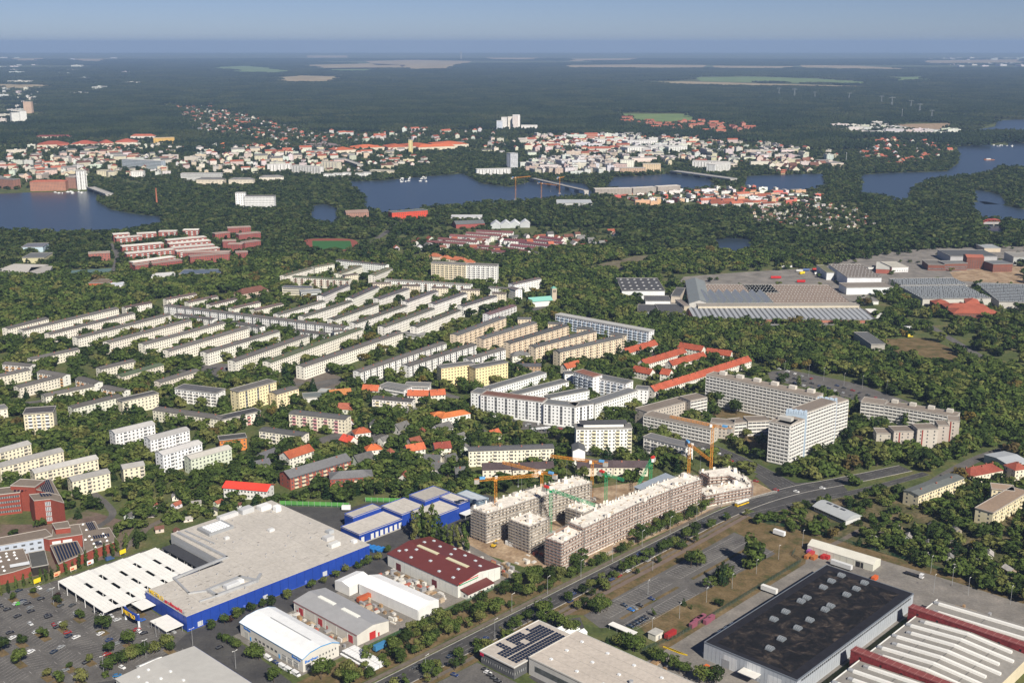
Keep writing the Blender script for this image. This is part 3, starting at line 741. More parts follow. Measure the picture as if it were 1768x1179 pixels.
for k in range(3):
    m = MB(); f.panel(m, *SF, 14.5+k*2.2, 15.2+k*2.2, 2.0, 3.0, .06); part('window', m, M_GLASS, r)
m = MB(); f.panel(m, *SF, 1.5, 5, .3, 3.6, .06); part('shop_window', m, M_GLASS, r)
text_part('Berthan', 2.2, (1.2,-.1,4.5), (math.pi/2,0,0), (.02,.16,.55), r, .08, width=8.2)
text_part('Berthan', 1.9, (-.1,9.2,5.2), (math.pi/2,0,-math.pi/2), (.02,.16,.55), r, .08, width=7.2)
text_part('Berthan', 1.9, (-.1,52.5,5.2), (math.pi/2,0,-math.pi/2), (.02,.16,.55), r, .08, width=6)
keep_out([UW(*p) for p in ((u0,v0),(u1,v0),(u1,v1),(u0,v1))], 3)
# grey roofed hall with red doors
r = uwblock('warehouse', 'white warehouse with grey roof, two long skylights and red roller doors', 'warehouse', 346,368,443,499,6.4, wall=HW, roof=(.27,.27,.275), rk='gabley', rise=1.9, over=.3, style='none', end='none', chim=0, matr=M_METAL, matw=M_METAL)
for y0 in (12,33): skylight(r, 9.8,12.2, y0,y0+14, 8.1,8.75)
for k,(s,wd_,z1) in enumerate(((6.5,3.6,4.2),(24,3.6,4.2),(50.5,3.6,4.2))): door(r, *WF(56), s, wd_, .1, z1, (.42,.05,.06), 'roller_door')
for s in (3,30): door(r, *WF(56), s, 1, .1, 2.2, (.35,.03,.04))
door(r, *SF, 10.5, 4.2, .1, 4.4, (.45,.03,.03), 'roller_door'); door(r, *SF, 14.8, 1, .1, 2.3, (.4,.02,.02))
m = MB(); [Fac().panel(m, *WF(56), 9.5*k+.2, 9.5*k+.4, 0, 6.2, .1) for k in range(6)]; part('downpipe', m, M_PAINT, r, color=(.7,.7,.68), stuff=True)
m = MB(); m.box(-.38,-.31,-.3,56.3,6.0,6.25); m.box(22.31,22.38,-.3,56.3,6.0,6.25); part('red_trim', m, M_PAINT, r, color=(.3,.05,.06))
# white tent hall
a, b_, w_ = rect3(T('A2',705,502), T('A2',1105,682), T('A2',1225,602), 6.2)
r = block('storage_tent', 'bright white membrane storage hall between two warehouses', 'storage hall', a, b_, w_, 1, h=6.2, world=True, wall=(.74,.74,.72), roof=(.84,.84,.83), rk='gable', rise=2.6, over=.05, style='none', end='none', chim=0, matr=M_METAL, matw=M_METAL)
m = MB(); [Fac().panel(m, (0,0),(1,0),(0,-1), 5*k, 5*k+.15, 0, 6.1, .06) for k in range(1,11)]; part('frame_rib', m, M_PAINT, r, color=(.6,.6,.6), stuff=True)
a, b_, w_ = rect3(T('A2',542,478), T('A2',640,520), T('A2',768,445), 6.0)
block('storage_tent', 'short white box shed joined to the white storage hall', 'storage hall', a, b_, w_, 1, h=5.6, world=True, wall=(.72,.72,.7), roof=(.82,.82,.8), rk='gabley', rise=1.6, over=.05, style='none', end='none', chim=0, matr=M_METAL, matw=M_METAL)
# red roofed hall
r = uwblock('builders_hall', 'white hall with wide dark red roof, square skylights and red and green stripes', 'hall', 421,456,444,506,7.8, wall=(.70,.69,.65), roof=(.135,.035,.030), rk='gabley', rise=2.7, over=.4, style='none', end='none', chim=0, matr=M_METAL, matw=M_METAL)
rf = [c for c in r.children if c.name.startswith('roof')][0]
for y0 in (9,35): skylight(rf, 15.8,18.2, y0,y0+18, 10.45,10.95, (.62,.58,.40))
sl = 2.7/17.5
for (x,y) in ((4,8),(4,20),(9,33),(5,46),(9,55),(6,58),(12,12),(13,50),(24,6),(23,30),(28,14),(29,24),(27,44),(32,36),(31,54),(24,55)):
    z = 7.8+sl*(x if x < 17.5 else 35-x); m = MB(); m.box(x-.8,x+.8,y-.8,y+.8,z,z+.75); part('skylight', m, M_PAINT, rf, color=(.55,.62,.66))
for k,z in ((0,8.6),(1,7.4)):
    m = MB(); Fac().panel(m, *SF, 1.0, 16.5, z-.35, z+.25, .06); part('stripe', m, M_PAINT, r, color=(.55,.06,.05) if k == 0 else (.03,.30,.12))
door(r, *WF(62), 10, 4.2, .1, 4.6, (.13,.03,.035), 'roller_door'); door(r, *WF(62), 42, 4.2, .1, 4.6, (.13,.03,.035), 'roller_door')
m = MB(); [Fac().panel(m, *WF(62), 5.2*k, 5.2*k+.15, 0, 7.6, .06) for k in range(1,12)]; [Fac().panel(m, *SF, 5*k, 5*k+.12, 0, 7.6, .05) for k in range(1,7)]; part('panel_joint', m, M_PAINT, r, color=(.4,.4,.4), stuff=True)
r2 = uwblock('office_annex', 'small white office with lean-to red roof in front of the red roofed hall', 'office', 423,444,437.5,443.8,3.6, wall=(.7,.69,.65), roof=(.135,.035,.030), rk='shed', rise=1.3, over=.35, style='win', end='win', pitch=3, fh=2.8, base=.2, chim=0, matr=M_METAL)
door(r2, *SF, 10.5, 1.2, .1, 2.3, (.4,.04,.04))
# hall at the bottom edge
r = uwblock('trade_hall', 'pale trade hall with blue roof edge opposite the car park trees', 'hall', 236,279.5,441,494.5,6.6, wall=(.62,.61,.58), roof=(.42,.41,.385), rk='gabley', rise=1.2, over=.4, style='none', end='none', chim=0, matr=M_METAL, matw=M_METAL)
rf = [c for c in r.children if c.name.startswith('roof')][0]
for k in range(14):
    x = 8+(k % 3)*6.5; y = 6+(k//3)*10+(k % 2)*2; z = 6.8+1.2*min(x,43.5-x)/21.7
    m = MB(); m.box(x-.6,x+.6,y-.6,y+.6,z,z+.6); part('skylight', m, M_PAINT, rf, color=(.75,.77,.78))
m = MB(); m.box(43.93,44.02,-.4,53.9,6.3,6.8); m.box(-.5,43.9,53.95,54.05,6.3,6.6); part('blue_trim', m, M_PAINT, r, color=(.03,.10,.4))
r = root('storage_tent', 'white pitched party tent behind the trade hall with blue roof edge', 'tent', UW(252,497), ANG)
m = MB(); m.prism([(0,0),(12,0),(12,7),(0,7)],0,3.0,top=False); part('wall', m, M_METAL, r, color=(.8,.8,.78)); roof_parts(r,12,7,3,'gable',(.82,.82,.8),1.6,.3,0,M_METAL)
# solar roofed hall and its taller neighbour
r = uwblock('retail_hall', 'dark glazed retail hall with rows of solar panels on its pale roof', 'hall', 379,423,359.5,383,6.6, wall=(.10,.10,.105), roof=(.40,.36,.32), rk='flat', over=.6, style='band', end='band', fl=1, base=1.2, chim=0, edge=(.62,.62,.6))
rf = [c for c in r.children if c.name.startswith('roof')][0]
m = MB()
for i in range(20):
    for j in range(9):
        x = 3.5+i*1.9; y = 1.6+j*2.25+(.7 if j > 2 else 0)
        if (5 <= i <= 6 and j > 4) or (i in (9,10) and 4 <= j <= 5) or (13 <= i <= 14 and j > 6) or (i > 15 and j > 7) or (i < 3 and j > 5): continue
        m.v += [(x,y,7.2),(x+1.5,y,7.2),(x+1.5,y+1.7,7.5),(x,y+1.7,7.5)]; k = len(m.v); m.f.append((k-4,k-3,k-2,k-1)); m.mi.append(0)
part('solar_panel', m, M_SOLAR, rf, stuff=True)
part('corner_logo', bx(-.75,-.62,21,23.4,5.0,6.6), M_PAINT, r, color=(.5,.01,.06))
r = uwblock('retail_hall', 'tall pale walled retail hall with beige roof and small skylights', 'hall', 388,425,262,357.6,9.2, wall=(.50,.49,.46), roof=(.46,.41,.36), rk='flat', over=.25, style='none', end='none', chim=0, edge=(.5,.49,.46))
rf = [c for c in r.children if c.name.startswith('roof')][0]
seams(rf, 37, 95, 9.6, 5)
for k in range(12):
    x = 6+(k % 3)*12; y = 86-(k//3)*17
    m = MB(); m.box(x-.7,x+.7,y-.7,y+.7,9.6,10.3); part('skylight', m, M_PAINT, rf, color=(.7,.72,.74))
for y in (38,43): m = MB(); m.cyl(16,y,9.6,11.2,1.1,n=12); part('roof_fan', m, M_STEEL, rf)
part('window_band', (lambda m: (Fac().panel(m, *WF(95.6), 4, 90, 3.2, 6.2, .08), m)[1])(MB()), M_GLASS, r)
# gate house tents near the solar hall
r = root('storage_tent', 'three-bay white tent with pitched roof beside the solar hall', 'tent', UW(426,361), ANG)
for k in range(3):
    m = MB(); y = k*5.2
    m.prism([(0,y),(12,y),(12,y+5),(0,y+5)],0,2.6,top=False); part('wall', m, M_METAL, r, color=(.78,.78,.75))
    m = MB(); m.face([(-.2,y-.1,2.6),(12.2,y-.1,2.6),(12.2,y+2.5,4.0),(-.2,y+2.5,4.0)]); m.face([(12.2,y+5.1,2.6),(-.2,y+5.1,2.6),(-.2,y+2.5,4.0),(12.2,y+2.5,4.0)])
    m.face([(-.2,y,2.6),(-.2,y+2.5,4.0),(-.2,y+5,2.6)]); m.face([(12.2,y,2.6),(12.2,y+5,2.6),(12.2,y+2.5,4.0)]); part('roof', m, M_METAL, r, color=(.85,.85,.82))
keep_out([UW(*p) for p in ((425,360),(440,360),(440,377),(425,377))],3)
r = root('bicycle_shelter', 'long white flat shelter at the corner of the staff car park', 'shelter', UW(452,341), ANG)
part('roof', bx(0,4.2,0,17,2.8,3.1), M_METAL, r, color=(.78,.77,.73)); 
for y in (.5,5.5,11,16.3):
    for x in (.3,3.9): m = MB(); m.cyl(x,y,0,2.8,.08,n=5); part('post', m, M_STEEL, r)
r = root('substation', 'small cream block house with flat roof beside the white shelter', 'block house', UW(459,331), ANG)
part('wall', bx(0,6.5,0,5,-.2,3.6), M_WALL, r, color=(.62,.60,.53)); part('roof', bx(-.3,6.8,-.3,5.3,3.6,3.9), M_ROOF, r, color=(.42,.41,.38)); door(r, *SF, 3.2, 1.4, .1, 2.4, (.25,.26,.27))
keep_out([UW(*p) for p in ((450,328),(470,328),(470,360),(450,360))],2)
# ---------------------------------------------------------------- black roofed hall
MB_BLK = mat_mix('bitumen_roof', [(.010,.010,.011),(.014,.013,.014),(.036,.029,.025),(.080,.062,.050)], .13, rough=.8, detail=8, fine=.3, finescale=.8, thr=(.40,.68), dist=1.2)
r = root('production_hall', 'long hall with blotched black bitumen roof, domed skylights and grey metal walls', 'hall', UW(462,248), ANG)
L_, W_, h = 127, 54.3, 9.6
m = MB(); m.prism([(0,0),(L_,0),(L_,W_),(0,W_)], -.3, h, top=False); part('wall', m, M_METAL, r, color=(.40,.43,.47))
rf = part('roof', bx(.3,L_-.3,.3,W_-.3,h-.5,h-.1), MB_BLK, r)
m = MB()
for q in ((-.1,L_+.1,-.1,.3),(-.1,L_+.1,W_-.3,W_+.1),(-.1,.3,.3,W_-.3),(L_-.3,L_+.1,.3,W_-.3)): m.box(*q, h-.6, h+.15)
part('parapet', m, M_METAL, r, color=(.15,.17,.20))
m = MB()
for q in ((.3,L_-.3,.3,5.5),(.3,L_-.3,W_-5,W_-.3),(.3,4,5.5,W_-5),(L_-6,L_-.3,5.5,W_-5)): m.box(*q, h-.11, h-.08)
part('felt_border', m, mat('black_felt',(.016,.015,.019),rough=.75,var=.2,scale=.3), rf)
dm = MB(); N = 8
for i in range(N):
    a0, a1 = math.pi*i/N, math.pi*(i+1)/N
    p0, p1 = (-2.4*math.cos(a0), 1.7*math.sin(a0)), (-2.4*math.cos(a1), 1.7*math.sin(a1))
    dm.face([(-2.1,p0[0],p0[1]+.4),(2.1,p0[0],p0[1]+.4),(2.1,p1[0],p1[1]+.4),(-2.1,p1[0],p1[1]+.4)][::-1])
    for x in (-2.1,2.1): dm.face([(x,0,.4),(x,p0[0],p0[1]+.4),(x,p1[0],p1[1]+.4)])
dm.box(-2.2,2.2,-2.5,2.5,-.3,.42)
dme = dm.mesh('dome_skylight',[mat('dome_sheet',(.17,.19,.21),rough=.35,var=.05,spec=.5)])
rbm = MB()
for x in (-1.3,0,1.3):
    for i in range(N):
        a0, a1 = math.pi*i/N, math.pi*(i+1)/N
        rbm.bar((x,-2.42*math.cos(a0),1.74*math.sin(a0)+.4),(x,-2.42*math.cos(a1),1.74*math.sin(a1)+.4),.07)
rbe = rbm.mesh('dome_rib',[M_STEEL])
for (X,Y) in ((530,437),(463,475),(408,517),(687,487),(632,527),(566,567),(296,588),(257,611),(457,643),(420,668),(152,682),(72,733),(316,738),(234,793),(124,866),(45,930)):
    p = toUW(P(T('A4',X,Y), 10.6)); o_ = obj('dome_skylight', dme, rf, (p[0]-462,p[1]-248,h-.1), math.radians(90)); o_.scale = (.85,.85,.85); obj('dome_rib', rbe, o_)
m = MB()
for k in range(52): m.box(2.4*k+1,2.4*k+1.12,-.09,-.02,1.0,h-.8)
for k in range(22): m.box(-.09,-.02,2.4*k+1,2.4*k+1.12,1.0,h-.8)
part('cladding_rib', m, M_METAL, r, color=(.34,.37,.41), stuff=True)
m = MB()
for k in range(60): m.box(4+2*k,5.5+2*k,-.12,-.03,h-2.2,h-1.1)
part('window', m, M_GLASS, r, stuff=True)
for q in ((12,20,1,7.2),(26,34,3,8.8),(38,46,1,6.4)): part('white_cladding', (lambda m: (Fac().panel(m, *WF(W_), q[0],q[1],q[2]-1,q[3],.06),m)[1])(MB()), M_METAL, r, color=(.62,.64,.66))
door(r, *WF(W_), 13.5, 4.5, .1, 4.6, (.30,.31,.33), 'roller_door'); door(r, *WF(W_), 30, 4.5, .1, 4.6, (.3,.31,.33), 'roller_door')
part('dock_canopy', bx(-6,-.1,20,30,4.6,4.9), M_METAL, r, color=(.72,.70,.65)); part('ramp', bx(3,118,W_+.05,W_+3.0,0,1.2), M_CONC, r)
for k in range(3): part('dock_shelter', (lambda m: (m.box(22+k*6,25.6+k*6,W_+3.0,W_+6.8,.9,4.2),m)[1])(MB()), M_METAL, r, color=(.20,.24,.29))
keep_out([UW(*p) for p in ((462,248),(589,248),(589,306),(462,306))],3)
# ---------------------------------------------------------------- ribbed works with red fire walls
r = root('machine_works', 'low grey-roofed works with bowed white skylight strips and dark red fire walls', 'works', UW(420,0), ANG)
def bay(u0,u1,w0,w1,nst):
    x0,x1 = u0-420,u1-420; h = 8.0; mid = (w0+w1)/2; rs_ = 2.2
    m = MB(); m.prism([(x0,w0),(x1,w0),(x1,w1),(x0,w1)],-.3,h,top=False); part('wall', m, M_WALL, r, color=(.62,.55,.40))
    m = MB(); m.face([(x0-.2,w0-.3,h),(x1+.2,w0-.3,h),(x1+.2,mid,h+rs_),(x0-.2,mid,h+rs_)]); m.face([(x0-.2,mid,h+rs_),(x1+.2,mid,h+rs_),(x1+.2,w1+.3,h),(x0-.2,w1+.3,h)])
    for x in (x0,x1): m.face([(x,w0,h),(x,w1,h),(x,mid,h+rs_)])
    rf = part('roof', m, M_ROOF, r, color=(.26,.245,.225))
    m = MB(); m.box(x0-.3,x1+.3,w1+.1,w1+.6,h-.4,h+.35); part('gutter', m, M_PAINT, rf, color=(.75,.75,.72))
    for i in range(nst):
        xc = x0+(x1-x0)*(i+.5)/nst; ins = 3 if i % 2 else 7
        m = MB()
        for (ya,yb,za,zb) in ((w0+ins,mid,h+rs_*ins/((w1-w0)/2),h+rs_),(mid,w1-ins,h+rs_,h+rs_*ins/((w1-w0)/2))):
            k = len(m.v); m.v += [(xc-1.1,ya,za),(xc+1.1,ya,za),(xc+1.1,yb,zb),(xc-1.1,yb,zb),(xc-.8,ya,za+1.2),(xc+.8,ya,za+1.2),(xc+.8,yb,zb+1.2),(xc-.8,yb,zb+1.2)]
            for f_ in ((4,5,6,7),(0,1,5,4),(1,2,6,5),(2,3,7,6),(3,0,4,7)): m.f.append(tuple(k+q for q in f_)); m.mi.append(0)
        sk_ = part('skylight_strip', m, M_PAINT, rf, color=(.78,.77,.73))
        m = MB(); m.box(xc-1.0,xc+1.0,w1-ins,w1-ins+2.6,h+.3,h+1.3); part('strip_cap', m, M_STEEL, sk_)
    m = MB()
    for k in range(3):
        yy = w0+(w1-w0)*(k+1)/4; zz = h+rs_*(1-abs(yy-mid)/((w1-w0)/2)); m.box(x0,x1,yy-.25,yy+.25,zz+.01,zz+.06)
    part('roof_joint', m, M_ROOF, rf, color=(.15,.145,.14))
def firewall(u0,u1,w0,w1):
    m = MB(); m.box(u0-420,u1-420,w0,w1,-.3,11.6); fw = part('fire_wall', m, mat('red_sheet',(.22,.032,.033),rough=.75,var=.3,scale=.7,var2=.2,scale2=.12), r)
    m = MB()
    for z in (11.7,): m.box(u0-420-.15,u1-420+.15,w0-.1,w1+.1,11.6,11.85)
    part('coping', m, M_PAINT, fw, color=(.22,.06,.055))
    m = MB(); rs = random.Random(int(u0))
    for k in range(9):
        y = w1-6-k*11; m.box(u0-420-.06,u0-420,y,y+1.1,8.6,9.8)
    part('vent', m, M_DARK, fw, stuff=True)
    m = MB()
    for k in range(24): m.box(u0-420-.05,u1-420+.05,w1-4*k-2,w1-4*k-1.85,11.86,11.92)
    m.bar((u0-420+.2,w0,12.4),(u0-420+.2,w1,12.4),.05); m.bar((u1-420-.2,w0,12.4),(u1-420-.2,w1,12.4),.05)
    for k in range(40):
        if w1-2.5*k > w0: m.bar((u0-420+.2,w1-2.5*k,11.8),(u0-420+.2,w1-2.5*k,12.4),.04)
    part('railing', m, M_PAINT, fw, color=(.42,.22,.2), stuff=True)
bay(573,594,120,236,2); firewall(567.2,572.4,120,241); bay(509,566.5,176,236,7); firewall(503,508.4,120,241.5); bay(430,502.5,150,236,9)
keep_out([UW(*p) for p in ((430,120),(595,120),(595,240),(430,240))],4)
# white tent hall along the rear fence
a, b_, w_ = rect3(T('A4',300,238), T('A4',745,370), T('A4',800,345), 4.4)
r = block('storage_tent', 'long cream arched storage tent beside the allotment fence', 'storage hall', P(T('A4',300,238),4.4), P(T('A4',745,372),4.4), 11, 1, h=4.2, world=True, wall=(.62,.60,.52), roof=(.70,.68,.60), rk='gable', rise=2.4, over=.1, style='none', end='none', chim=0, matr=M_METAL, matw=M_METAL)
m = MB(); [Fac().panel(m, (0,0),(1,0),(0,-1), 4.4*k, 4.4*k+.25, 0, 4.1, .1) for k in range(1,int(r['L']/4.4))]; part('frame_rib', m, M_PAINT, r, color=(.5,.48,.42), stuff=True)
door(r, (0,0),(1,0),(0,-1), r['L']*.8, 5, .1, 3.6, (.03,.03,.03), 'opening', .05)
# ---------------------------------------------------------------- red brick school
BR = (.26,.060,.040); BRF = (.19,.155,.125)
def school(label, A, B, C, h, fl, style='band', end='win2', **k):
    return hallpx('school_wing', label, 'school', A, B, C, h, fl=fl, wall=BR, roof=BRF, rk='flat', over=.05, style=style, end=end, chim=0, fh=3.4, base=.6, edge=(.5,.46,.42), matw=M_BRICK, **k)
M_BRICK = mat('brickwork', objcol=True, rough=.9, var=.15, scale=1.5, var2=.1, scale2=.1)
def solar_rows(r, x0, x1, y0, y1, z, n, gap=1.6, ax='y'):
    rf = [c for c in r.children if c.name.startswith('roof')][0]
    m = MB()
    for i in range(n):
        x = x0+(x1-x0)*i/n; w = (x1-x0)/n-gap*.5
        m.v += [(x,y0,z),(x+w,y0,z+.1),(x+w,y1,z+.1),(x,y1,z)]; k = len(m.v); m.f.append((k-4,k-3,k-2,k-1)); m.mi.append(0)
    o = part('solar_array', m, M_SOLAR, rf); return o
def polybld(name, label, cat, pts, h, wall, roof, mw=None, trim=(.5,.46,.42)):
    pw = [P(p,h) for p in pts]; o = pw[0]
    ar = sum(a[0]*b[1]-b[0]*a[1] for a,b in zip(pw,pw[1:]+pw[:1]))
    if ar < 0: pw = pw[::-1]; o = pw[0]
    an = math.atan2(pw[1][1]-o[1], pw[1][0]-o[0]); lp = [((p[0]-o[0])*math.cos(an)+(p[1]-o[1])*math.sin(an), -(p[0]-o[0])*math.sin(an)+(p[1]-o[1])*math.cos(an)) for p in pw]
    r = root(name, label, cat, o, an); m = MB(); m.prism(lp,-.3,h,top=False); part('wall', m, mw or M_BRICK, r, color=wall)
    m = MB(); m.prism(lp,h-.05,h+.3); rf = part('roof', m, M_ROOF, r, color=roof); m = MB()
    for a, b in zip(lp, lp[1:]+lp[:1]): m.bar((*a,h+.4),(*b,h+.4),.14)
    part('parapet', m, M_PAINT, rf, color=trim); keep_out(pw, 3)
    def loc(px, z=None): q = P(px, h if z is None else z); return ((q[0]-o[0])*math.cos(an)+(q[1]-o[1])*math.sin(an), -(q[0]-o[0])*math.sin(an)+(q[1]-o[1])*math.cos(an))
    r['H'] = h; return r, rf, loc, lp
def pxquad(rf, loc, pts, z, m, name, dz=.12):
    mb = MB(); q = [loc(p) for p in pts]; mb.face([(a[0],a[1],z+dz) for a in q]); return part(name, mb, m, rf)
def strips(rf, loc, A, B, C, D, n, z, name='solar_array', fill=.62):
    """n parallel strips between edge A-B and edge D-C (picture points)"""
    for i in range(n):
        t0 = i/n; t1 = (i+fill)/n; f_ = lambda p,q,t: (p[0]+(q[0]-p[0])*t, p[1]+(q[1]-p[1])*t)
        pxquad(rf, loc, [f_(A,B,t0),f_(A,B,t1),f_(D,C,t1),f_(D,C,t0)], z, M_SOLAR, name, .55)
r, rf, loc, lp = polybld('school_wing', 'tall red brick school tower wing with white stair windows', 'school', [c7(297,320),c7(345,383),c7(512,366),c7(652,405),c7(615,330),c7(500,300)], 17, BR, BRF)
a, b_ = loc(c7(345,383)), loc(c7(652,405)); d_ = Vector((b_[0]-a[0],b_[1]-a[1])); Ls = d_.length; d_.normalize(); f = Fac()
q0 = loc(c7(450,372)); q1 = loc(c7(512,366)); dd = Vector((q1[0]-a[0],q1[1]-a[1])); Lw = dd.length; dd.normalize(); nn = (dd.y,-dd.x)
for i in range(4):
    m = MB(); f.panel(m, a, dd, nn, Lw*.66, Lw*.99, 2+i*3.6, 4.9+i*3.6, .1); o_ = part('window', m, M_PAINT, r, color=(.62,.64,.66))
    m = MB(); [f.panel(m, a, dd, nn, Lw*(.69+.1*j), Lw*(.76+.1*j), 2.3+i*3.6+.9*q, 3.05+i*3.6+.9*q, .14) for j in range(3) for q in range(3)]; part('pane', m, M_GLASS, o_)
strips(rf, loc, c7(400,312), c7(520,318), c7(545,335), c7(420,345), 4, 17.3)
r = school('long red brick school wing with ribbon windows and roof solar panels', c7(-190,345), c7(205,300), c7(190,235), 14.5, 4)
solar_rows(r, 20, 34, 1.5, 7, 15.3, 6)
school('square red brick stair tower rising above the school wings', c7(105,232), c7(357,245), c7(345,170), 17.5, 5, style='none', end='none')
r, rf, loc, lp = polybld('school_wing', 'school wing with solar rows on brown roof behind the stair tower', 'school', [c7(365,185),c7(372,270),c7(500,300),c7(610,330),c7(520,165)], 15.5, BR, BRF)
strips(rf, loc, c7(395,210), c7(500,165), c7(565,320), c7(430,290), 6, 15.8)
r, rf, loc, lp = polybld('school_wing', 'low school range with pale grey metal front below the brown roof', 'school', [c7(-60,770),c7(-60,850),c7(440,762),c7(535,740),c7(465,672)], 8, (.42,.47,.55), BRF, M_WALL)
a, b_ = loc(c7(-60,850)), loc(c7(440,762)); dd = Vector((b_[0]-a[0],b_[1]-a[1])); Lw = dd.length; dd.normalize(); f = Fac()
for i in (0,1): f.run(a, dd, (dd.y,-dd.x), Lw, .8+i*3.4, 3.4, 1, 'win', pitch=4.2, ww=2.2)
f.finish(r)
r, rf, loc, lp = polybld('school_wing', 'low red brick school link with one strip of white windows', 'school', [c7(440,762),c7(500,775),c7(838,725),c7(802,620),c7(545,655),c7(530,735)], 8, BR, BRF)
a, b_ = loc(c7(500,775)), loc(c7(838,725)); dd = Vector((b_[0]-a[0],b_[1]-a[1])); Lw = dd.length; dd.normalize()
for s0,s1 in ((.08,.34),(.4,.68)): m = MB(); Fac().panel(m, a, dd, (dd.y,-dd.x), Lw*s0, Lw*s1, 4.6, 6.4, .1); part('window', m, M_FRAME, r)
polybld('school_wing', 'small red brick roof house on the school link', 'school', [c7(530,612),c7(565,672),c7(716,655),c7(690,590)], 11.5, BR, BRF)
r, rf, loc, lp = polybld('school_wing', 'low red brick school hall with seven rows of solar panels', 'school', [c7(510,835),c7(597,1028),c7(855,918),c7(785,792)], 6, BR, BRF)
strips(rf, loc, c7(545,855), c7(780,800), c7(830,915), c7(610,1010), 8, 6.3)
r, rf, loc, lp = polybld('school_wing', 'low red brick school hall with round white skylights and small solar fields', 'school', [c7(845,765),c7(858,918),c7(930,884),c7(1195,790),c7(1112,655),c7(1003,668),c7(965,592),c7(803,622)], 6, BR, BRF)
strips(rf, loc, c7(872,612), c7(945,600), c7(985,675), c7(915,690), 4, 6.3); strips(rf, loc, c7(945,745), c7(1115,720), c7(1125,748), c7(960,775), 7, 6.3); strips(rf, loc, c7(960,805), c7(1020,795), c7(1050,830), c7(985,845), 4, 6.3)
for X,Y in ((845,625),(880,680),(910,745),(935,780),(955,820),(970,855),(1050,720),(1075,755),(1090,790),(1020,800),(870,780)):
    q = loc(c7(X,Y)); m = MB(); m.cyl(q[0],q[1],6.3,7.0,.9,.35,8); part('skylight', m, M_PAINT, rf, color=(.85,.85,.85))
r, rf, loc, lp = polybld('school_wing', 'low school workshop with brown roof and dots of skylights beside the covered yard', 'school', [c7(-30,905),c7(-30,1145),c7(130,1110),c7(312,1052),c7(236,868)], 6, BR, BRF)
for X,Y in ((65,920),(145,910),(70,950),(150,937),(90,985),(170,970),(10,1000),(30,1055),(0,960),(45,1095)):
    q = loc(c7(X,Y)); m = MB(); m.cyl(q[0],q[1],6.3,7.0,.9,.35,8); part('skylight', m, M_PAINT, rf, color=(.85,.85,.85))
pxquad(rf, loc, [c7(100,1045),c7(105,1075),c7(305,1040),c7(300,1008)], 6.3, M_METAL, 'roof_lantern', .8).color = (.7,.72,.74,1)
r = hallpx('covered_yard', 'dark felt roof over the open timber yard of the school', 'shelter', c7(325,1065), c7(490,1035), c7(440,890), 5, fl=1, wall=(.03,.025,.02), roof=(.085,.085,.08), rk='flat', over=.3, style='none', end='none', chim=0)
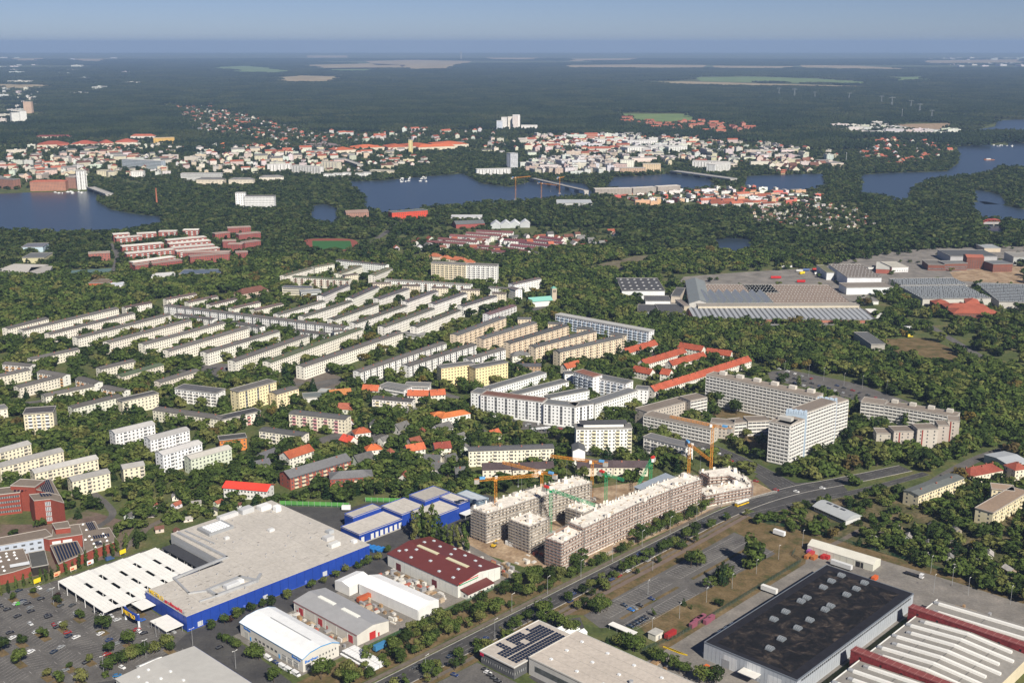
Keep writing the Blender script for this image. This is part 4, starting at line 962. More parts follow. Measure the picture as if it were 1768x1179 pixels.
# ================================================================ BUILDING SITE
M_RAW = mat('raw_masonry', (.74,.69,.62), rough=.95, var=.14, scale=.6, var2=.15, scale2=.15)
M_SCAF = mat('scaffold_tube', (.36,.35,.34), rough=.5, var=.1, metal=.2)
M_PLANK = mat('scaffold_plank', (.48,.40,.31), rough=.9, var=.25, scale=.8)
M_RUST = mat('scaffold_red', (.42,.25,.18), rough=.8, var=.25, scale=.8)
def shell(label, poly, fl, fh=2.95, plank=None, topwalls=True, group=None, scaf=True, seed=1):
    """unfinished flats: poly in world coordinates, counter-clockwise seen from above"""
    rs = random.Random(seed)
    ar = sum(a[0]*b[1]-b[0]*a[1] for a,b in zip(poly,poly[1:]+poly[:1]))
    if ar < 0: poly = poly[::-1]
    o = poly[0]; an = math.atan2(poly[1][1]-o[1], poly[1][0]-o[0])
    lp = [((p[0]-o[0])*math.cos(an)+(p[1]-o[1])*math.sin(an), -(p[0]-o[0])*math.sin(an)+(p[1]-o[1])*math.cos(an)) for p in poly]
    r = root('apartment_shell', label, 'building shell', o, an, group)
    H = fl*fh
    m = MB(); m.prism(lp, -.3, H, top=True); part('masonry_wall', m, M_RAW, r)
    f = Fac(); win = MB(); slab = MB(); plk = MB(); tub = MB(); tw = MB()
    n = len(lp)
    for i in range(n):
        a, b = lp[i], lp[(i+1) % n]; d = Vector((b[0]-a[0], b[1]-a[1])); L = d.length
        if L < 2: continue
        d.normalize(); nn = (d.y, -d.x)
        k = max(1, int(L/2.9)); w = L/k
        for z in range(fl):
            f.panel(slab, a, d, nn, 0, L, (z+1)*fh-.28, (z+1)*fh-.02, .05)
            for j in range(k):
                if rs.random() < .9:
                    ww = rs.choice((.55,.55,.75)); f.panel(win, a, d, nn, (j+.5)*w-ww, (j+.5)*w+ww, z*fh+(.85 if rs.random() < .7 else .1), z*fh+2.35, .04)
        if topwalls:
            for j in range(k):
                if rs.random() < .5: f.panel(tw, (a[0]-nn[0]*.35,a[1]-nn[1]*.35), d, nn, j*w+.1, j*w+w*rs.uniform(.35,.8), H-.05, H+rs.uniform(.5,2.2), .28)
        if scaf:
            nl = int((H+1)/2.0)
            for z in range(1, nl+1):
                f.panel(plk, (a[0]+nn[0]*.35,a[1]+nn[1]*.35), d, nn, -.8, L+.8, z*2.0-.12, z*2.0+.05, .75, m=0)
                for zz in (.55,1.05):
                    p0 = (a[0]+nn[0]*1.15-d.x*.8, a[1]+nn[1]*1.15-d.y*.8, z*2.0+zz); p1 = (b[0]+nn[0]*1.15+d.x*.8, b[1]+nn[1]*1.15+d.y*.8, z*2.0+zz); tub.bar(p0,p1,.05)
            kk = max(1, int(L/2.6))
            for j in range(kk+1):
                s_ = L*j/kk; p = (a[0]+d.x*s_+nn[0]*1.15, a[1]+d.y*s_+nn[1]*1.15); tub.bar((*p,0),(*p,H+1.2),.055)
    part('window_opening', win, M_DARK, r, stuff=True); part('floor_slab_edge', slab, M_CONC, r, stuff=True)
    part('parapet_wall', tw, M_RAW, r, stuff=True)
    part('scaffold_deck', plk, plank or M_PLANK, r, stuff=True); part('scaffold_tube', tub, M_SCAF, r, stuff=True)
    # things lying about on the top slab
    top = MB(); xs = [p[0] for p in lp]; ys = [p[1] for p in lp]
    for _ in range(int(abs(ar)/2/45)):
        x, y = rs.uniform(min(xs)+1.5,max(xs)-2.5), rs.uniform(min(ys)+1.5,max(ys)-2.5)
        if inpoly((x,y), lp): top.box(x,x+rs.uniform(.6,2.4),y,y+rs.uniform(.4,1.4),H,H+rs.uniform(.2,.9))
    part('building_material', top, M_PLANK, r, stuff=True)
    for k in range(2):
        m = MB(); t = (.25,.7)[k]+rs.uniform(-.1,.1); x = lp[0][0]+(lp[2][0]-lp[0][0])*t; y = lp[0][1]+(lp[2][1]-lp[0][1])*t; m.box(x-1.6,x+1.6,y-1.2,y+1.2,H,H+2.6); part('stair_head', m, M_RAW, r)
    keep_out(poly, 4)
    return r
def inpoly(p, poly):
    c = False; x, y = p
    for (x0,y0),(x1,y1) in zip(poly, poly[1:]+poly[:1]):
        if (y0 > y) != (y1 > y) and x < (x1-x0)*(y-y0)/(y1-y0)+x0: c = not c
    return c
def uwp(*pts): return [UW(*p) for p in pts]
shell('scaffolded end block of unfinished flats, one storey lower than its neighbour, at the avenue', uwp((489,424),(511,426),(512,438),(488.5,436)), 6, plank=M_RUST, seed=2)
shell('longest terrace of unfinished flats with rust-coloured scaffold decks along the avenue', uwp((511.3,426),(565,426),(600,424.5),(600,437),(565,438.5),(512.3,438.2)), 7, plank=M_RUST, seed=3)
shell('unfinished flats with fresh white top storey at the avenue bend', uwp((600.4,424.5),(630,421),(632,434),(600.4,437.5)), 7, plank=M_RUST, seed=4)
shell('free-standing cube of grey scaffolded flats in the middle of the site', uwp((494,455),(511,455),(511,472),(494,472)), 6, seed=5)
shell('second small scaffolded block behind the green crane', uwp((540,450),(555,450),(555,464),(540,464)), 5, seed=6)
shell('long grey scaffolded rear block with pale gable beside the blue depot', uwp((486,485),(530,480),(531,494),(486,498)), 7, seed=7)
shell('rear row of scaffolded flats with raw top floor walls', uwp((530.4,480),(573,472),(575,486),(531.4,494)), 7, seed=8)
shell('low unfinished wing with stepped masonry by the street corner', uwp((632.5,418),(668,404),(674,414),(636,430)), 3, plank=M_RUST, seed=9)
shell('triangular corner block of raw floors at the road junction', uwp((668.4,404),(676,410),(690,436),(668,447),(664,436),(676,428)), 3, plank=M_RUST, topwalls=True, seed=10)
shell('low cross wing of raw masonry inside the site courtyard', uwp((560,446),(590,442),(592,452),(562,456)), 4, scaf=False, seed=11)
r = uwblock('apartment_house', 'newly roofed flats with grey metal roof inside the building site', 'flats', 596,632,440,452,15, fl=5, wall=(.55,.52,.48), roof=(.27,.31,.36), rk='shed', rise=1.2, style='win', end='none', chim=0, matr=M_METAL)
g_ = part('gable_wall', bx(-.25,-.02,0,13,-.2,20.4), M_WALL, [o for o in COL.objects if o.get('label','').startswith('long grey scaffolded rear')][0], color=(.50,.49,.47))
# tower cranes
M_CR = {'orange': mat('crane_orange', (.60,.25,.03), rough=.55, var=.08), 'green': mat('crane_green', (.03,.34,.14), rough=.55, var=.08)}
def lattice(mb, A, B, w, step):
    A = Vector(A); B = Vector(B); d = B-A; L = d.length; d.normalize()
    up = Vector((0,0,1)) if abs(d.z) < .9 else Vector((1,0,0)); x = d.cross(up).normalized()*w/2; y = x.cross(d).normalized()*w/2
    cs = [x+y,x-y,-x-y,-x+y]; r_ = .075
    for c in cs: mb.bar(A+c, B+c, r_)
    k = max(2, int(L/step))
    for i in range(k):
        p, q = A+d*L*i/k, A+d*L*(i+1)/k
        for j in range(4):
            a, b = cs[j], cs[(j+1) % 4]
            mb.bar(p+(a if (i+j) % 2 else b), q+(b if (i+j) % 2 else a), .055)
        for j in range(4): mb.bar(q+cs[j], q+cs[(j+1) % 4], .05)
def crane(label, base_uw, top_px, jib_px, cj, col='orange', luff=None):
    base = UW(*base_uw); H = height_at(base, top_px)
    r = root('tower_crane', label, 'crane', base, 0, None)
    part('footing', bx(-3,3,-3,3,0,.8), M_CONC, r)
    m = MB(); lattice(m, (0,0,.8), (0,0,H), 1.7, 1.9); part('mast', m, M_CR[col], r)
    j = P(jib_px, H+1.5 if luff is None else luff); d = Vector((j[0]-base[0], j[1]-base[1])); Lj = d.length; d.normalize(); sd = Vector((-d.y,d.x))
    zt = H+1.6
    m = MB(); m.box(-1.1,1.1,-1.1,1.1,H,H+1.0); part('slewing_ring', m, M_CR[col], r)
    m = MB(); c = Vector((sd.x*1.6+d.x*.8, sd.y*1.6+d.y*.8)); m.box(c.x-.9,c.x+.9,c.y-.8,c.y+.8,H+.6,H+2.6); cb = part('cab', m, M_PAINT, r, color=(.75,.75,.72))
    m = MB(); lattice(m, (0,0,zt), (d.x*Lj,d.y*Lj,zt if luff is None else luff), 1.5, 2.0); part('jib', m, M_CR[col], r)
    m = MB(); lattice(m, (0,0,zt), (-d.x*cj,-d.y*cj,zt), 1.4, 2.0); part('counter_jib', m, M_CR[col], r)
    m = MB(); e = Vector((-d.x*(cj-1.5),-d.y*(cj-1.5)))
    q = [(e.x+d.x*1.6*a+sd.x*1.0*b, e.y+d.y*1.6*a+sd.y*1.0*b) for a,b in ((-1,-1),(1,-1),(1,1),(-1,1))]; m.prism(q, zt-2.4, zt+.4); part('counterweight', m, M_CONC, r)
    m = MB(); q = [(e.x*.7+d.x*1.8*a+sd.x*.8*b, e.y*.7+d.y*1.8*a+sd.y*.8*b) for a,b in ((-1,-1),(1,-1),(1,1),(-1,1))]; m.prism(q, zt+.5, zt+1.9); part('banner', m, M_PAINT, r, color=(.12,.35,.65) if col == 'orange' else (.6,.04,.03))
    if luff is None:
        m = MB(); t = (d.x*Lj*.6,d.y*Lj*.6); m.bar((*t,zt-.9),(*t,zt-14),.05); m.box(t[0]-.4,t[0]+.4,t[1]-.4,t[1]+.4,zt-15,zt-14); part('hook_cable', m, M_STEEL, r)
    keep_out([(base[0]-4,base[1]-4),(base[0]+4,base[1]-4),(base[0]+4,base[1]+4),(base[0]-4,base[1]+4)], 2)
def bw(px, z=0): return toUW(P(px, z))
crane('orange tower crane in front of the pale gable of the rear flats', bw(c4(300,858)), c4(305,375)[1], c4(700,322), 14)
crane('orange tower crane rising between rear flats and scaffolded cube', bw(c4(724,690)), c4(724,315)[1], c4(365,205), 12)
crane('orange tower crane behind the far end of the rear flats', bw(c4(1187,545)), c4(1185,215)[1], c4(805,145), 11)
crane('green tower crane with red top beside the scaffolded cube', bw(c4(806,860)), c4(805,480)[1], c4(1215,600), 7, 'green')
crane('green tower crane with red top inside the courtyard of the flats', bw(c4(1315,640)), c4(1312,335)[1], c5(215,640), 7, 'green')
crane('short green crane with luffing jib near the row houses', bw(c5(488,720)), c5(487,455)[1], c5(365,690), 5, 'green', luff=8)
crane('slender orange crane standing against the newly roofed flats', bw(c5(873,690)), c5(878,300)[1], c5(1085,430), 6)
crane('tallest orange tower crane at the triangular corner block', bw(c5(1100,640)), c5(1112,105)[1], c5(690,-5), 15)
# ================================================================ APARTMENT ESTATES (middle distance)
CREAM = (.80,.76,.67); WHITE = (.84,.83,.80); BEIGE = (.76,.64,.48); YEL = (.80,.69,.44); DK = (.115,.108,.102); GR = (.36,.35,.335)
def slabs(label, group, lst, fl, depth, **k):
    for q in lst:
        A, B = T(*q[0:3]), T(*q[3:6]); kk = dict(k)
        if len(q) > 6: kk.update(q[6])
        block('apartment_block', kk.pop('lab', label), 'apartments', A, B, kk.pop('depth', depth), kk.pop('fl', fl), group=kk.pop('grp', group), **kk)
ORD = ('first','second','third','fourth','fifth','sixth','seventh','eighth','ninth')
def rows(lst, label, group, fl, depth, cnt=None, **k):
    if cnt: lst = [tuple(q[:6])+({'lab': ORD[i]+' '+label+' counted '+cnt},) for i, q in enumerate(lst)]
    slabs(label, group, lst, fl, depth, **k)
rows([('C1',60,778,'C1',330,708),('C1',165,790,'C1',805,640),('C1',345,815,'C1',915,672),('C1',535,842,'C1',1160,682),('C1',745,872,'C1',1300,722),
  ('C1',985,885,'C1',1530,737),('B1',1155,65,'C1',1690,772),('B1',1410,78,'C2',170,795),('B1',1600,135,'C2',370,825)],
  'long cream slab block', 'long parallel slab blocks', 4, 10.5, cnt='from the lakeside tree belt towards the shops', wall=CREAM, roof=DK, style='win', rise=1.3)
rows([('B2',110,142,'C2',735,778)], 'longest cream slab block with moss-green roof', None, 4, 10.5, wall=CREAM, roof=(.10,.115,.07))
rows([('B2',335,172,'C2',1005,805)], 'long cream slab block with brick shop front at its street end', None, 4, 10.5, wall=CREAM, roof=DK)
rows([('C1',855,635,'C1',1030,602),('C1',1135,580,'C1',1335,542),('C1',1285,600,'C1',1480,558),('C1',1435,617,'C1',1610,575),('C1',1585,642,'C1',1768,598),('C2',10,652,'C2',195,610)],
  'short cream block above the transverse block', 'short blocks at the wood edge', 3, 9.5, cnt='from its lake end', wall=CREAM, roof=(.11,.085,.08))
rows([('C1',1110,622,'C2',605,772)], 'very long transverse white block with teal glazed stairwells', None, 4, 10, wall=WHITE, roof=DK, style='stair', every=4, rise=.8)
rows([('C1',1180,682,'C1',1440,717),('C1',1565,737,'C2',30,770),('C2',265,792,'C2',480,818),('C2',540,800,'C2',640,790)], 'low white transverse block', 'lower transverse blocks', 3, 9, cnt='from the lake end', wall=WHITE, roof=DK, style='stair', every=3, rise=.8)
rows([('C2',170,682,'C2',480,592),('C2',340,697,'C2',665,592),('C2',540,717,'C2',840,612),('C2',690,742,'C2',1035,622),('C2',885,767,'C2',1220,642),('C2',1105,767,'C2',1400,652)],
  'white slab block of the middle rows', 'middle rows of white slabs', 4, 10, cnt='from the school pavilion', wall=(.82,.79,.73), roof=(.10,.10,.085))
rows([('C2',470,557,'C2',645,482),('C2',665,572,'C2',845,492),('C2',850,577,'C2',1050,507),('C2',1040,597,'C2',1245,522),('C2',1225,612,'C2',1440,537),('C2',1420,627,'C2',1645,557)],
  'short white slab below the small end houses', 'upper rows of white slabs', 4, 10, cnt='from the school pavilion', wall=(.83,.80,.75), roof=(.09,.085,.09))
rows([('C2',210,420,'C2',395,368),('C2',410,362,'C2',540,338),('C2',580,407,'C2',730,352),('C2',815,417,'C2',935,368)], 'cream slab block near the sports pitch', 'slabs near the sports ground', 4, 10, cnt='from the school', wall=CREAM, roof=(.12,.12,.085))
rows([('C2',255,425,'C2',635,447)], 'transverse cream block with brown loggias and greenish roof', None, 4, 10, wall=CREAM, roof=(.11,.13,.08), style='balc', every=3, balc=(.35,.22,.16), rise=.8)
rows([('C2',550,312,'C2',885,347)], 'furthest transverse white block below the sports pitch', None, 4, 9, wall=WHITE, roof=DK, rise=.8)
rows([('C2',880,447,'C2',1462,482)], 'long transverse white block with brown loggias below the tower slab', None, 4, 9, wall=WHITE, roof=(.2,.19,.17), style='balc', every=4, balc=(.35,.22,.16), rise=.8)
rows([('C2',800,472,'C2',920,470),('C2',1000,487,'C2',1120,487),('C2',1200,502,'C2',1310,502),('C2',1400,517,'C2',1525,517),('C2',1610,538,'C2',1700,541),('C2',612,420,'C2',700,408)],
  'small yellowish end house', 'small end houses', 4, 8, cnt='from the school towards the wood', wall=(.74,.66,.52), roof=(.12,.10,.09), chim=0)
rows([('C2',1585,497,'C2',1762,512)], 'white transverse block with grey roof right of the end houses', None, 3, 9, wall=WHITE, roof=DK, rise=.8)
rows([('C2',1195,332,'C2',1430,345)], 'beige half of the eight storey tower slab with yellow balconies', None, 8, 12, wall=(.78,.68,.50), roof=(.16,.15,.14), rk='flat', style='balc2', every=2, balc=(.75,.68,.5), chim=0)
rows([('C2',1432,344,'C2',1640,352)], 'white half of the eight storey tower slab beside the wood', None, 8, 12, wall=WHITE, roof=(.16,.15,.14), rk='flat', style='balc2', every=2, balc=(.8,.78,.74), chim=0)
rows([('C2',185,497,'C2',380,502)], 'three storey school with blue-white window bands and yellow panels', None, 3, 10, wall=(.74,.70,.55), roof=(.06,.07,.10), rk='flat', style='band', chim=0)
rows([('C2',315,532,'C2',450,522)], 'white and teal school pavilion with grey roof', None, 3, 14, wall=(.70,.72,.70), roof=(.30,.32,.33), rk='flat', style='band', chim=0)
rows([('C2',1005,803,'C2',1125,825)], 'small white shop at the end of a slab block', None, 1, 14, wall=(.75,.75,.74), roof=(.25,.25,.25), rk='flat', style='band', chim=0, h=5)
rows([('C1',1630,545,'C2',90,510)], 'older house with broad brown-red hipped roof between the slabs', None, 2, 14, wall=(.55,.45,.36), roof=(.17,.075,.055), rk='hip', rise=5.5, chim=12, matr=M_TILE)
rows([('C2',1180,285,'C2',1250,290),('C2',1255,300,'C2',1320,305),('C2',1325,305,'C2',1420,320),('C2',1425,328,'C2',1475,332)], 'villa with orange hipped roof behind the beige tower slab', 'villas behind the tower slab', 2, 11, wall=(.7,.62,.5), roof=(.36,.12,.06), rk='hip', rise=4.5, chim=8, matr=M_TILE)
rows([('C2',1595,682,'C3',47,622)], 'white balcony block with purple-brown roof above the beige slabs', None, 5, 10, wall=WHITE, roof=(.13,.085,.09), style='balc', every=2)
rows([('C2',1380,822,'C2',1705,702),('C2',1555,847,'C3',185,737),('C3',10,877,'C3',400,757),('B3',180,40,'C3',590,795),('B3',345,72,'C3',775,835)],
  'beige slab block with loggias', 'beige slab blocks', 5, 10.5, cnt='towards the red terraces', wall=BEIGE, roof=(.10,.10,.10), style='balc', every=3, balc=(.66,.54,.40))
rows([('C3',55,712,'C3',145,712),('C3',260,742,'C3',352,747),('C3',455,777,'C3',557,782),('C3',685,817,'C3',790,822)], 'small beige end house', 'beige end houses', 4, 9, cnt='towards the red terraces', wall=BEIGE, roof=(.10,.10,.10), chim=0)
rows([('C3',310,682,'C3',945,798)], 'long white block with pale blue balconies facing the beige slabs', None, 5, 10, wall=(.80,.80,.80), roof=(.34,.34,.33), style='balc2', every=2, balc=(.45,.55,.68), rk='flat', chim=0)
rows([('C3',30,478,'C3',215,437)], 'white block at the wood near the church tower', None, 4, 10, wall=WHITE, roof=(.13,.11,.11))
rows([('C3',-10,500,'C3',40,515)], 'white head building left of the church tower', None, 4, 10, wall=WHITE, roof=(.13,.11,.11), chim=0)
# left quarter
rows([('B1',0,238,'B1',205,192),('B1',135,312,'B1',405,242),('B1',220,122,'B1',540,52),('B1',310,372,'B1',640,302),('B1',690,187,'B1',920,132),('B1',1095,277,'B1',1355,197)],
  'cream three storey block among trees', 'cream blocks among the trees', 3, 10, cnt='towards the white hostel', wall=(.72,.68,.57), roof=DK)
rows([('B1',500,452,'B1',825,372)], 'pale greenish block with dark roof and bent end among the trees', None, 4, 10, wall=(.66,.68,.56), roof=DK)
rows([('B1',830,237,'B1',1110,157)], 'block with moss-green roof half hidden by trees', None, 3, 10, wall=(.7,.66,.55), roof=(.10,.13,.08))
rows([('B1',15,152,'B1',200,167),('B1',250,207,'B1',425,237),('B1',510,252,'B1',640,287),('B1',685,312,'B1',830,342)], 'short block end with orange and blue balconies', 'balcony ends among the trees', 3, 9, wall=(.72,.70,.66), roof=DK, style='balc2', every=2, balc=(.55,.33,.16), chim=0)
rows([('B1',830,407,'B1',1075,352)], 'cream block with white projecting stair bays', None, 4, 10, wall=(.74,.69,.55), roof=(.09,.09,.09), rk='flat', chim=0)
rows([('B1',1185,318,'B1',1465,352)], 'white hostel with rows of balconies and solar roof', None, 4, 14, wall=WHITE, roof=(.12,.12,.13), rk='flat', style='balc2', every=2, chim=0)
rows([('B1',1035,462,'B1',1490,527)], 'long low block with dark roof in front of the cream tower', None, 3, 10, wall=(.74,.70,.58), roof=DK, rise=.9)
rows([('B1',158,492,'B1',360,478)], 'cream seven storey tower block with white balconies', None, 7, 16, wall=(.68,.60,.44), roof=(.075,.07,.075), rk='flat', style='balc2', every=2, balc=(.78,.77,.75), chim=0)
rows([('B1',-60,470,'B1',50,452)], 'cream block at the edge with white trim', None, 5, 12, wall=(.74,.68,.56), roof=(.2,.2,.2), rk='flat', chim=0)
rows([('B1',1620,342,'B2',145,272)], 'six storey yellow block with blue-white stair glazing', None, 6, 12, wall=YEL, roof=DK, rk='flat', style='stair', every=4, chim=0)
rows([('B2',150,357,'B2',297,317)], 'low yellow block beside the six storey block', None, 4, 11, wall=YEL, roof=DK, rise=.9)
rows([('B1',1505,532,'B1',1768,472)], 'white block with pink balconies and dark flat roof', None, 3, 11, wall=(.76,.71,.6), roof=(.07,.07,.075), rk='flat', style='balc2', every=3, balc=(.62,.30,.28), chim=0)
rows([('B1',-80,775,'B1',210,692),('B1',0,852,'B1',430,742),('B1',235,892,'B1',665,792),('B1',490,947,'B1',745,887),('B1',835,862,'B1',980,837)],
  'cream block with light grey roof', 'cream blocks above the school', 4, 10, cnt='towards the brick school gardens', wall=(.74,.68,.52), roof=GR, style='balc', every=6, balc=(.6,.55,.45), rise=1.6, chim=0, fh=2.75)
rows([('B1',780,622,'B1',1050,557),('B1',1020,667,'B1',1285,597),('B1',1105,768,'B1',1370,687)], 'white block with light grey roof', 'white stepped blocks', 5, 10, cnt='towards the pale green block', wall=(.78,.78,.78), roof=(.42,.41,.40), style='balc', every=5, balc=(.7,.7,.7), rise=1.4, chim=0, fh=2.75)
rows([('B1',1295,797,'B1',1570,722)], 'pale green block with light roof behind the red roofed kindergarten', None, 4, 10, wall=(.62,.68,.55), roof=(.44,.42,.38), rise=1.4, chim=0)
rows([('B1',1490,672,'B1',1672,652)], 'orange house with dark flat roof', None, 3, 11, wall=(.60,.22,.06), roof=(.08,.08,.08), rk='flat', chim=0)
r = block('kindergarten', 'white house with bright red pitched roof and grey base', 'house', T('B1',1515,985), T('B2',80,1010), 12, 2, wall=(.74,.73,.70), roof=(.62,.05,.03), rk='gable', rise=2.4, over=.8, style='win', pitch=2.4, fh=3.2, chim=0, matr=M_METAL)
# middle quarter
rows([('B2',720,207,'B2',1300,12),('B2',1050,167,'B2',1505,22),('B2',1465,122,'B2',1702,52)], 'white slab with deep stair recesses', 'white recessed slab blocks', 4, 10, cnt='from the long cream slabs', wall=WHITE, roof=DK, style='stair', every=3)
rows([('B2',1265,182,'B2',1492,152),('B2',1498,182,'B2',1717,142)], 'pale yellow six storey block with white stair bays', 'pale yellow pair', 6, 11, wall=(.80,.66,.38), roof=(.12,.12,.12), rk='flat', style='win', every=4, chim=0)
rows([('B2',850,297,'B2',1015,325)], 'white three storey school with window bands', None, 3, 12, wall=WHITE, roof=(.17,.17,.17), rk='flat', style='band', chim=0)
rows([('B2',1015,300,'B2',1180,305)], 'white flat roofed wing right of the white school', None, 2, 12, wall=WHITE, roof=(.17,.17,.17), rk='flat', style='band', chim=0)
rows([('B2',795,387,'B2',1062,408)], 'white three storey block with dark roof and yellow balconies', None, 3, 10, wall=(.76,.74,.68), roof=(.085,.08,.08), style='balc', every=3, balc=(.7,.62,.4), rise=.9)
rows([('B2',230,487,'B2',612,528)], 'cream four storey block with pink balconies and dark roof', None, 4, 11, wall=(.78,.72,.56), roof=(.10,.10,.10), style='balc2', every=3, balc=(.55,.28,.30), rise=.9)
rows([('B2',28,602,'B2',322,642)], 'cream block with dark roof hidden behind firs', None, 3, 10, wall=(.76,.72,.6), roof=(.085,.085,.085), style='balc', every=3, rise=.9)
rows([('B2',330,382,'B2',482,372)], 'flat grey-green workshop shed by the crossroads', None, 1, 14, wall=(.6,.58,.54), roof=(.15,.17,.165), rk='flat', style='none', chim=0, h=4.5)
rows([('B2',430,337,'B2',532,342)], 'low white workshop with pale roof by the crossroads', None, 1, 8, wall=(.7,.7,.68), roof=(.4,.42,.42), rk='flat', style='none', chim=0, h=4)
def houses(lst, fl=2, depth=9, **k):
    for q in lst:
        kk = dict(k); kk.update(q[7] if len(q) > 7 else {})
        block('detached_house', q[6], 'house', T(*q[0:3]), T(*q[3:6]), kk.pop('depth', depth), kk.pop('fl', fl), **kk)
RT = (.38,.10,.045); RD = (.22,.05,.035)
houses([('B2',728,325,'B2',832,330,'white house with steep dark red roof beside the white school'),('B2',1035,362,'B2',1172,365,'white house with orange-red roof near the yellow pair'),
 ('B2',1195,362,'B2',1292,355,'house with red roof half hidden by a tree'),('B2',515,365,'B2',655,352,'gabled house with bright orange tiled roof',{'roof':(.48,.20,.07),'depth':11}),
 ('B2',680,625,'B2',785,612,'low bungalow with broad red hipped roof at the bend of the street',{'rk':'hip','fl':1}),('B2',760,738,'B2',862,727,'low house with bright orange-red hipped roof',{'rk':'hip','fl':1,'roof':(.5,.12,.04)}),
 ('B2',575,662,'B2',642,682,'small house with bright red roof beside the cream block',{'fl':1,'roof':(.5,.07,.04)}),('B2',1040,742,'B2',1157,722,'white house with orange roof behind a dark shrub'),('B2',1225,727,'B2',1332,715,'white house with brown-red roof and garage',{'roof':RD}),
 ('B2',235,790,'B2',400,735,'large white house with red roof and many gables',{'fl':3,'depth':12}),('B2',1615,640,'B2',1672,625,'house with red tiled roof near the parked cars',{'fl':1}),
 ('B2',60,795,'B2',160,755,'grey roofed garden house by the firs',{'roof':(.1,.1,.11),'fl':1}),('B2',20,850,'B2',110,830,'second grey roofed house by the firs',{'roof':(.1,.1,.11),'fl':1}),
 ('B3',20,97,'B3',140,88,'white house with grey hipped roof above the white courtyard block',{'roof':(.14,.14,.14),'rk':'hip'}),('B3',50,167,'B3',212,167,'brick house with flat dark roof and orange balconies',{'roof':(.1,.1,.11),'rk':'hip','rise':1.5,'wall':(.42,.3,.2),'depth':12}),
 ('B3',390,180,'B3',485,155,'red roofed villa between the trees and the courtyard block'),('B2',1145,805,'B2',1250,812,'grey roofed house with white walls among the gardens',{'roof':(.1,.1,.1),'fl':1}),('B2',1310,810,'B2',1378,795,'small grey house beside the yard of the gardens',{'roof':(.12,.12,.12),'fl':1}),
 ('B2',1195,860,'B2',1275,865,'bungalow with grey roof among birches',{'roof':(.12,.12,.12),'fl':1}),('B2',1365,895,'B2',1430,890,'white garage house near the blue pool',{'roof':(.12,.12,.12),'fl':1})],
 wall=(.76,.72,.64), roof=RT, rk='gable', rise=3.6, over=.6, chim=8, matr=M_TILE)
rows([('B2',240,920,'B2',650,800)], 'brick and cream apartment house with large grey pitched roof', None, 3, 14, wall=(.32,.09,.065), roof=(.13,.13,.135), style='balc2', every=2, balc=(.68,.58,.42), rise=3.2, over=.8)
rows([('B2',510,932,'B2',800,912)], 'lower brick wing with grey hipped roof behind the noise barrier', None, 2, 14, wall=(.32,.09,.065), roof=(.13,.13,.135), rk='hip', rise=3.2, style='balc2', every=2, balc=(.68,.58,.42), chim=0)
r = block('restaurant', 'white building with orange tiled roof and low annexes', 'building', T('B2',1270,520), T('B2',1462,485), 12, 2, wall=(.76,.74,.68), roof=(.52,.16,.05), rk='hip', rise=2.6, chim=0, matr=M_TILE)
block('restaurant', 'low wing with orange hipped roof left of the white building', 'building', T('B2',1205,505), T('B2',1300,498), 10, 1, wall=(.74,.72,.66), roof=(.52,.16,.05), rk='hip', rise=2.4, chim=0, matr=M_TILE)
rows([('B2',1450,742,'B3',300,722)], 'long cream four storey block with dark roof along the gardens', None, 4, 10, wall=(.80,.75,.60), roof=(.10,.10,.105), style='balc2', every=4, balc=(.75,.7,.58), rise=.9)
for q, lb in ((('B2',1545,868,'B2',1745,862),'dark roofed white row house at the garden edge'),(('B2',1750,868,'B3',300,855),'row house with brown-black roof left of the building site'),(('B3',460,852,'B3',700,850),'row house with violet-brown roof behind the green crane'),(('B3',704,850,'B3',938,852),'row house with violet-brown roof nearest the dark trees')):
    block('row_house', lb, 'house', T(*q[0:3]), T(*q[3:6]), 10, 2, wall=(.76,.70,.58), roof=(.075,.055,.058), rk='gable', rise=3.4, over=.4, style='win', chim=9, matr=M_TILE)
# white courtyard block
WC = dict(wall=(.82,.82,.81), roof=(.13,.135,.14), rk='flat', chim=0, over=.2)
def wcb(lb, A, B, fl, depth, **k):
    kk = dict(WC); kk.update(k); block('apartment_block', lb, 'apartments', w3(*A), w3(*B), depth, fl, **kk)
wcb('white courtyard slab nearest the pale yellow pair', (245,365), (725,225), 4, 10)
wcb('white head building with stepped roof at the street corner', (65,392), (165,405), 6, 14)
wcb('white courtyard slab in the middle of the block', (470,415), (920,300), 4, 10)
wcb('short white courtyard slab', (760,445), (1100,378), 4, 10)
wcb('white street front with blue glazed bays and red-brown roof terraces', (150,412), (690,478), 6, 12, style='stair', every=3, roof=(.17,.085,.065))
wcb('white street front with curved glazed corner', (700,490), (975,520), 6, 12, style='stair', every=3)
wcb('white corner block with glass bay turning into the side street', (980,520), (1135,492), 6, 12, style='stair', every=2)
wcb('long white wing along the side street', (1150,498), (1520,378), 5, 11, style='win')
wcb('white gable wing at the far end of the courtyard block', (1500,365), (1610,372), 5, 11)
wcb('white rear wing with blue balconies and red-brown roof', (960,212), (1130,262), 6, 12, style='balc2', every=2, roof=(.20,.09,.065), balc=(.5,.55,.62))
wcb('white rear wing with grey roof and blue balconies', (1120,258), (1420,318), 5, 12, style='balc2', every=2, balc=(.5,.55,.62))
wcb('low white link left of the rear wing', (885,235), (960,232), 4, 10)
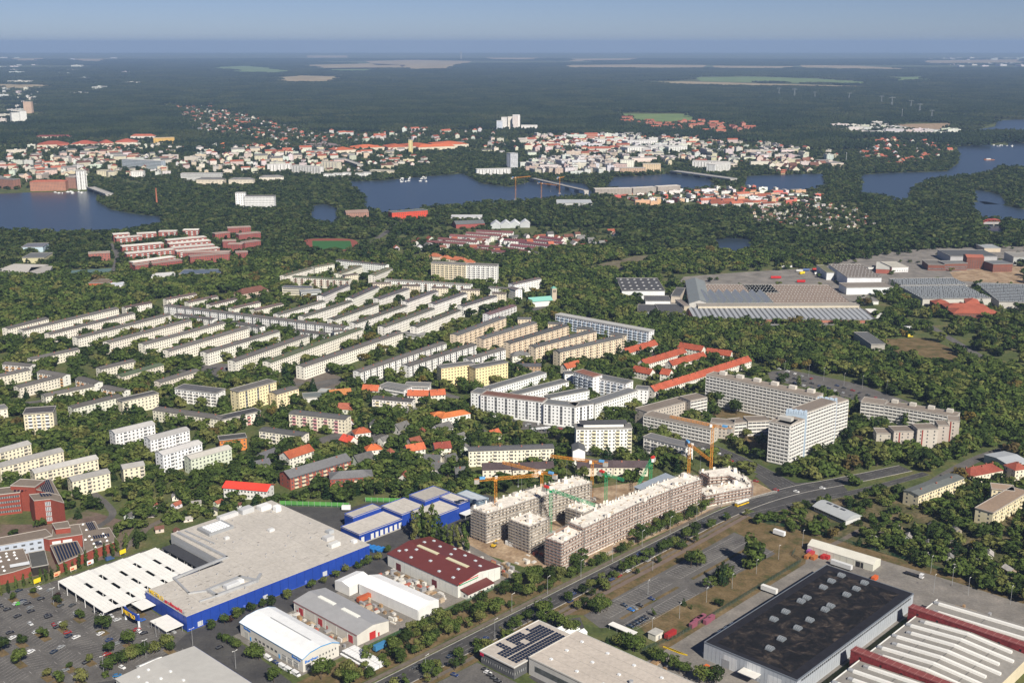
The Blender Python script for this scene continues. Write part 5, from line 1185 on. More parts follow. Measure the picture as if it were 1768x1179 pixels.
# white slab in front
r = block('apartment_block', 'eight storey white slab with roof storey and coloured balconies', 'apartments', w3(985,712), w3(1470,705), 12, 7, wall=(.82,.81,.76), roof=(.17,.165,.16), rk='flat', style='balc2', every=3, balc=(.76,.70,.5), chim=0)
L_ = r['L']; H_ = r['H']; m = MB(); m.box(6,L_-6,3,11,H_+.4,H_+3.2); part('roof_storey', m, M_WALL, r, color=(.8,.79,.74)); part('roof_storey_roof', bx(3,L_-3,2,11.6,H_+3.2,H_+3.5), M_ROOF, r, color=(.08,.08,.085))
block('apartment_block', 'white gabled house with dark roof left of the eight storey slab', 'apartments', w3(955,900), w3(1062,900), 14, 4, wall=(.82,.82,.81), roof=(.11,.115,.12), rk='gabley', rise=2.2, style='none', chim=0)
block('apartment_block', 'white four storey block with two roof houses beside the orange crane', 'apartments', w4(52,578), w4(392,665), 10.5, 4, wall=(.8,.79,.74), roof=(.13,.13,.135), rk='flat', style='balc2', every=2, chim=0)
# grey concrete quarter
GC = dict(wall=(.50,.45,.39), roof=(.22,.185,.155), rk='flat', chim=0, over=.15, balc=(.72,.70,.66))
def gcb(lb, A, B, fl, depth, f=w4, **k):
    kk = dict(GC); kk.update(k); return block('apartment_block', lb, 'apartments', f(*A), f(*B), depth, fl, **kk)
gcb('grey concrete wing with brown flat roof, upper side of the court', (80,382), (425,290), 4, 14)
gcb('grey concrete end house with loggias behind the court', (428,290), (562,262), 5, 14, style='loggia')
gcb('grey concrete street wing with white loggias facing the site', (52,405), (590,520), 4, 13, style='loggia')
gcb('grey concrete block with white loggias beside the street corner', (590,465), (780,480), 4, 12)
gcb('grey stepped concrete block in front of the tower shadow', (782,472), (880,462), 4, 12, style='loggia')
gcb('grey stepped concrete block next to the high tower', (890,455), (1066,448), 4, 12, style='loggia')
r = gcb('long nine storey slab with white loggias facing the court', (555,82), (1440,262), 9, 13, style='loggia', end='win2', wall=(.60,.56,.50))
for k in range(6): part('stair_house', bx(r['L']*(.08+.16*k),r['L']*(.08+.16*k)+6,8,12,r['H']+.4,r['H']+3.2), M_WALL, r, color=(.62,.58,.52))
TW = dict(style='loggia', end='loggia', wall=(.66,.63,.58), margin=6)
r = gcb('eleven storey tower end with white loggias and rooftop hut', (1062,455), (1228,490), 11, 16, **TW)
part('roof_house', bx(3,r['L']-3,8,13,r['H']+.4,r['H']+3), M_WALL, r, color=(.5,.48,.44))
gcb('eleven storey tower middle with white balcony grid facing the sun', (1235,488), (1345,440), 11, 13, **TW)
gcb('thirteen storey tower slab with pale blue lift shafts', (1350,390), (1600,300), 12, 14, **TW)
gcb('tower slab wing at its far end with white balcony grid', (1605,310), (1698,282), 10, 14, **TW)
for (A,B,h_) in (((1195,365),(1360,385),37),((1445,268),(1605,285),35)):
    a = P(w4(*A), h_); b_ = P(w4(*B), h_); an = math.atan2(b_[1]-a[1], b_[0]-a[0]); Lf = math.hypot(b_[0]-a[0],b_[1]-a[1])
    r = root('lift_tower', 'pale blue lift tower rising above the tower slab', 'lift tower', a, an, 'pale blue lift towers'); part('shaft', bx(0,Lf,0,5,-.3,h_-2), M_WALL, r, color=(.42,.52,.62))
    for k in range(8): part('machine_room', bx(Lf*k/8+.1,Lf*(k+1)/8-.15,-.1,5.1,h_-2,h_+(.6 if k % 2 else 0)), M_WALL, r, color=(.45,.55,.66))
    keep_out([xf(a,an,x,y) for x,y in ((0,0),(Lf,0),(Lf,5),(0,5))],3)
g5 = dict(f=w5)
gcb('five storey concrete head block with white loggias below the wood', (180,165), (378,192), 5, 14, style='loggia', **g5)
r = gcb('five storey concrete slab with white loggias and three roof houses', (382,192), (985,295), 5, 13, style='loggia', **g5)
for k in range(4): part('stair_house', bx(r['L']*(.05+.26*k),r['L']*(.05+.26*k)+5,8,12,r['H']+.4,r['H']+3), M_WALL, r, color=(.55,.52,.46))
for A,B,fl_,lb in (((312,435),(455,440),5,'lowest step of the folded concrete block'),((460,420),(655,418),6,'second step of the folded concrete block with red stair slit'),((660,400),(835,398),7,'third step of the folded concrete block with red stair slit'),((835,368),(930,372),7,'fourth step of the folded concrete block'),((915,325),(1018,335),7,'rear step of the folded concrete block with red slit')):
    r = gcb(lb, A, B, fl_, 13, f=w5, style='win', pitch=4.2, ww=1.0)
    if 'red' in lb: m = MB(); Fac().panel(m, *SF, r['L']*.22, r['L']*.22+1.0, 1, r['H']-.5, .1); part('stair_slit', m, M_PAINT, r, color=(.25,.04,.03))
# orange-red roofed terraces
for q, lb in ((('B3',800,78,'B3',1005,18),'white terrace with orange-red roof nearest the beige slabs'),(('B3',1140,35,'B3',1300,62),'white terrace with red roof at the wood, gable towards the lane'),(('B3',920,155,'B3',1200,70),'long terrace with orange-red roof in the middle of the settlement'),
   (('B3',1105,160,'B3',1335,100),'terrace with orange-red roof parallel to the long one'),(('B3',1330,75,'B3',1495,95),'terrace end with red roof below the wood'),(('B3',830,195,'B3',950,220),'short terrace with red roof beside the blue spruce'),(('B3',1020,215,'B3',1080,225),'tiny gabled house with red roof right of the spruce'),
   (('B3',985,335,'B3',1300,238),'terrace with orange-red roof running from the side street'),(('B3',1300,238,'B3',1640,128),'terrace with red roof reaching the long nine storey slab')):
    block('terrace_house', lb, 'terrace', T(*q[0:3]), T(*q[3:6]), 9.5, 2, wall=(.76,.73,.66), roof=(.32,.075,.040), rk='gable', rise=4.0, over=.5, style='win', chim=8, matr=M_TILE)
# right edge houses
block('apartment_block', 'long cream block with wavy front and grey-green roof behind conifers', 'apartments', w5(670,960), w5(1055,812), 12, 3, wall=(.74,.66,.44), roof=(.12,.13,.125), rk='gable', rise=1.0, style='balc', every=3, balc=(.72,.65,.45))
block('villa', 'cream villa with brown-red roof and white dormers', 'house', w5(1105,800), w5(1385,745), 12, 2, wall=(.76,.70,.55), roof=(.24,.06,.04), rk='hip', rise=4.5, chim=6, matr=M_TILE)
block('apartment_block', 'cream block with stepped front and tan roof at the gardens', 'apartments', w5(1300,1110), w5(1600,930), 12, 3, wall=(.74,.66,.44), roof=(.30,.22,.16), rk='flat', style='balc2', every=3, balc=(.74,.66,.46), chim=0)
block('apartment_block', 'cream side wing with blue balconies and tan roof', 'apartments', w5(1290,905), w5(1480,925), 11, 3, wall=(.74,.66,.44), roof=(.30,.22,.16), rk='flat', style='balc2', every=2, balc=(.5,.55,.62), chim=0)
block('villa', 'cream villa with red-brown roof at the picture edge beside a grey shed', 'house', w5(1490,745), w5(1600,730), 12, 3, wall=(.76,.70,.55), roof=(.26,.07,.045), rk='hip', rise=4, chim=6, matr=M_TILE)
block('warehouse', 'grey metal shed behind the cream villa', 'shed', w5(1430,700), w5(1600,670), 24, 1, h=6, wall=(.5,.52,.55), roof=(.36,.38,.40), rk='gable', rise=1.5, style='none', end='none', chim=0, matr=M_METAL)
# low arched pavilion
a = P(T('B4',345,1110),4); b_ = P(T('B4',560,1205),4); an = math.atan2(b_[1]-a[1],b_[0]-a[0]); Lp = math.hypot(b_[0]-a[0],b_[1]-a[1])
r = root('pavilion', 'low pavilion with bowed grey metal roof and glazed front among dry grass', 'pavilion', a, an)
part('wall', bx(0,Lp,0,14,-.3,3.6), M_WALL, r, color=(.55,.56,.56))
m = MB(); N = 8
for i in range(N):
    t0, t1 = i/N, (i+1)/N; z0, z1 = 3.6+2.6*math.sin(math.pi*t0), 3.6+2.6*math.sin(math.pi*t1)
    m.face([(-1,-1+16*t0,z0),(Lp+1,-1+16*t0,z0),(Lp+1,-1+16*t1,z1),(-1,-1+16*t1,z1)])
    for x in (-.9,Lp+.9): m.face([(x,7,3.6),(x,-1+16*t0,z0),(x,-1+16*t1,z1)])
part('roof', m, M_METAL, r, color=(.40,.42,.43)); m = MB(); [m.box(5+i*6,9+i*6,6.2,7.8,6.1,6.6) for i in range(int(Lp/6)-1)]; part('roof_light', m, M_GLASS, r)
f = Fac(); f.run((0,0),(1,0),(0,-1),Lp,.3,3,1,'band'); f.finish(r); keep_out([xf(a,an,x,y) for x,y in ((0,0),(Lp,0),(Lp,14),(0,14))],3)
# church with square tower
tb = P(w2(0,0)); tb = P(T('C3',297,612))
r = root('church', 'church with slender square stone tower and turquoise roof in the wood', 'church', tb, math.radians(20))
ht = height_at(tb, T('C3',297,500)[1]); part('tower', bx(-3,3,-3,3,-.3,ht), M_WALL, r, color=(.50,.42,.32))
m = MB(); m.face([(-3.2,-3.2,ht),(3.2,-3.2,ht),(0,0,ht+2.5)]); m.face([(3.2,-3.2,ht),(3.2,3.2,ht),(0,0,ht+2.5)]); m.face([(3.2,3.2,ht),(-3.2,3.2,ht),(0,0,ht+2.5)]); m.face([(-3.2,3.2,ht),(-3.2,-3.2,ht),(0,0,ht+2.5)]); part('tower_cap', m, M_PAINT, r, color=(.15,.35,.28))
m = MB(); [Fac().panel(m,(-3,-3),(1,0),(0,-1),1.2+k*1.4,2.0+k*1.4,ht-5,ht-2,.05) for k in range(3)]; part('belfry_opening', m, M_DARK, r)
part('nave_wall', bx(-32,-4,-6,8,-.3,7), M_WALL, r, color=(.72,.72,.7)); m = MB(); m.face([(-33,-7,7),(-3.2,-7,7),(-3.2,1,11),(-33,1,11)]); m.face([(-3.2,9,7),(-33,9,7),(-33,1,11),(-3.2,1,11)]); part('nave_roof', m, M_PAINT, r, color=(.22,.48,.42))
keep_out([xf(tb,math.radians(20),x,y) for x,y in ((-34,-8),(4,-8),(4,10),(-34,10))],3)
# ================================================================ OLD WORKS ON THE FAR SIDE OF THE WOOD
BRN = (.21,.165,.135); BK = (.21,.085,.06)
def wk(lb, A, B, C, h, wall, roof, rk='flat', cat='works', fl=1, style='none', end='none', nm='works_hall', **k):
    r = hallpx(nm, lb, cat, A, B, C, h, fl=fl, wall=wall, roof=roof, rk=rk, style=style, end=end, chim=0, **k); return r
def dots(r, nx, ny, col=(.7,.7,.68), s=1.3, z=.4):
    rf = [c for c in r.children if c.name.startswith('roof')][0]; m = MB(); rs = random.Random(nx*7+ny)
    for i in range(nx):
        for j in range(ny):
            x = r['L']*(i+.5)/nx+rs.uniform(-.5,.5); y = r['W']*(j+.5)/ny; m.box(x-s,x+s,y-s*.5,y+s*.5,r['H']+z,r['H']+z+.5)
    part('roof_light', m, M_PAINT, rf, color=col, stuff=True)
def ridges(r, n, col, rise=1.6, mt=None):
    """row of little north-light ridges across the roof"""
    m = MB(); L, W, H = r['L'], r['W'], r['H']; w = L/n; g = MB()
    for i in range(n):
        x0, x1 = i*w, (i+1)*w
        xa = x0+w*.4
        m.face([(xa,0,H+.4+rise),(x1,0,H+.41),(x1,W,H+.41),(xa,W,H+.4+rise)])
        m.face([(x0,0,H+.41),(x1,0,H+.41),(xa,0,H+.4+rise)]); m.face([(x0,W,H+.41),(xa,W,H+.4+rise),(x1,W,H+.41)])
        g.face([(x0,0,H+.41),(xa,0,H+.4+rise),(xa,W,H+.4+rise),(x0,W,H+.41)])
    rf = [c for c in r.children if c.name.startswith('roof')][0]
    part('shed_ridge', m, mt or M_ROOF, rf, color=col, stuff=True); part('north_light', g, M_PAINT, rf, color=(.6,.62,.63), stuff=True)
r = wk('flat black-roofed works hall with white front and dotted roof lights', w2(200,368), w2(635,368), w2(555,240), 11, (.74,.75,.76), (.085,.085,.09)); dots(r,6,4)
wk('small white works annex with dark flat roof', w2(440,470), w2(692,472), w2(650,420), 7, (.72,.73,.74), (.10,.10,.105))
wk('low white works shed with black roof beside the access lane', w2(590,600), w2(842,600), w2(745,505), 6, (.72,.72,.72), (.085,.085,.09))
wk('low blue-grey works shed with black roof at the tree edge', w2(362,585), w2(560,590), w2(540,512), 5, (.45,.50,.58), (.085,.085,.09))
wk('beige works tower house with brown roof', w2(832,522), w2(886,520), w2(850,455), 9, (.50,.43,.33), (.17,.14,.12))
wk('dark roofed narrow works building behind the beige tower', w2(700,420), w2(790,425), w2(745,335), 8, (.52,.46,.38), (.10,.10,.10))
r = wk('works hall with grey curved gable front and long grey roof', w2(885,492), w2(1095,497), w2(875,262), 9, (.55,.55,.52), (.19,.205,.20), rk='gabley', rise=4, matr=M_METAL); 
a = w2(1100,500); r = wk('works hall with eight saw-tooth roofs and pale gables', w2(1050,502), w2(1755,505), w2(1640,392), 8.5, (.55,.54,.50), (.2,.2,.2)); ridges(r, 8, (.15,.165,.17), 5.0, M_METAL)
r = wk('brown flat-roofed works hall behind the saw-tooth roofs', w2(1010,392), w2(1800,392), w2(1690,305), 8.5, (.4,.36,.32), BRN); dots(r,24,5,(.48,.48,.46),.6)
r = wk('vast brown works hall dotted with roof lights', w1(-20,535), w1(608,537), w1(440,402), 8.5, (.55,.52,.46), BRN); dots(r,26,9,(.5,.5,.48),.6)
wk('beige clerestory range with turquoise window band', w2(975,522), w1(650,540), w1(640,525), 10.5, (.60,.54,.42), (.3,.27,.23), style='band', base=5.5)
r = wk('low brick range with ribbed black roof along the tree belt', w2(940,655), w1(765,640), w1(700,566), 6.5, (.40,.17,.12), (.10,.105,.115), style='band', matw=M_BRICK); ridges(r, 34, (.095,.10,.11), 1.5)
r = wk('large white box hall with dotted brown roof', w1(570,352), w1(802,352), w1(692,263), 13, (.68,.70,.71), (.19,.165,.145)); dots(r,10,7,(.5,.5,.5),.7)
wk('lower white hall in front of the white box hall', w1(565,420), w1(880,416), w1(840,385), 9, (.70,.72,.73), (.2,.175,.15))
wk('white stepped annex with mossy roof left of the white box hall', w1(430,318), w1(480,318), w1(440,268), 10, (.68,.70,.71), (.17,.17,.10))
r = wk('small brick workshop with solar roof', w1(765,292), w1(856,297), w1(825,250), 6, (.34,.11,.08), (.45,.44,.40)); 
wk('small white workshop with pale roof and blue doors', w1(873,282), w1(984,280), w1(950,244), 7, (.70,.71,.71), (.40,.38,.33), style='win')
r = wk('big hall with rows of black saw-tooth roofs', w1(1082,497), w1(1545,492), w1(1400,405), 8, (.5,.48,.44), (.08,.085,.09)); dots(r,34,12,(.34,.37,.40),.9)
r = wk('rear hall with black saw-tooth roofs and pale eaves', w1(935,405), w1(1385,400), w1(1300,355), 8, (.55,.53,.48), (.08,.085,.09)); dots(r,32,6,(.34,.37,.40),.9)
r = wk('saw-tooth hall reaching the picture edge', w1(1600,515), w1(1960,525), w1(1830,400), 8, (.5,.48,.44), (.08,.085,.09)); dots(r,26,12,(.34,.37,.40),.9)
br = dict(matw=M_BRICK)
wk('low brick works house with black windows', w1(1118,264), w1(1228,266), w1(1200,236), 8, BK, (.15,.14,.13), style='band', **br)
wk('brick works house with two rows of dark glazing', w1(1230,258), w1(1384,256), w1(1360,238), 9.5, BK, (.14,.14,.14), style='band', fl=2, **br)
wk('tall brick power house with tiled roof', w1(1382,215), w1(1498,218), w1(1470,198), 16, BK, (.30,.10,.065), rk='gable', rise=2.5, style='win', fl=4, **br)
wk('brick works house right of the power house', w1(1560,262), w1(1692,258), w1(1650,235), 11, BK, (.18,.19,.20), style='win', fl=2, **br)
wk('wide dark-roofed hall behind the power house', w1(1270,208), w1(1588,208), w1(1480,165), 10, (.42,.42,.42), (.10,.105,.11))
wk('grey corrugated hall at the edge of the works', w1(1698,212), w1(1880,214), w1(1790,182), 12, (.45,.45,.44), (.27,.26,.24), matw=M_METAL)
wk('beige hut with grey roof behind the works', w1(1500,152), w1(1610,152), w1(1585,128), 6, (.58,.50,.38), (.26,.28,.29))
tl = dict(matr=M_TILE, matw=M_BRICK, rise=3.5, style='win', fl=2, fh=3.2)
wk('brick office with red hipped roof, small wing', w1(1165,527), w1(1268,527), w1(1250,505), 8, BK, (.36,.10,.06), rk='hip', **tl)
wk('brick office with red hipped roof, middle range', w1(1245,556), w1(1535,560), w1(1500,530), 8, BK, (.36,.10,.06), rk='hip', **tl)
wk('brick office with red hipped roof, front range', w1(1290,592), w1(1602,594), w1(1560,568), 8.5, BK, (.36,.10,.06), rk='hip', **tl)
wk('brick office with red hipped roof, rear wing', w1(1375,522), w1(1468,527), w1(1450,500), 9, BK, (.36,.10,.06), rk='hip', **tl)
wk('isolated concrete control building with bare walls in the wood', w1(615,724), w1(732,805), w1(820,800), 12, (.40,.37,.33), (.13,.135,.14))
wk('long low shed with grey roof hidden by the tree belt', w1(-40,690), w1(160,692), w1(150,672), 4, (.62,.62,.6), (.16,.16,.165)); wk('low white roofed shed behind the belt', w1(400,692), w1(505,692), w1(500,672), 4, (.62,.62,.6), (.17,.17,.18))
wk('white gatehouse canopy at the works entrance', w1(735,600), w1(806,600), w1(755,566), 5, (.6,.6,.58), (.72,.71,.68)); wk('flat roofed porter lodge near the gatehouse', w1(690,512), w1(782,512), w1(740,488), 4, (.66,.66,.64), (.22,.21,.2))
# ================================================================ FAR TOWN, LAKE SHORES AND HOUSES
M_RT = mat('far_red_tile', (.30,.095,.058), var=.2, scale=.4, rnd=.35); M_GT = mat('far_grey_roof', (.16,.155,.15), var=.2, scale=.4, rnd=.4); M_LT = mat('far_pale_roof', (.36,.34,.32), var=.15, scale=.4, rnd=.25)
M_BT = mat('far_brown_roof', (.16,.075,.055), var=.2, scale=.4, rnd=.3)
def house_mesh(name, L, W, h, rk, rise, roofm, fl):
    m = MB(); m.prism([(-L/2,-W/2),(L/2,-W/2),(L/2,W/2),(-L/2,W/2)], -.3, h, 0, top=(rk == 'flat'))
    if rk == 'gable':
        o = .4
        for s in (-1,1): 
            pts = [(-L/2-o,s*(W/2+o),h-.2),(L/2+o,s*(W/2+o),h-.2),(L/2+o,0,h+rise),(-L/2-o,0,h+rise)]; m.face(pts if s < 0 else pts[::-1], 1)
        for x in (-L/2,L/2): m.face([(x,-W/2,h),(x,W/2,h),(x,0,h+rise)], 0)
    elif rk == 'hip':
        k = min(L,W)/2; c = [(-L/2-.4,-W/2-.4,h),(L/2+.4,-W/2-.4,h),(L/2+.4,W/2+.4,h),(-L/2-.4,W/2+.4,h)]; a, b = (-L/2+k,0,h+rise),(L/2-k,0,h+rise)
        for f_ in ((c[0],c[1],b,a),(c[1],c[2],b),(c[2],c[3],a,b),(c[3],c[0],a)): m.face(list(f_), 1)
    else:
        m.box(-L/2-.15,L/2+.15,-W/2-.15,W/2+.15,h,h+.4,1)
        m.box(-L*.1,L*.05,-W*.15,W*.15,h+.4,h+2.2,0)
    f = Fac()
    for (O,d,n,Ln) in (((-L/2,-W/2),(1,0),(0,-1),L),((L/2,-W/2),(0,1),(1,0),W),((-L/2,W/2),(0,-1),(-1,0),W)):
        kk = max(1,int(Ln/3.4)); w = Ln/kk
        for i in range(fl):
            for j in range(kk): f.panel(m, O, d, n, (j+.5)*w-.6, (j+.5)*w+.6, .9+i*2.9, 2.3+i*2.9, .04, 2)
    return m.mesh(name, [M_WALL, roofm, M_GLASS])
TAKEN = []
class Grid:
    def __init__(s, c): s.c = c; s.d = {}
    def free(s, p, r):
        k = int(math.ceil(r/s.c)); i, j = int(p[0]//s.c), int(p[1]//s.c)
        for a in range(i-k,i+k+1):
            for b in range(j-k,j+k+1):
                for q in s.d.get((a,b),()):
                    if (q[0]-p[0])**2+(q[1]-p[1])**2 < r*r: return False
        return True
    def add(s, p): s.d.setdefault((int(p[0]//s.c),int(p[1]//s.c)),[]).append(p)
HG = Grid(12.0)
def blocked(p): 
    for w in WPOLY+FPOLY:
        if inpoly(p, w): return True
    return False
BIGF = list(FOOT)
def hits(p, r):
    for poly, mg in BIGF:
        if abs(poly[0][0]-p[0]) > 400 or abs(poly[0][1]-p[1]) > 400: continue
        if inpoly(p, poly): return True
        cx_ = sum(q[0] for q in poly)/len(poly); cy_ = sum(q[1] for q in poly)/len(poly)
        rr = max(math.hypot(q[0]-cx_,q[1]-cy_) for q in poly)
        if math.hypot(p[0]-cx_,p[1]-cy_) < min(rr, 14)+r: return True
    return False
def scatter(name, label, cat, group, zone, n, meshes, cols, spacing, ang=(0,90), jit=8, seed=1, avoid=True, sc=(.85,1.2), tries=40):
    rs = random.Random(seed); xs = [p[0] for p in zone]; ys = [p[1] for p in zone]; made = 0
    wz = [P(p) for p in zone]; X = [p[0] for p in wz]; Y = [p[1] for p in wz]
    for _ in range(n*tries):
        if made >= n: break
        p = (rs.uniform(min(X),max(X)), rs.uniform(min(Y),max(Y)))
        if not inpoly(p, wz) or blocked(p) or not HG.free(p, spacing): continue
        if avoid and hits(p, spacing*.5): continue
        me = rs.choice(meshes); a = math.radians(rs.choice(ang)+rs.uniform(-jit,jit))
        o = obj(name, me, None, (p[0],p[1],0), a, color=tuple(min(.9,c*rs.uniform(.9,1.08)) for c in rs.choice(cols))); s_ = rs.uniform(*sc); o.scale = (s_,s_,s_*rs.uniform(.9,1.15))
        tag(o, label, cat, group); HG.add(p); made += 1
        R = max(me.vertices[0].co.length, 4)*s_*.8
        keep_out([(p[0]-R,p[1]-R),(p[0]+R,p[1]-R),(p[0]+R,p[1]+R),(p[0]-R,p[1]+R)], .0)
    return made
HM = {}
for nm, roofm in (('r',M_RT),('g',M_GT),('b',M_BT)):
    HM['s'+nm] = [house_mesh('small_house', L, W, h, 'gable', 3.4, roofm, 1) for L,W,h in ((11,8,3.4),(13,9,3.6),(9,8,5.5))]
    HM['m'+nm] = [house_mesh('town_house', L, W, h, rk, 4.2, roofm, 4) for L,W,h,rk in ((22,12,12,'gable'),(30,13,13,'gable'),(18,13,14,'hip'),(38,12,12,'gable'))]
HM['fl'] = [house_mesh('flat_block', L, W, h, 'flat', 0, M_LT, f) for L,W,h,f in ((26,12,13,4),(40,12,14,4),(20,16,16,5),(34,14,11,3),(56,13,13,4))]
HM['fg'] = [house_mesh('flat_block', L, W, h, 'flat', 0, M_GT, f) for L,W,h,f in ((26,12,13,4),(40,12,14,4),(22,16,15,5))]
HM['row'] = [house_mesh('row_house', L, W, h, 'gable', 2.6, m_, 2) for L,W,h,m_ in ((44,9,6,M_BT),(52,9,6,M_GT),(36,9,6,M_BT),(30,9,6,M_RT))]
HM['shed'] = [house_mesh('garden_hut', L, W, 2.5, 'gable', 1.4, m_, 1) for L,W,m_ in ((6,4.5,M_RT),(5,4,M_GT),(6.5,4.5,M_LT),(5.5,4,M_BT))]
HM['hall'] = [house_mesh('hall', L, W, h, 'flat', 0, m_, 1) for L,W,h,m_ in ((60,32,8,M_LT),(46,26,7,M_GT),(80,30,8,M_LT))]
CW = [(.70,.65,.56),(.70,.67,.61),(.64,.55,.42),(.56,.50,.44)]; CWH = [(.66,.65,.62),(.60,.58,.54)]
def dpx(t, *pts): return [T(t,x,y) for x,y in pts]
# individually placed far landmarks
def far(nm, lb, cat, A, B, depth, h, fl, wall, roof, rk='flat', style='win', group=None, **k):
    return block(nm, lb, cat, A, B, depth, fl, h=h, fh=(h-1.2)/fl, wall=wall, roof=roof, rk=rk, style=style, chim=0, group=group, pitch=k.pop('pitch',4.0), ww=1.6, **k)
D = lambda t,x,y: T(t,x,y)
far('office_block','white seven storey office block with window grid by the pond','office',D('D1',1655,745),D('D2',130,745),16,24,7,(.80,.80,.79),(.12,.12,.125), pitch=2.6)
far('office_block','white stair tower at the end of the white office block','office',D('D1',1595,722),D('D1',1660,722),12,30,9,(.82,.82,.81),(.5,.5,.5))
far('warehouse','red brick quay warehouse with glass strips and red roof edge','warehouse',D('D1',200,645),D('D1',442,642),22,20,6,(.42,.20,.13),(.36,.11,.07), matw=M_BRICK, pitch=3, rk='hip', rise=2.5)
far('warehouse','brick warehouse with grey roof left of the quay warehouse','warehouse',D('D1',-40,625),D('D1',90,632),20,20,6,(.30,.15,.11),(.16,.15,.15), matw=M_BRICK)
far('warehouse','narrow brick house right of the quay warehouse','warehouse',D('D1',444,615),D('D1',514,618),18,24,7,(.36,.20,.15),(.3,.26,.22), matw=M_BRICK)
far('residential_tower','white and dark tower standing in front of the quay','tower',D('D1',516,575),D('D1',584,572),16,40,13,(.72,.72,.72),(.4,.4,.4), style='balc2', every=2)
far('quay_building','cream riverside building behind the park trees','building',D('D1',655,570),D('D1',770,572),20,13,4,(.76,.68,.5),(.5,.46,.36)); far('quay_building','white riverside building behind the park trees','building',D('D1',885,575),D('D1',970,575),16,14,4,(.8,.78,.74),(.5,.48,.44))
far('granary','long pale granary with grey hip roof on the canal quay','granary',D('D1',1330,630),D('D1',1520,630),18,14,4,(.74,.66,.52),(.17,.165,.16),rk='hip',rise=4,pitch=3); far('granary','second pale granary with grey hip roof','granary',D('D1',1550,630),D('D1',1718,630),18,14,4,(.74,.66,.52),(.17,.165,.16),rk='hip',rise=4,pitch=3)
far('office_block','long grey-white office with window bands behind the granaries','office',D('D1',1225,590),D('D1',1500,590),16,16,5,(.72,.72,.71),(.4,.4,.4),style='band'); far('granary','third pale granary right of the pair','granary',D('D2',30,615),D('D2',195,612),18,11,3,(.76,.70,.58),(.17,.165,.16),rk='hip',rise=4)
far('office_block','long glass office slab in the old town','office',D('D1',825,492),D('D1',1095,505),15,22,6,(.40,.45,.50),(.45,.45,.44),style='band')
for q,lb in (((85,530,250,525),'white terraced flats at the bridge, left part'),((250,535,440,545),'white terraced flats at the bridge, right part')): far('apartment_block',lb,'apartments',D('D2',*q[:2]),D('D2',*q[2:]),16,18,6,(.84,.83,.80),(.6,.58,.55),style='balc2',every=2)
far('apartment_block','cream tower flats beside the white terraced flats','apartments',D('D2',450,508),D('D2',566,512),16,21,7,(.76,.70,.56),(.5,.46,.4),style='balc2',every=2)
for k,(x,y) in enumerate(((466,592),(528,588),(592,584),(680,588),(728,582))): far('lake_villa','white cube villa on the lake shore','villa',D('D2',x,y),D('D2',x+50,y+1),13,11,3,(.82,.82,.80),(.35,.35,.35),group='white cube villas on the lake shore')
far('apartment_block','cream curved flats on the lake shore','apartments',D('D2',780,568),D('D2',930,572),18,9,3,(.76,.68,.52),(.6,.54,.44))
far('residential_tower','slim yellow tower among the orange roofs','tower',D('D2',1042,362),D('D2',1068,362),14,42,12,(.70,.60,.30),(.4,.38,.3))
far('apartment_block','white slab with balconies behind the island trees','apartments',D('D2',1505,562),D('D2',1738,556),14,17,6,(.82,.82,.82),(.55,.55,.55),style='balc2',every=2)
far('residential_tower','white tower with window bands by the lake bridge','tower',D('D2',1735,455),D('D3',55,452),18,40,13,(.74,.76,.80),(.4,.42,.44),style='band')
for k,(x,y,w,h_,cc) in enumerate(((1640,232,40,38,(.62,.66,.74)),(1672,208,42,48,(.80,.78,.76)),(1716,205,32,50,(.82,.76,.66)),(1752,200,34,54,(.74,.66,.62)))): far('residential_tower',('blue-grey','white','cream','pinkish')[k]+' high-rise of the tower group at the forest edge','tower',D('D2',x,y),D('D2',x+w,y),18,h_,14,cc,(.5,.5,.5))
for k,(x,y,w,h_,cc) in enumerate(((20,192,50,54,(.84,.80,.76)),(-30,255,80,22,(.8,.78,.75)),(78,262,110,20,(.78,.76,.74)))): far('residential_tower',('white high-rise with red stripe at the forest edge','low white slab at the foot of the high-rises','stepped white slab right of the high-rises')[k],'tower',D('D3',x,y),D('D3',x+w,y),18,h_,14 if h_ > 40 else 6,cc,(.5,.5,.5))
far('residential_tower','tan high-rise beyond the left forest','tower',D('D1',155,102),D('D1',210,102),20,52,15,(.56,.40,.30),(.4,.36,.32)); far('residential_tower','white high-rise at the left edge of the forest','tower',D('D1',76,178),D('D1',130,176),18,44,14,(.78,.76,.72),(.5,.5,.5)); far('residential_tower','second white high-rise at the left forest','tower',D('D1',133,168),D('D1',178,166),18,46,14,(.80,.78,.75),(.5,.5,.5))
far('barracks','wide hospital with red roof and white gable','building',D('D1',885,335),D('D1',1045,335),22,17,4,(.76,.72,.66),(.44,.13,.07),rk='hip',rise=6,matr=M_TILE); far('barracks','ochre block right of the red roofed hospital','building',D('D1',1040,350),D('D1',1182,345),18,20,5,(.62,.40,.12),(.5,.36,.2)); far('barracks','white house with dark red roof left of the hospital','building',D('D1',242,340),D('D1',480,338),18,12,3,(.74,.68,.58),(.20,.06,.055),rk='hip',rise=5,matr=M_TILE)
far('barracks','house with orange pyramid roof in the trees','building',D('D1',1490,398),D('D1',1550,396),22,8,2,(.72,.64,.5),(.50,.16,.06),rk='hip',rise=7,matr=M_TILE)
for k,(x0,y0,x1,y1) in enumerate(((250,395,460,390),(478,390,645,388),(685,385,775,382),(780,378,930,375))): far('perimeter_block','large town block with red tiled roofs below the forest','town block',D('D1',x0,y0),D('D1',x1,y1),60,13,4,(.70,.58,.46),(.33,.085,.05),rk='hip',rise=9,matr=M_TILE,group='red roofed town blocks below the forest')
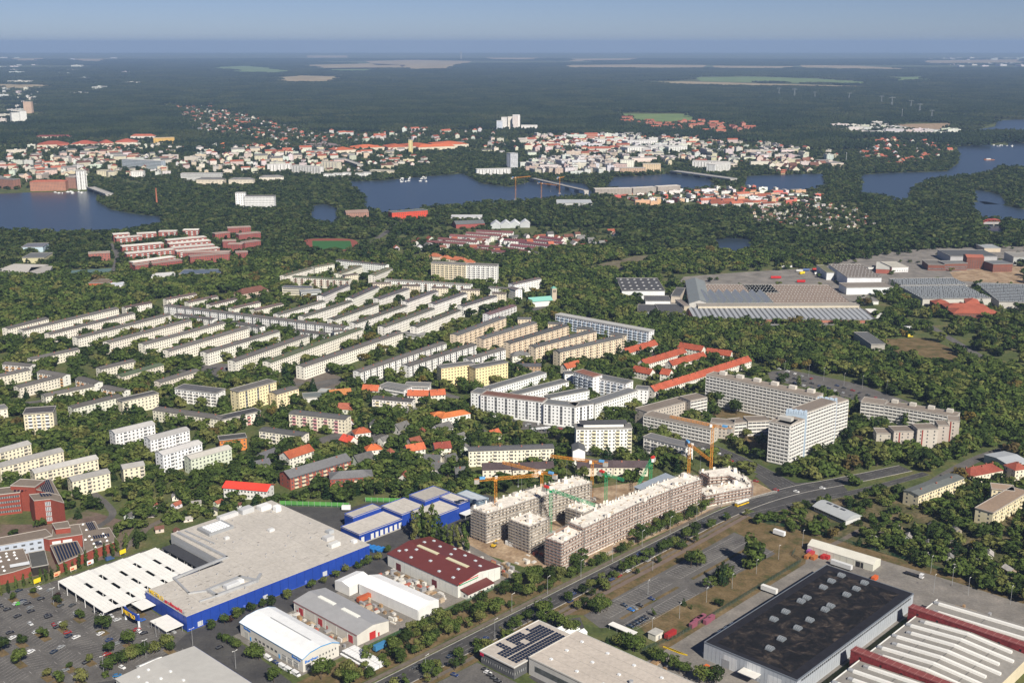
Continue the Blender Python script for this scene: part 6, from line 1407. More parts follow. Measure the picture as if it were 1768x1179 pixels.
for k,(x0,y0,x1,y1,d_) in enumerate(((555,432,690,425,60),(690,418,880,408,70),(905,412,1040,408,80),(1070,405,1230,395,90),(1110,412,1360,402,24),(1235,395,1450,388,90))): far('perimeter_block','long estate block with orange-red roofs and pale walls near the lake','estate block',D('D2',x0,y0),D('D2',x1,y1),d_,13,4,(.74,.66,.52),(.46,.12,.05),rk='hip',rise=7,matr=M_TILE,group='orange roofed estate near the lake')
for k,(x0,y0,x1,y1) in enumerate(((320,400,560,395),(330,412,600,408))): far('perimeter_block','grey-brown roofed barrack row left of the orange estate','estate block',D('D2',x0,y0),D('D2',x1,y1),40,10,3,(.42,.36,.36),(.17,.13,.13),rk='hip',rise=5,matr=M_TILE,group='grey-brown barrack rows')
for k,(x0,y0,x1,y1,cc) in enumerate(((800,415,960,408,WHITE),(960,412,1090,400,WHITE),(1080,410,1205,405,WHITE),(595,365,800,358,(.84,.83,.81)),(800,372,1000,365,(.84,.83,.81)))): far('apartment_block','white estate block with flat terraces behind the lake','apartments',D('D3',x0,y0),D('D3',x1,y1),40,17,5,cc,(.6,.59,.57),style='balc2',every=2,group='white terrace estate behind the lake')
far('apartment_block','large white block on the bank by the road bridge, left','apartments',D('D3',1240,505),D('D3',1420,510),24,19,6,(.84,.83,.81),(.55,.53,.5),style='balc2',every=2); far('apartment_block','large white block on the bank by the road bridge, right','apartments',D('D3',1395,530),D('D3',1500,512),24,20,6,(.84,.83,.81),(.55,.53,.5),style='balc2',every=2)
far('apartment_block','cream slab by the bank','apartments',D('D3',752,498),D('D3',845,498),16,19,6,(.82,.80,.72),(.5,.48,.44)); far('apartment_block','tan slab by the bank','apartments',D('D3',905,525),D('D3',1025,525),16,19,6,(.66,.50,.34),(.5,.44,.36)); far('apartment_block','red and grey terrace on the bank','apartments',D('D3',752,552),D('D3',920,552),14,15,5,(.58,.40,.28),(.45,.42,.4))
for k,(x0,y0,x1,y1,lb) in enumerate(((580,695,830,690,'grey scaffolded shell on the far bank, widest'),(838,690,995,682,'brown scaffolded shell on the far bank'),(1005,680,1158,672,'pale brown scaffolded shell on the far bank, right'))): far('apartment_shell',lb,'building shell',D('D3',x0,y0),D('D3',x1,y1),16,14,5,(.42,.37,.32),(.55,.50,.45),pitch=3)
far('sports_hall','pale hall with white and grey striped roof behind the trees','hall',D('D3',320,790),D('D3',560,790),50,7,1,(.5,.5,.5),(.34,.36,.38),style='none')
far('school_building','bright red school with dark flat roof by the lake','school',D('D2',930,855),D('D2',1172,838),18,14,3,(.60,.075,.035),(.10,.105,.11)); far('school_building','dark brick chapel-like hall left of the red school','school',D('D2',620,858),D('D2',772,850),16,11,3,(.34,.19,.14),(.25,.17,.14),rk='gable',rise=4,matw=M_BRICK)
far('warehouse','white flat warehouse by the wood','warehouse',D('C2',1330,22),D('C2',1540,22),30,7,1,(.74,.75,.75),(.5,.51,.52),style='none'); far('warehouse','dark red shed with grey roof under the white halls','warehouse',D('C2',1365,70),D('C2',1560,62),30,7,1,(.3,.08,.07),(.16,.17,.175),style='none',rk='gable',rise=4)
for k,(x,y) in enumerate(((1600,75),(1668,72),(1730,70),(1800,68))): far('sports_hall','white double-curved tent hall among the trees','hall',D('C2',x,y),D('C2',x+66,y),26,6,1,(.5,.52,.53),(.68,.69,.70),rk='gabley',rise=6,style='none',matr=M_METAL,group='white tent halls')
far('warehouse','grey flat depot hall at the left shore','warehouse',D('C1',-60,395),D('C1',180,400),60,8,1,(.5,.5,.48),(.38,.36,.33),style='none'); far('warehouse','grey flat depot hall next to the shore road','warehouse',D('C1',185,405),D('C1',330,398),48,8,1,(.55,.55,.53),(.40,.38,.35),style='none'); far('warehouse','dark roofed depot with yellow eaves','warehouse',D('C1',150,297),D('C1',300,295),40,8,1,(.5,.48,.3),(.11,.115,.115),style='none'); far('warehouse','pale blue and dark roofed depot behind it','warehouse',D('C1',145,225),D('C1',290,222),34,8,1,(.45,.58,.66),(.12,.125,.15),style='none')
far('school_building','orange and white sports hall with brown roof by the blue court','school',D('C1',600,470),D('C1',725,470),26,10,2,(.62,.13,.05),(.2,.15,.11)); far('school_building','white school wing behind the orange sports hall','school',D('C1',725,490),D('C1',850,480),20,9,2,(.76,.77,.79),(.45,.47,.52)); far('school_building','white pavilion school below the brick rows','school',D('C1',1005,425),D('C1',1190,412),20,8,2,(.74,.74,.74),(.6,.6,.6)); far('school_building','long sports hall with dark solar roof and orange band','school',D('C1',1215,408),D('C1',1490,405),32,9,1,(.6,.38,.16),(.10,.13,.18),style='none')
# brick courts with white terraces near the left shore
for k,(x0,y0,x1,y1) in enumerate(((770,140,880,132),(930,135,1060,128),(1075,120,1195,118),(1240,110,1345,108),(790,165,960,150),(830,222,1110,198),(860,270,1180,240),(905,330,1190,290),(1135,180,1400,155),(1150,205,1430,180),(1170,232,1455,210),(1200,255,1490,230))):
    far('court_house','brick court block with long white terraces on top','flats',D('C1',x0,y0),D('C1',x1,y1),13,12,4,(.34,.11,.085),(.66,.63,.58),matw=M_BRICK,style='balc2',every=2,balc=(.8,.79,.76),group='brick court blocks near the shore')
for k,(x0,y0,x1,y1) in enumerate(((918,350,1235,312),(1240,262,1555,258),(1290,290,1555,268),(1460,135,1560,125),(1545,95,1700,88),(1510,185,1600,182),(1545,205,1640,205),(1600,262,1680,258),(1660,195,1768,180),(1620,140,1768,125))):
    far('court_house','dark red brick court block without terraces','flats',D('C1',x0,y0),D('C1',x1,y1),12,13,4,(.30,.085,.07),(.3,.2,.17),matw=M_BRICK,pitch=3.2,group='dark red brick court blocks')
far('court_house','narrow brick block beside the depot road','flats',D('C1',600,270),D('C1',745,262),14,11,3,(.34,.13,.10),(.3,.24,.2),matw=M_BRICK)
# white row house settlement
for k,(x0,y0,x1,y1) in enumerate(((1320,148,1590,165),(1430,132,1670,148),(1500,118,1748,128),(1240,170,1505,190),(1165,190,1425,205),(1480,240,1700,262),(1500,218,1740,240))): far('row_house','long white row with dark red roof in the garden settlement','row houses',D('C2',x0,y0),D('C2',x1,y1),9,7,2,(.80,.78,.75),(.17,.07,.07),rk='gable',rise=2.5,matr=M_TILE,group='white rows of the garden settlement')
for k,(x0,y0,x1,y1) in enumerate(((0,205,210,228),(60,185,265,210),(150,172,355,192),(200,150,350,170),(0,230,115,252),(-40,170,120,178))): far('row_house','white row with purple-red roof at the settlement end','row houses',D('C3',x0,y0+8),D('C3',x1,y1+8),9,7,2,(.80,.78,.75),(.16,.06,.07),rk='gable',rise=2.5,matr=M_TILE,group='white rows with purple roofs')
# scattered houses
scatter('garden_house','small white house with red roof in the garden settlement','house','small houses of the garden settlement',[T('C2',920,250),T('C2',1200,170),T('C3',420,150),T('C3',700,120),T('C3',780,180),T('C3',560,250),T('C3',200,320),T('C2',1500,270)],70,HM['sr']+HM['sg']+HM['sb'],CWH,14,(20,110),seed=2)
scatter('town_house','old town house with pale walls and tiled roof left of the lake','town house','old town houses',[(0,272),(60,255),(240,250),(330,260),(330,290),(240,305),(150,312),(0,318)],150,HM['mr']+HM['mg']+HM['mb']+HM['mg'],CW,18,(10,100,40),seed=3,sc=(.6,.95))
scatter('town_block','pale flat roofed block of the old town','town block','flat blocks of the old town',[(0,272),(60,255),(240,250),(450,262),(600,280),(440,300),(240,305),(150,312),(0,318)],90,HM['fl']+HM['fg'],CW+CWH,22,(10,100),seed=4,sc=(.6,1.0))
scatter('town_house','town house with red roof between forest and lake bridge','town house','red roofed houses near the bridge',[(330,262),(440,258),(560,262),(640,270),(600,285),(440,292),(340,290)],45,HM['mr']+HM['mg'],CW,24,(20,110),seed=5)
scatter('detached_house','tiny house in the forest suburb','house','houses of the forest suburb',[(300,180),(360,182),(440,205),(520,225),(590,240),(560,252),(440,240),(330,225)],230,HM['sr']+HM['sr']+HM['sg']+HM['sb'],CWH,22,(0,45,90),seed=6,sc=(1.0,1.5))
scatter('villa','pale villa with red roof above the orange estate','villa','villas above the orange estate',[(560,232),(720,225),(830,228),(880,240),(800,246),(600,248)],70,HM['sr']+HM['sg']+HM['mr'],CWH,26,(0,45,90),seed=7)
scatter('town_house','town house with red roof behind the lake tower','town house','red roofed houses behind the lake tower',[(895,262),(900,246),(1010,238),(1080,245),(1080,262),(1010,275)],70,HM['mr']+HM['mr']+HM['fl'],CW,24,(10,100),seed=8)
scatter('flat_block','white flat block behind the lake','flat block','white flat blocks behind the lake',[(900,240),(1010,236),(1180,245),(1190,262),(1040,262),(930,256)],60,HM['fl'],CWH,26,(10,100),seed=9)
scatter('waterfront_flat','grey and white waterfront house on the lake bank','flats','waterfront houses on the bank',[(905,290),(960,276),(1060,278),(1070,298),(1000,304),(920,302)],70,HM['fl']+HM['fg']+HM['fl'],CWH+[(.5,.42,.36)],22,(15,105),seed=10)
scatter('commercial_hall','pale commercial hall behind the bridge','hall','commercial halls behind the bridge',[(1040,262),(1180,262),(1340,258),(1440,268),(1450,285),(1330,292),(1200,285),(1050,276)],42,HM['hall']+HM['fl'],CWH+CW,40,(5,95),seed=11)
scatter('harbour_shed','small shed or stack in the boat yard','shed','boat yard sheds',[(1300,280),(1360,275),(1430,285),(1425,298),(1330,302)],40,HM['shed']+HM['sb'],CW+[(.4,.25,.15)],12,(5,95),seed=12,sc=(1.2,2.2))
scatter('terrace_house','white flat-roofed terrace house of the new settlement','terrace','white houses of the new settlement',[(1060,340),(1130,330),(1250,328),(1330,322),(1420,338),(1400,352),(1250,352),(1120,356)],130,HM['fl']+HM['row'],[(.82,.81,.79),(.82,.81,.79),(.62,.14,.10),(.72,.45,.28)],17,(15,105),seed=13,sc=(.4,.62))
scatter('terrace_house','terrace with orange roof in the new settlement','terrace','orange roofed terraces of the new settlement',[(1210,345),(1270,335),(1340,340),(1335,356),(1230,358)],36,[house_mesh('terrace',L,9,6,'gable',3.4,M_RT,2) for L in (22,30)],CWH,18,(20,),seed=14)
scatter('garden_hut','allotment hut with small roof among dense gardens','hut','allotment huts beyond the wood',[(1290,355),(1400,350),(1480,360),(1520,390),(1470,410),(1380,405),(1300,385)],190,HM['shed'],CWH+CW+[(.35,.3,.25)],11,(0,45,90),seed=15,sc=(.8,1.25))
scatter('garden_hut','lakeside hut among trees on the right shore','hut','lakeside huts',[(1500,245),(1560,240),(1650,255),(1648,272),(1560,285),(1500,288),(1480,270)],110,HM['shed']+HM['sr'],CWH+CW,14,(0,45,90),seed=16,sc=(1.2,1.8))
scatter('boat_hall','white boat hall behind the right forest','hall','white halls behind the right forest',[(1440,222),(1520,214),(1560,222),(1640,224),(1660,232),(1560,236),(1470,232)],40,HM['fl']+HM['hall'],CWH,40,(0,),seed=17)
scatter('brick_house','reddish house of the hospital quarter in the forest','house','reddish forest hospital houses',[(1070,202),(1140,204),(1270,218),(1340,226),(1250,232),(1130,226),(1080,215)],48,HM['mr'],[(.5,.24,.16),(.45,.2,.14)],36,(0,90),seed=18)
scatter('suburb_block','white block on the far left beyond the forest','block','white blocks beyond the left forest',[(0,150),(70,150),(60,200),(40,215),(0,215)],24,HM['fl'],CWH,60,(0,90),seed=19,sc=(.8,1.3))
scatter('far_building','pale building far beyond the forest','building','pale far buildings',[(0,100),(200,100),(250,172),(0,175)],26,HM['hall'],CWH,150,(0,90),seed=20,sc=(1.3,2.4))
scatter('far_building','pale building on the right horizon','building','pale buildings on the right horizon',[(1600,102),(1768,100),(1768,115),(1620,116)],40,HM['hall'],CWH,200,(0,90),seed=21,sc=(1.5,3))
scatter('garden_hut','allotment hut with tin roof between fruit trees','hut','allotment huts near the storage tent',[(1440,915),(1540,945),(1650,985),(1768,1015),(1768,940),(1640,905),(1500,905)],34,HM['shed'][1:3]+HM['shed'][1:],[(.45,.42,.38),(.6,.57,.5),(.3,.24,.18)],13,(20,65,110),seed=22,sc=(.8,1.1))
scatter('garden_hut','allotment hut in the gardens behind the market','hut','allotment huts behind the market',[(205,900),(300,860),(400,860),(420,875),(300,925),(240,930)],12,HM['shed'],CWH+CW,13,(20,65,110),seed=23,sc=(.9,1.2))
scatter('garden_house','small grey roofed house among the central gardens','house','small houses of the central gardens',[(560,720),(700,690),(800,740),(810,820),(700,840),(620,800)],16,HM['sr']+HM['sg'],CWH,20,(0,45,90),seed=24)
scatter('town_house','mixed town house between the lake and the forest suburb','town house','mixed houses between lake and forest',[(330,255),(560,252),(700,262),(760,285),(640,300),(440,300),(330,292)],120,HM['mr']+HM['mg']+HM['fg']+HM['mb'],CW,19,(15,105,60),seed=31,sc=(.55,.9))
scatter('suburb_house','suburb house in the green belt behind the lake','house','green belt suburb houses',[(760,252),(900,240),(1060,234),(1200,240),(1450,262),(1440,282),(1180,290),(900,275)],170,HM['mr']+HM['mg']+HM['sr']+HM['fg'],CW,19,(15,105,60),seed=32,sc=(.6,.95))
# bridges
def bridge(lb, A, B, wd_, arch=None, zc=8, nm='road_bridge', col=(.4,.4,.4)):
    a, b_ = P(A, zc), P(B, zc); L = math.hypot(b_[0]-a[0],b_[1]-a[1]); an = math.atan2(b_[1]-a[1],b_[0]-a[0])
    r = root(nm, lb, 'bridge', a, an); part('deck', bx(0,L,-wd_/2,wd_/2,zc-1.4,zc), M_CONC, r)
    for s in (-1,1): part('railing', bx(0,L,s*wd_/2-.2,s*wd_/2+.2,zc,zc+1.3), M_STEEL, r)
    n_ = max(2,int(L/40))
    for i in range(n_+1): part('pier', bx(L*i/n_-1.2,L*i/n_+1.2,-wd_/2+1,wd_/2-1,-1,zc-1.4), M_CONC, r)
    if arch:
        for s in (-1,1):
            m = MB(); N = 14
            for i in range(N):
                p = [(L*t, s*wd_/2, zc+arch*4*t*(1-t)) for t in (i/N,(i+1)/N)]; m.bar(p[0],p[1],.4)
                m.bar(p[1],(p[1][0],p[1][1],zc),.12)
            part('arch', m, mat('bridge_red',(.45,.08,.08)), r)
    keep_out([xf(a,an,x,y) for x,y in ((0,-wd_/2),(L,-wd_/2),(L,wd_/2),(0,wd_/2))],6)
bridge('grey road bridge at the old town quay', D('D1',612,680), D('D1',742,728), 16); bridge('steel bridge behind the island with cranes', D('D3',150,620), D('D3',520,705), 12); bridge('long road bridge to the white blocks', D('D3',1110,570), D('D3',1520,625), 22); bridge('small bridge with red arches over the canal', T('C4',1478,60), T('C4',1640,60), 9, arch=7, zc=4)
bridge('motorway ramp on the far bank', D('D2',585,485), D('D2',715,530), 16)
# brick chimneys, far cranes, pylons
for X,Y0,Y1,lb in ((1065,800,690,'slender red brick chimney on the wooded island'),(1625,60+0,0,None)):
    if lb is None: continue
    b0 = P(D('D1',X,Y0)); h_ = height_at(b0, D('D1',X,Y1)[1]); r = root('chimney_stack', lb, 'chimney', b0); m = MB(); m.cyl(0,0,0,h_,1.8,1.1,10); part('shaft', m, M_BRICK, r, color=(.4,.14,.08)); m = MB(); m.cyl(0,0,h_,h_+1,1.4,1.4,10); part('crown', m, M_BRICK, r, color=(.3,.1,.06))
for (t,x,y0,y1,jx,jy,lb) in (('D3',40,765,622,140,608,'far orange crane over the lake bank with double jibs'),('D3',215,770,660,320,668,'far orange crane beside the lake bridge'),('D3',338,725,622,368,612,'far orange crane with steep jib')):
    crane(lb, bw(T(t,x,y0)), T(t,x,y1)[1], T(t,jx,jy), 12)
pm = MB(); Hh = 46
for sx in (-1,1):
    for sy in (-1,1): pm.bar((sx*4,sy*4,0),(sx*1,sy*1,Hh-12),.28); pm.bar((sx*1,sy*1,Hh-12),(sx*.4,sy*.4,Hh),.22)
for i in range(7):
    z0, z1 = i*5.0, (i+1)*5.0; w0_, w1_ = 4-3*z0/34, 4-3*z1/34
    for s in (-1,1): pm.bar((-w0_,s*w0_,z0),(w1_,s*w1_,z1),.12); pm.bar((s*w0_,-w0_,z0),(s*w1_,w1_,z1),.12)
pme = pm.mesh('lattice_tower',[mat('pylon_steel',(.26,.28,.30),var=.05)]); am = MB()
for z,w in ((Hh-3,15),): am.bar((-w,0,z),(w,0,z),.4); am.bar((-w,0,z),(0,0,z+3),.3); am.bar((w,0,z),(0,0,z+3),.3)
ame = am.mesh('cross_arm',[mat('pylon_steel')])
for (X,Y0,Y1) in ((105,60,8),(210,75,14),(348,85,35),(580,95,42),(800,118,62),(870,142,70),(1000,152,92),(1058,185,115),(1140,220,158)):
    b0 = P(D('D4',X,Y0)); h_ = max(30, height_at(b0, D('D4',X,Y1)[1])); s_ = h_/46
    r = root('power_pylon','grey lattice pylon of the power line over the right forest','pylon',b0,math.radians(10),'power line pylons'); o1 = obj('lattice_tower',pme,r); o2 = obj('cross_arm',ame,r); r.scale = (s_,s_,s_)
for (X,Y0,Y1,lb) in ((938,225,150,'tall thin mast at the edge of the right forest'),(560,515,445,'white mast by the right island')):
    b0 = P(D('D4',X,Y0)); h_ = height_at(b0, D('D4',X,Y1)[1]); r = root('radio_mast',lb,'mast',b0); m = MB(); m.cyl(0,0,0,h_,.9,.5,6); part('pole', m, M_STEEL, r); m = MB(); m.cyl(0,0,h_*.9,h_*.95,1.6,1.6,8); part('antenna_ring', m, M_STEEL, r)
b0 = P((796,104)); r = root('television_tower','slim tower standing on the far horizon','tower',b0); m = MB(); m.cyl(0,0,0,170,9,5,8); part('shaft', m, M_CONC, r); m = MB(); m.cyl(0,0,120,135,14,14,10); part('pod', m, M_CONC, r)
# boats
bm_ = MB(); pts = [(-4.5,-1.2),(2.5,-1.3),(4.8,0),(2.5,1.3),(-4.5,1.2)]; bm_.prism(pts, .2, 1.5); bme = bm_.mesh('hull',[M_PAINT]); cm_ = MB(); cm_.box(-2.5,1.2,-.8,.8,1.5,2.7); cme = cm_.mesh('cabin',[M_PAINT])
rs = random.Random(5)
for (t,zone,n_,lb,gp) in (('D1',(370,712,560,725),12,'white motor boat moored at the old town quay','boats at the old town quay'),('D2',(985,612,1170,646),18,'white boat in the marina on the lake','boats in the lake marina'),('D4',(680,545,850,558),12,'moored boat on the right shore','boats on the right shore'),('D4',(1550,395,1690,408),9,'moored boat at the wooded spit','boats at the wooded spit'),('D4',(1700,350,1768,370),6,'boat at the right edge jetty','boats at the right jetty'),('D4',(1475,492,1540,500),2,'barge with orange deck in the channel','barges in the channel'),('D4',(1620,395,1560,400),2,'sail boat near the spit','sail boats near the spit')):
    for k in range(n_):
        p = P(D(t, rs.uniform(zone[0],zone[2]), rs.uniform(zone[1],zone[3])), .3); big = 'barge' in lb
        r = root('motor_boat', lb, 'boat', (p[0],p[1],.2), rs.uniform(0,6.28), gp); h1 = obj('hull',bme,r,color=(.78,.78,.76) if not big else (.35,.15,.08)); c1 = obj('cabin',cme,r,color=(.8,.8,.78)); r.scale = (.8,.8,.8) if not big else (3,2.4,1.3)
# ================================================================ VEHICLES, STREET FURNITURE, YARD GOODS
def prof_mesh(name, prof, w, m, inset=0.):
    mb = MB(); n = len(prof)
    A = [(x,-w/2+inset*(z > 1.0),z) for x,z in prof]; B = [(x,w/2-inset*(z > 1.0),z) for x,z in prof]
    mb.face(A); mb.face(B[::-1])
    for i in range(n): mb.face([A[i],B[i],B[(i+1)%n],A[(i+1)%n]])
    return mb.mesh(name,[m])
def wheel_mesh(r): 
    m = MB(); n = 10
    for i in range(n):
        a0, a1 = 2*math.pi*i/n, 2*math.pi*(i+1)/n; p = [(r*math.cos(a),r*math.sin(a)+r) for a in (a0,a1)]
        m.face([(p[0][0],-.11,p[0][1]),(p[1][0],-.11,p[1][1]),(p[1][0],.11,p[1][1]),(p[0][0],.11,p[0][1])])
        for y in (-.11,.11): m.face([(0,y,r),(p[0][0],y,p[0][1]),(p[1][0],y,p[1][1])])
    return m.mesh('wheel',[M_TYRE])
CARB = prof_mesh('body',[(-2.1,.35),(2.1,.3),(2.15,.7),(1.15,.92),(.95,.96),(-1.75,.98),(-2.15,.9)],1.78,M_CAR)
CART = prof_mesh('cabin_roof',[(.35,1.38),(.1,1.47),(-1.0,1.48),(-1.5,1.36)],1.36,M_CAR)
CARG = prof_mesh('window',[(1.0,.95),(.36,1.39),(-1.45,1.37),(-1.85,.97)],1.60,M_GLASS,.1)
VANB = prof_mesh('body',[(-2.7,.35),(2.6,.3),(2.65,1.0),(1.9,1.25),(1.3,2.15),(-2.7,2.25)],1.95,M_CAR); VANG = prof_mesh('window',[(1.93,1.28),(1.42,2.0),(.7,2.02),(.7,1.3)],1.98,M_GLASS)
WH = wheel_mesh(.32); LT = MB(); LT.box(2.1,2.18,.45,.8,.6,.75); LTM = LT.mesh('headlight',[M_WHITE])
CCOL = [(.02,.02,.025),(.05,.055,.06),(.55,.56,.57),(.75,.75,.75),(.02,.04,.13),(.30,.02,.02),(.22,.23,.24),(.015,.03,.06),(.35,.36,.37)]
def car(px, rz, col, label, group=None, van=False, z=.06, world=False, parts=True):
    p = px if world else P(px, .7)
    r = root('parked_van' if van else 'parked_car', label, 'van' if van else 'car', (p[0],p[1],z), rz, group)
    obj('body', VANB if van else CARB, r, color=col)
    if not van: obj('cabin_roof', CART, r, color=col)
    obj('window', VANG if van else CARG, r)
    if parts:
        for x in (1.35,-1.35):
            for y in (-.78,.78): obj('wheel', WH, r, (x,y,0))
        for s in (1,-1): o = obj('headlight', LTM, r); o.scale = (1,s,1)
    return r
UA, VA = ANG, ANG-math.pi/2
rs = random.Random(11)
def cn(c):
    m = max(c); return 'red' if c[0] > .2 and c[1] < .1 else 'dark blue' if c[2] > 2*c[0] and m < .2 else 'bright blue' if c[2] > 2*c[0] else 'black' if m < .07 else 'white' if m > .7 else 'silver' if m > .5 else 'grey'
A1C = [(10,650,0),(50,672,0),(120,718,0),(210,685,0),(325,712,0),(155,615,7),(185,632,0),(205,770,2),(265,527,3),(130,543,7),(278,600,0),(68,830,0),(365,778,5),(388,790,0),(412,770,3),(458,828,5),(516,860,3),(740,878,4),(800,900,6),(795,742,2),(755,718,2),(670,668,2),(645,690,0),(510,702,2),(945,822,3),(928,808,5),(978,833,0),(725,975,5),(765,985,0),(585,1030,0),(440,1085,6),(245,825,2),(1490,930,0),(550,605,0),(570,600,2),(700,705,3),(828,1065,3),(110,632,2),(330,722,0)]
for x,y,c in A1C:
    col = CCOL[c]; car(T('A1',x,y), (UA if (x*7+y) % 3 else VA)+rs.uniform(-.15,.15), col, cn(col)+' car standing in the market car park', cn(col)+' cars in the market car park')
ra = random.Random(77)
for k in range(34):
    u_ = 168+ra.randrange(8)*13.2+ra.choice((-2.4,2.4)); w_ = ra.uniform(545,630)
    if u_ > 262 and w_ < 575: continue
    col = CCOL[ra.randrange(9)]; car(UW(u_,w_), UA+.3, col, cn(col)+' car standing in the market car park', cn(col)+' cars in the market car park', world=True)
car(T('A1',130,632), UA, (.08,.5,.03), 'bright green car among dark cars in the market car park'); car(T('A1',795,1120), UA-.5, (.03,.16,.36), 'blue car on the drive beside the hedge'); car(T('A1',962,745), UA, (.03,.13,.5), 'bright blue car by the entrance portal')
r = car(T('A1',1382,757), UA, (.8,.8,.8), 'white ambulance van with red lower half at the blue wall', van=True); part('red_band', bx(-2.72,2.66,-.99,.99,.4,.95), M_CAR, r, color=(.5,.02,.03))
car(T('A1',745,332), UA, (.05,.10,.22), 'dark blue van on the lane behind the white canopy', van=True)
for x,y,c in ((265,795,7),(330,838,4),(362,825,6),(415,797,0),(525,733,4)): car(w8(x,y), VA, CCOL[c] if x != 330 else (.02,.16,.5), {265:'dark car by the round hedge in the staff car park',330:'bright blue car at the hedge end in the staff car park',362:'silver-grey car beside the bright blue car',415:'black car at the end of the planting strip',525:'dark blue car alone at the planting strip'}[x])
for k in range(6): car(UW(462.5+k*2.7, 350.6), VA, CCOL[0 if k % 2 else 7], 'black car in the row before the white shelter', 'black cars before the white shelter', world=True)
wv = random.Random(4)
for k in range(22):
    u = 337+(k % 3)*2.9; w = 441-(k//3)*-2.6
    car(UW(336.2+(k % 2)*5.8, 437-0+ -(k//2)*2.35+4), UA if k % 2 else UA+math.pi, (.78,.78,.78), 'white delivery van in the rows beside the white trade hall', 'white delivery vans', van=True, world=True)
for x,y,van,c in ((90,1005,1,3),(140,1030,0,4),(190,1065,1,3),(232,1088,1,3),(280,1112,1,3)): car(T('A2',x,y), VA, CCOL[c], ('white van' if van else 'dark blue car')+' parked along the front of the white trade hall', 'vehicles along the trade hall', van=bool(van))
for x,y,c in ((1355,1115,4),(1580,1100,3),(1600,1120,0),(1625,1140,0),(1650,1160,0),(1565,1080,0)): car(T('A2',x,y), VA+.2, CCOL[c], cn(CCOL[c])+' car in front of the dark glazed retail hall', 'cars before the retail hall')
for k,(u,wd_) in enumerate(((352,404),(398,398.8),(447,404),(498,399),(540,404.2),(585,399),(610,404),(655,402),(372,399),(425,404.5),(470,398.6),(522,399),(560,404.4),(628,399),(312,404),(335,398.8))): car(UW(u,wd_), UA+(math.pi if wd_ > 402 else 0), CCOL[(k*3+1) % 9], 'car driving along the avenue', 'cars on the avenue', world=True, z=.09)
for u,w in ((500,394),(507,394),(516,394),(536,394.2),(462,393.8)): car(UW(u,w), UA, CCOL[rs.randrange(9)], 'car at the kerb under the avenue trees', 'cars under the avenue trees', world=True)
slabpx = [(1345+i*14.0+rs.uniform(-2,2), 645+i*4.1+j*6.0) for i in range(15) for j in (-1.4,0,1.3) if rs.random() < .85]
for p in slabpx: car(p, math.radians(-40)+rs.choice((0,math.pi/2)), CCOL[rs.randrange(9)], 'car in the long car park behind the nine storey slab', 'cars behind the nine storey slab', parts=False)
for p in [(395+rs.uniform(-40,30), 640+rs.uniform(-9,9)) for _ in range(12)]: car(p, rs.uniform(0,3), CCOL[rs.randrange(9)], 'car in the yard behind the white hostel', 'cars behind the hostel', parts=False)
for p in [(905+rs.uniform(0,65), 735+rs.uniform(-5,14)) for _ in range(14)]: car(p, rs.choice((.2,1.7)), CCOL[rs.randrange(9)], 'car in the court before the white street front', 'cars before the white street front', parts=False)
for p in [(700+k*12+rs.uniform(-2,2), 768+rs.uniform(-1.5,1.5)) for k in range(24)]: car(p, rs.uniform(-.1,.1), CCOL[rs.randrange(9)], 'car parked on the garden street', 'cars on the garden street', parts=False)
for p in ((1240,782),(1262,795),(1285,812),(1305,830),(1340,845),(1375,848),(1215,775),(1420,842)): car(p, VA+.1, CCOL[rs.randrange(9)], 'car near the road junction by the site corner', 'cars near the junction', parts=False)
# bus
p = P((1281,868),1.5); r = root('city_bus','yellow city bus with white roof on the avenue','bus',(p[0],p[1],.1),UA-.15)
part('body', bx(-6,6,-1.25,1.25,.35,2.5), M_CAR, r, color=(.75,.48,.01)); part('roof', bx(-6,6,-1.25,1.25,2.52,3.1), M_CAR, r, color=(.8,.8,.78)); part('window', bx(-5.9,6.02,-1.28,1.28,1.4,2.4), M_GLASS, r)
for x in (-3.5,3.8):
    for y in (-1.15,1.15): o = obj('wheel', WH, r, (x,y,0)); o.scale = (1.5,1.5,1.5)
# trailers, containers and lorries
def trailer(lb, p, rz, col, L=12, cab=None, group=None, h=2.7, rcol=None):
    r = root('lorry' if cab else 'trailer', lb, 'lorry' if cab else 'trailer', (p[0],p[1],.05), rz, group)
    part('box_body', bx(-L/2,L/2,-1.25,1.25,1.0,1.0+h), M_PAINT, r, color=col); part('chassis', bx(-L/2,L/2,-.6,.6,.6,1.0), M_TYRE, r)
    if rcol: part('top_cover', bx(-L/2,L/2,-1.26,1.26,1.01+h,1.15+h), M_PAINT, r, color=rcol)
    for x in (-L/2+1,-L/2+2.3):
        for y in (-1.05,1.05): o = obj('wheel', WH, r, (x,y,0)); o.scale = (1.5,1.5,1.5)
    if cab: part('cab', bx(L/2+.3,L/2+2.4,-1.2,1.2,.6,3.0), M_CAR, r, color=cab); part('windscreen', bx(L/2+2.38,L/2+2.44,-1.1,1.1,1.7,2.7), M_GLASS, r)
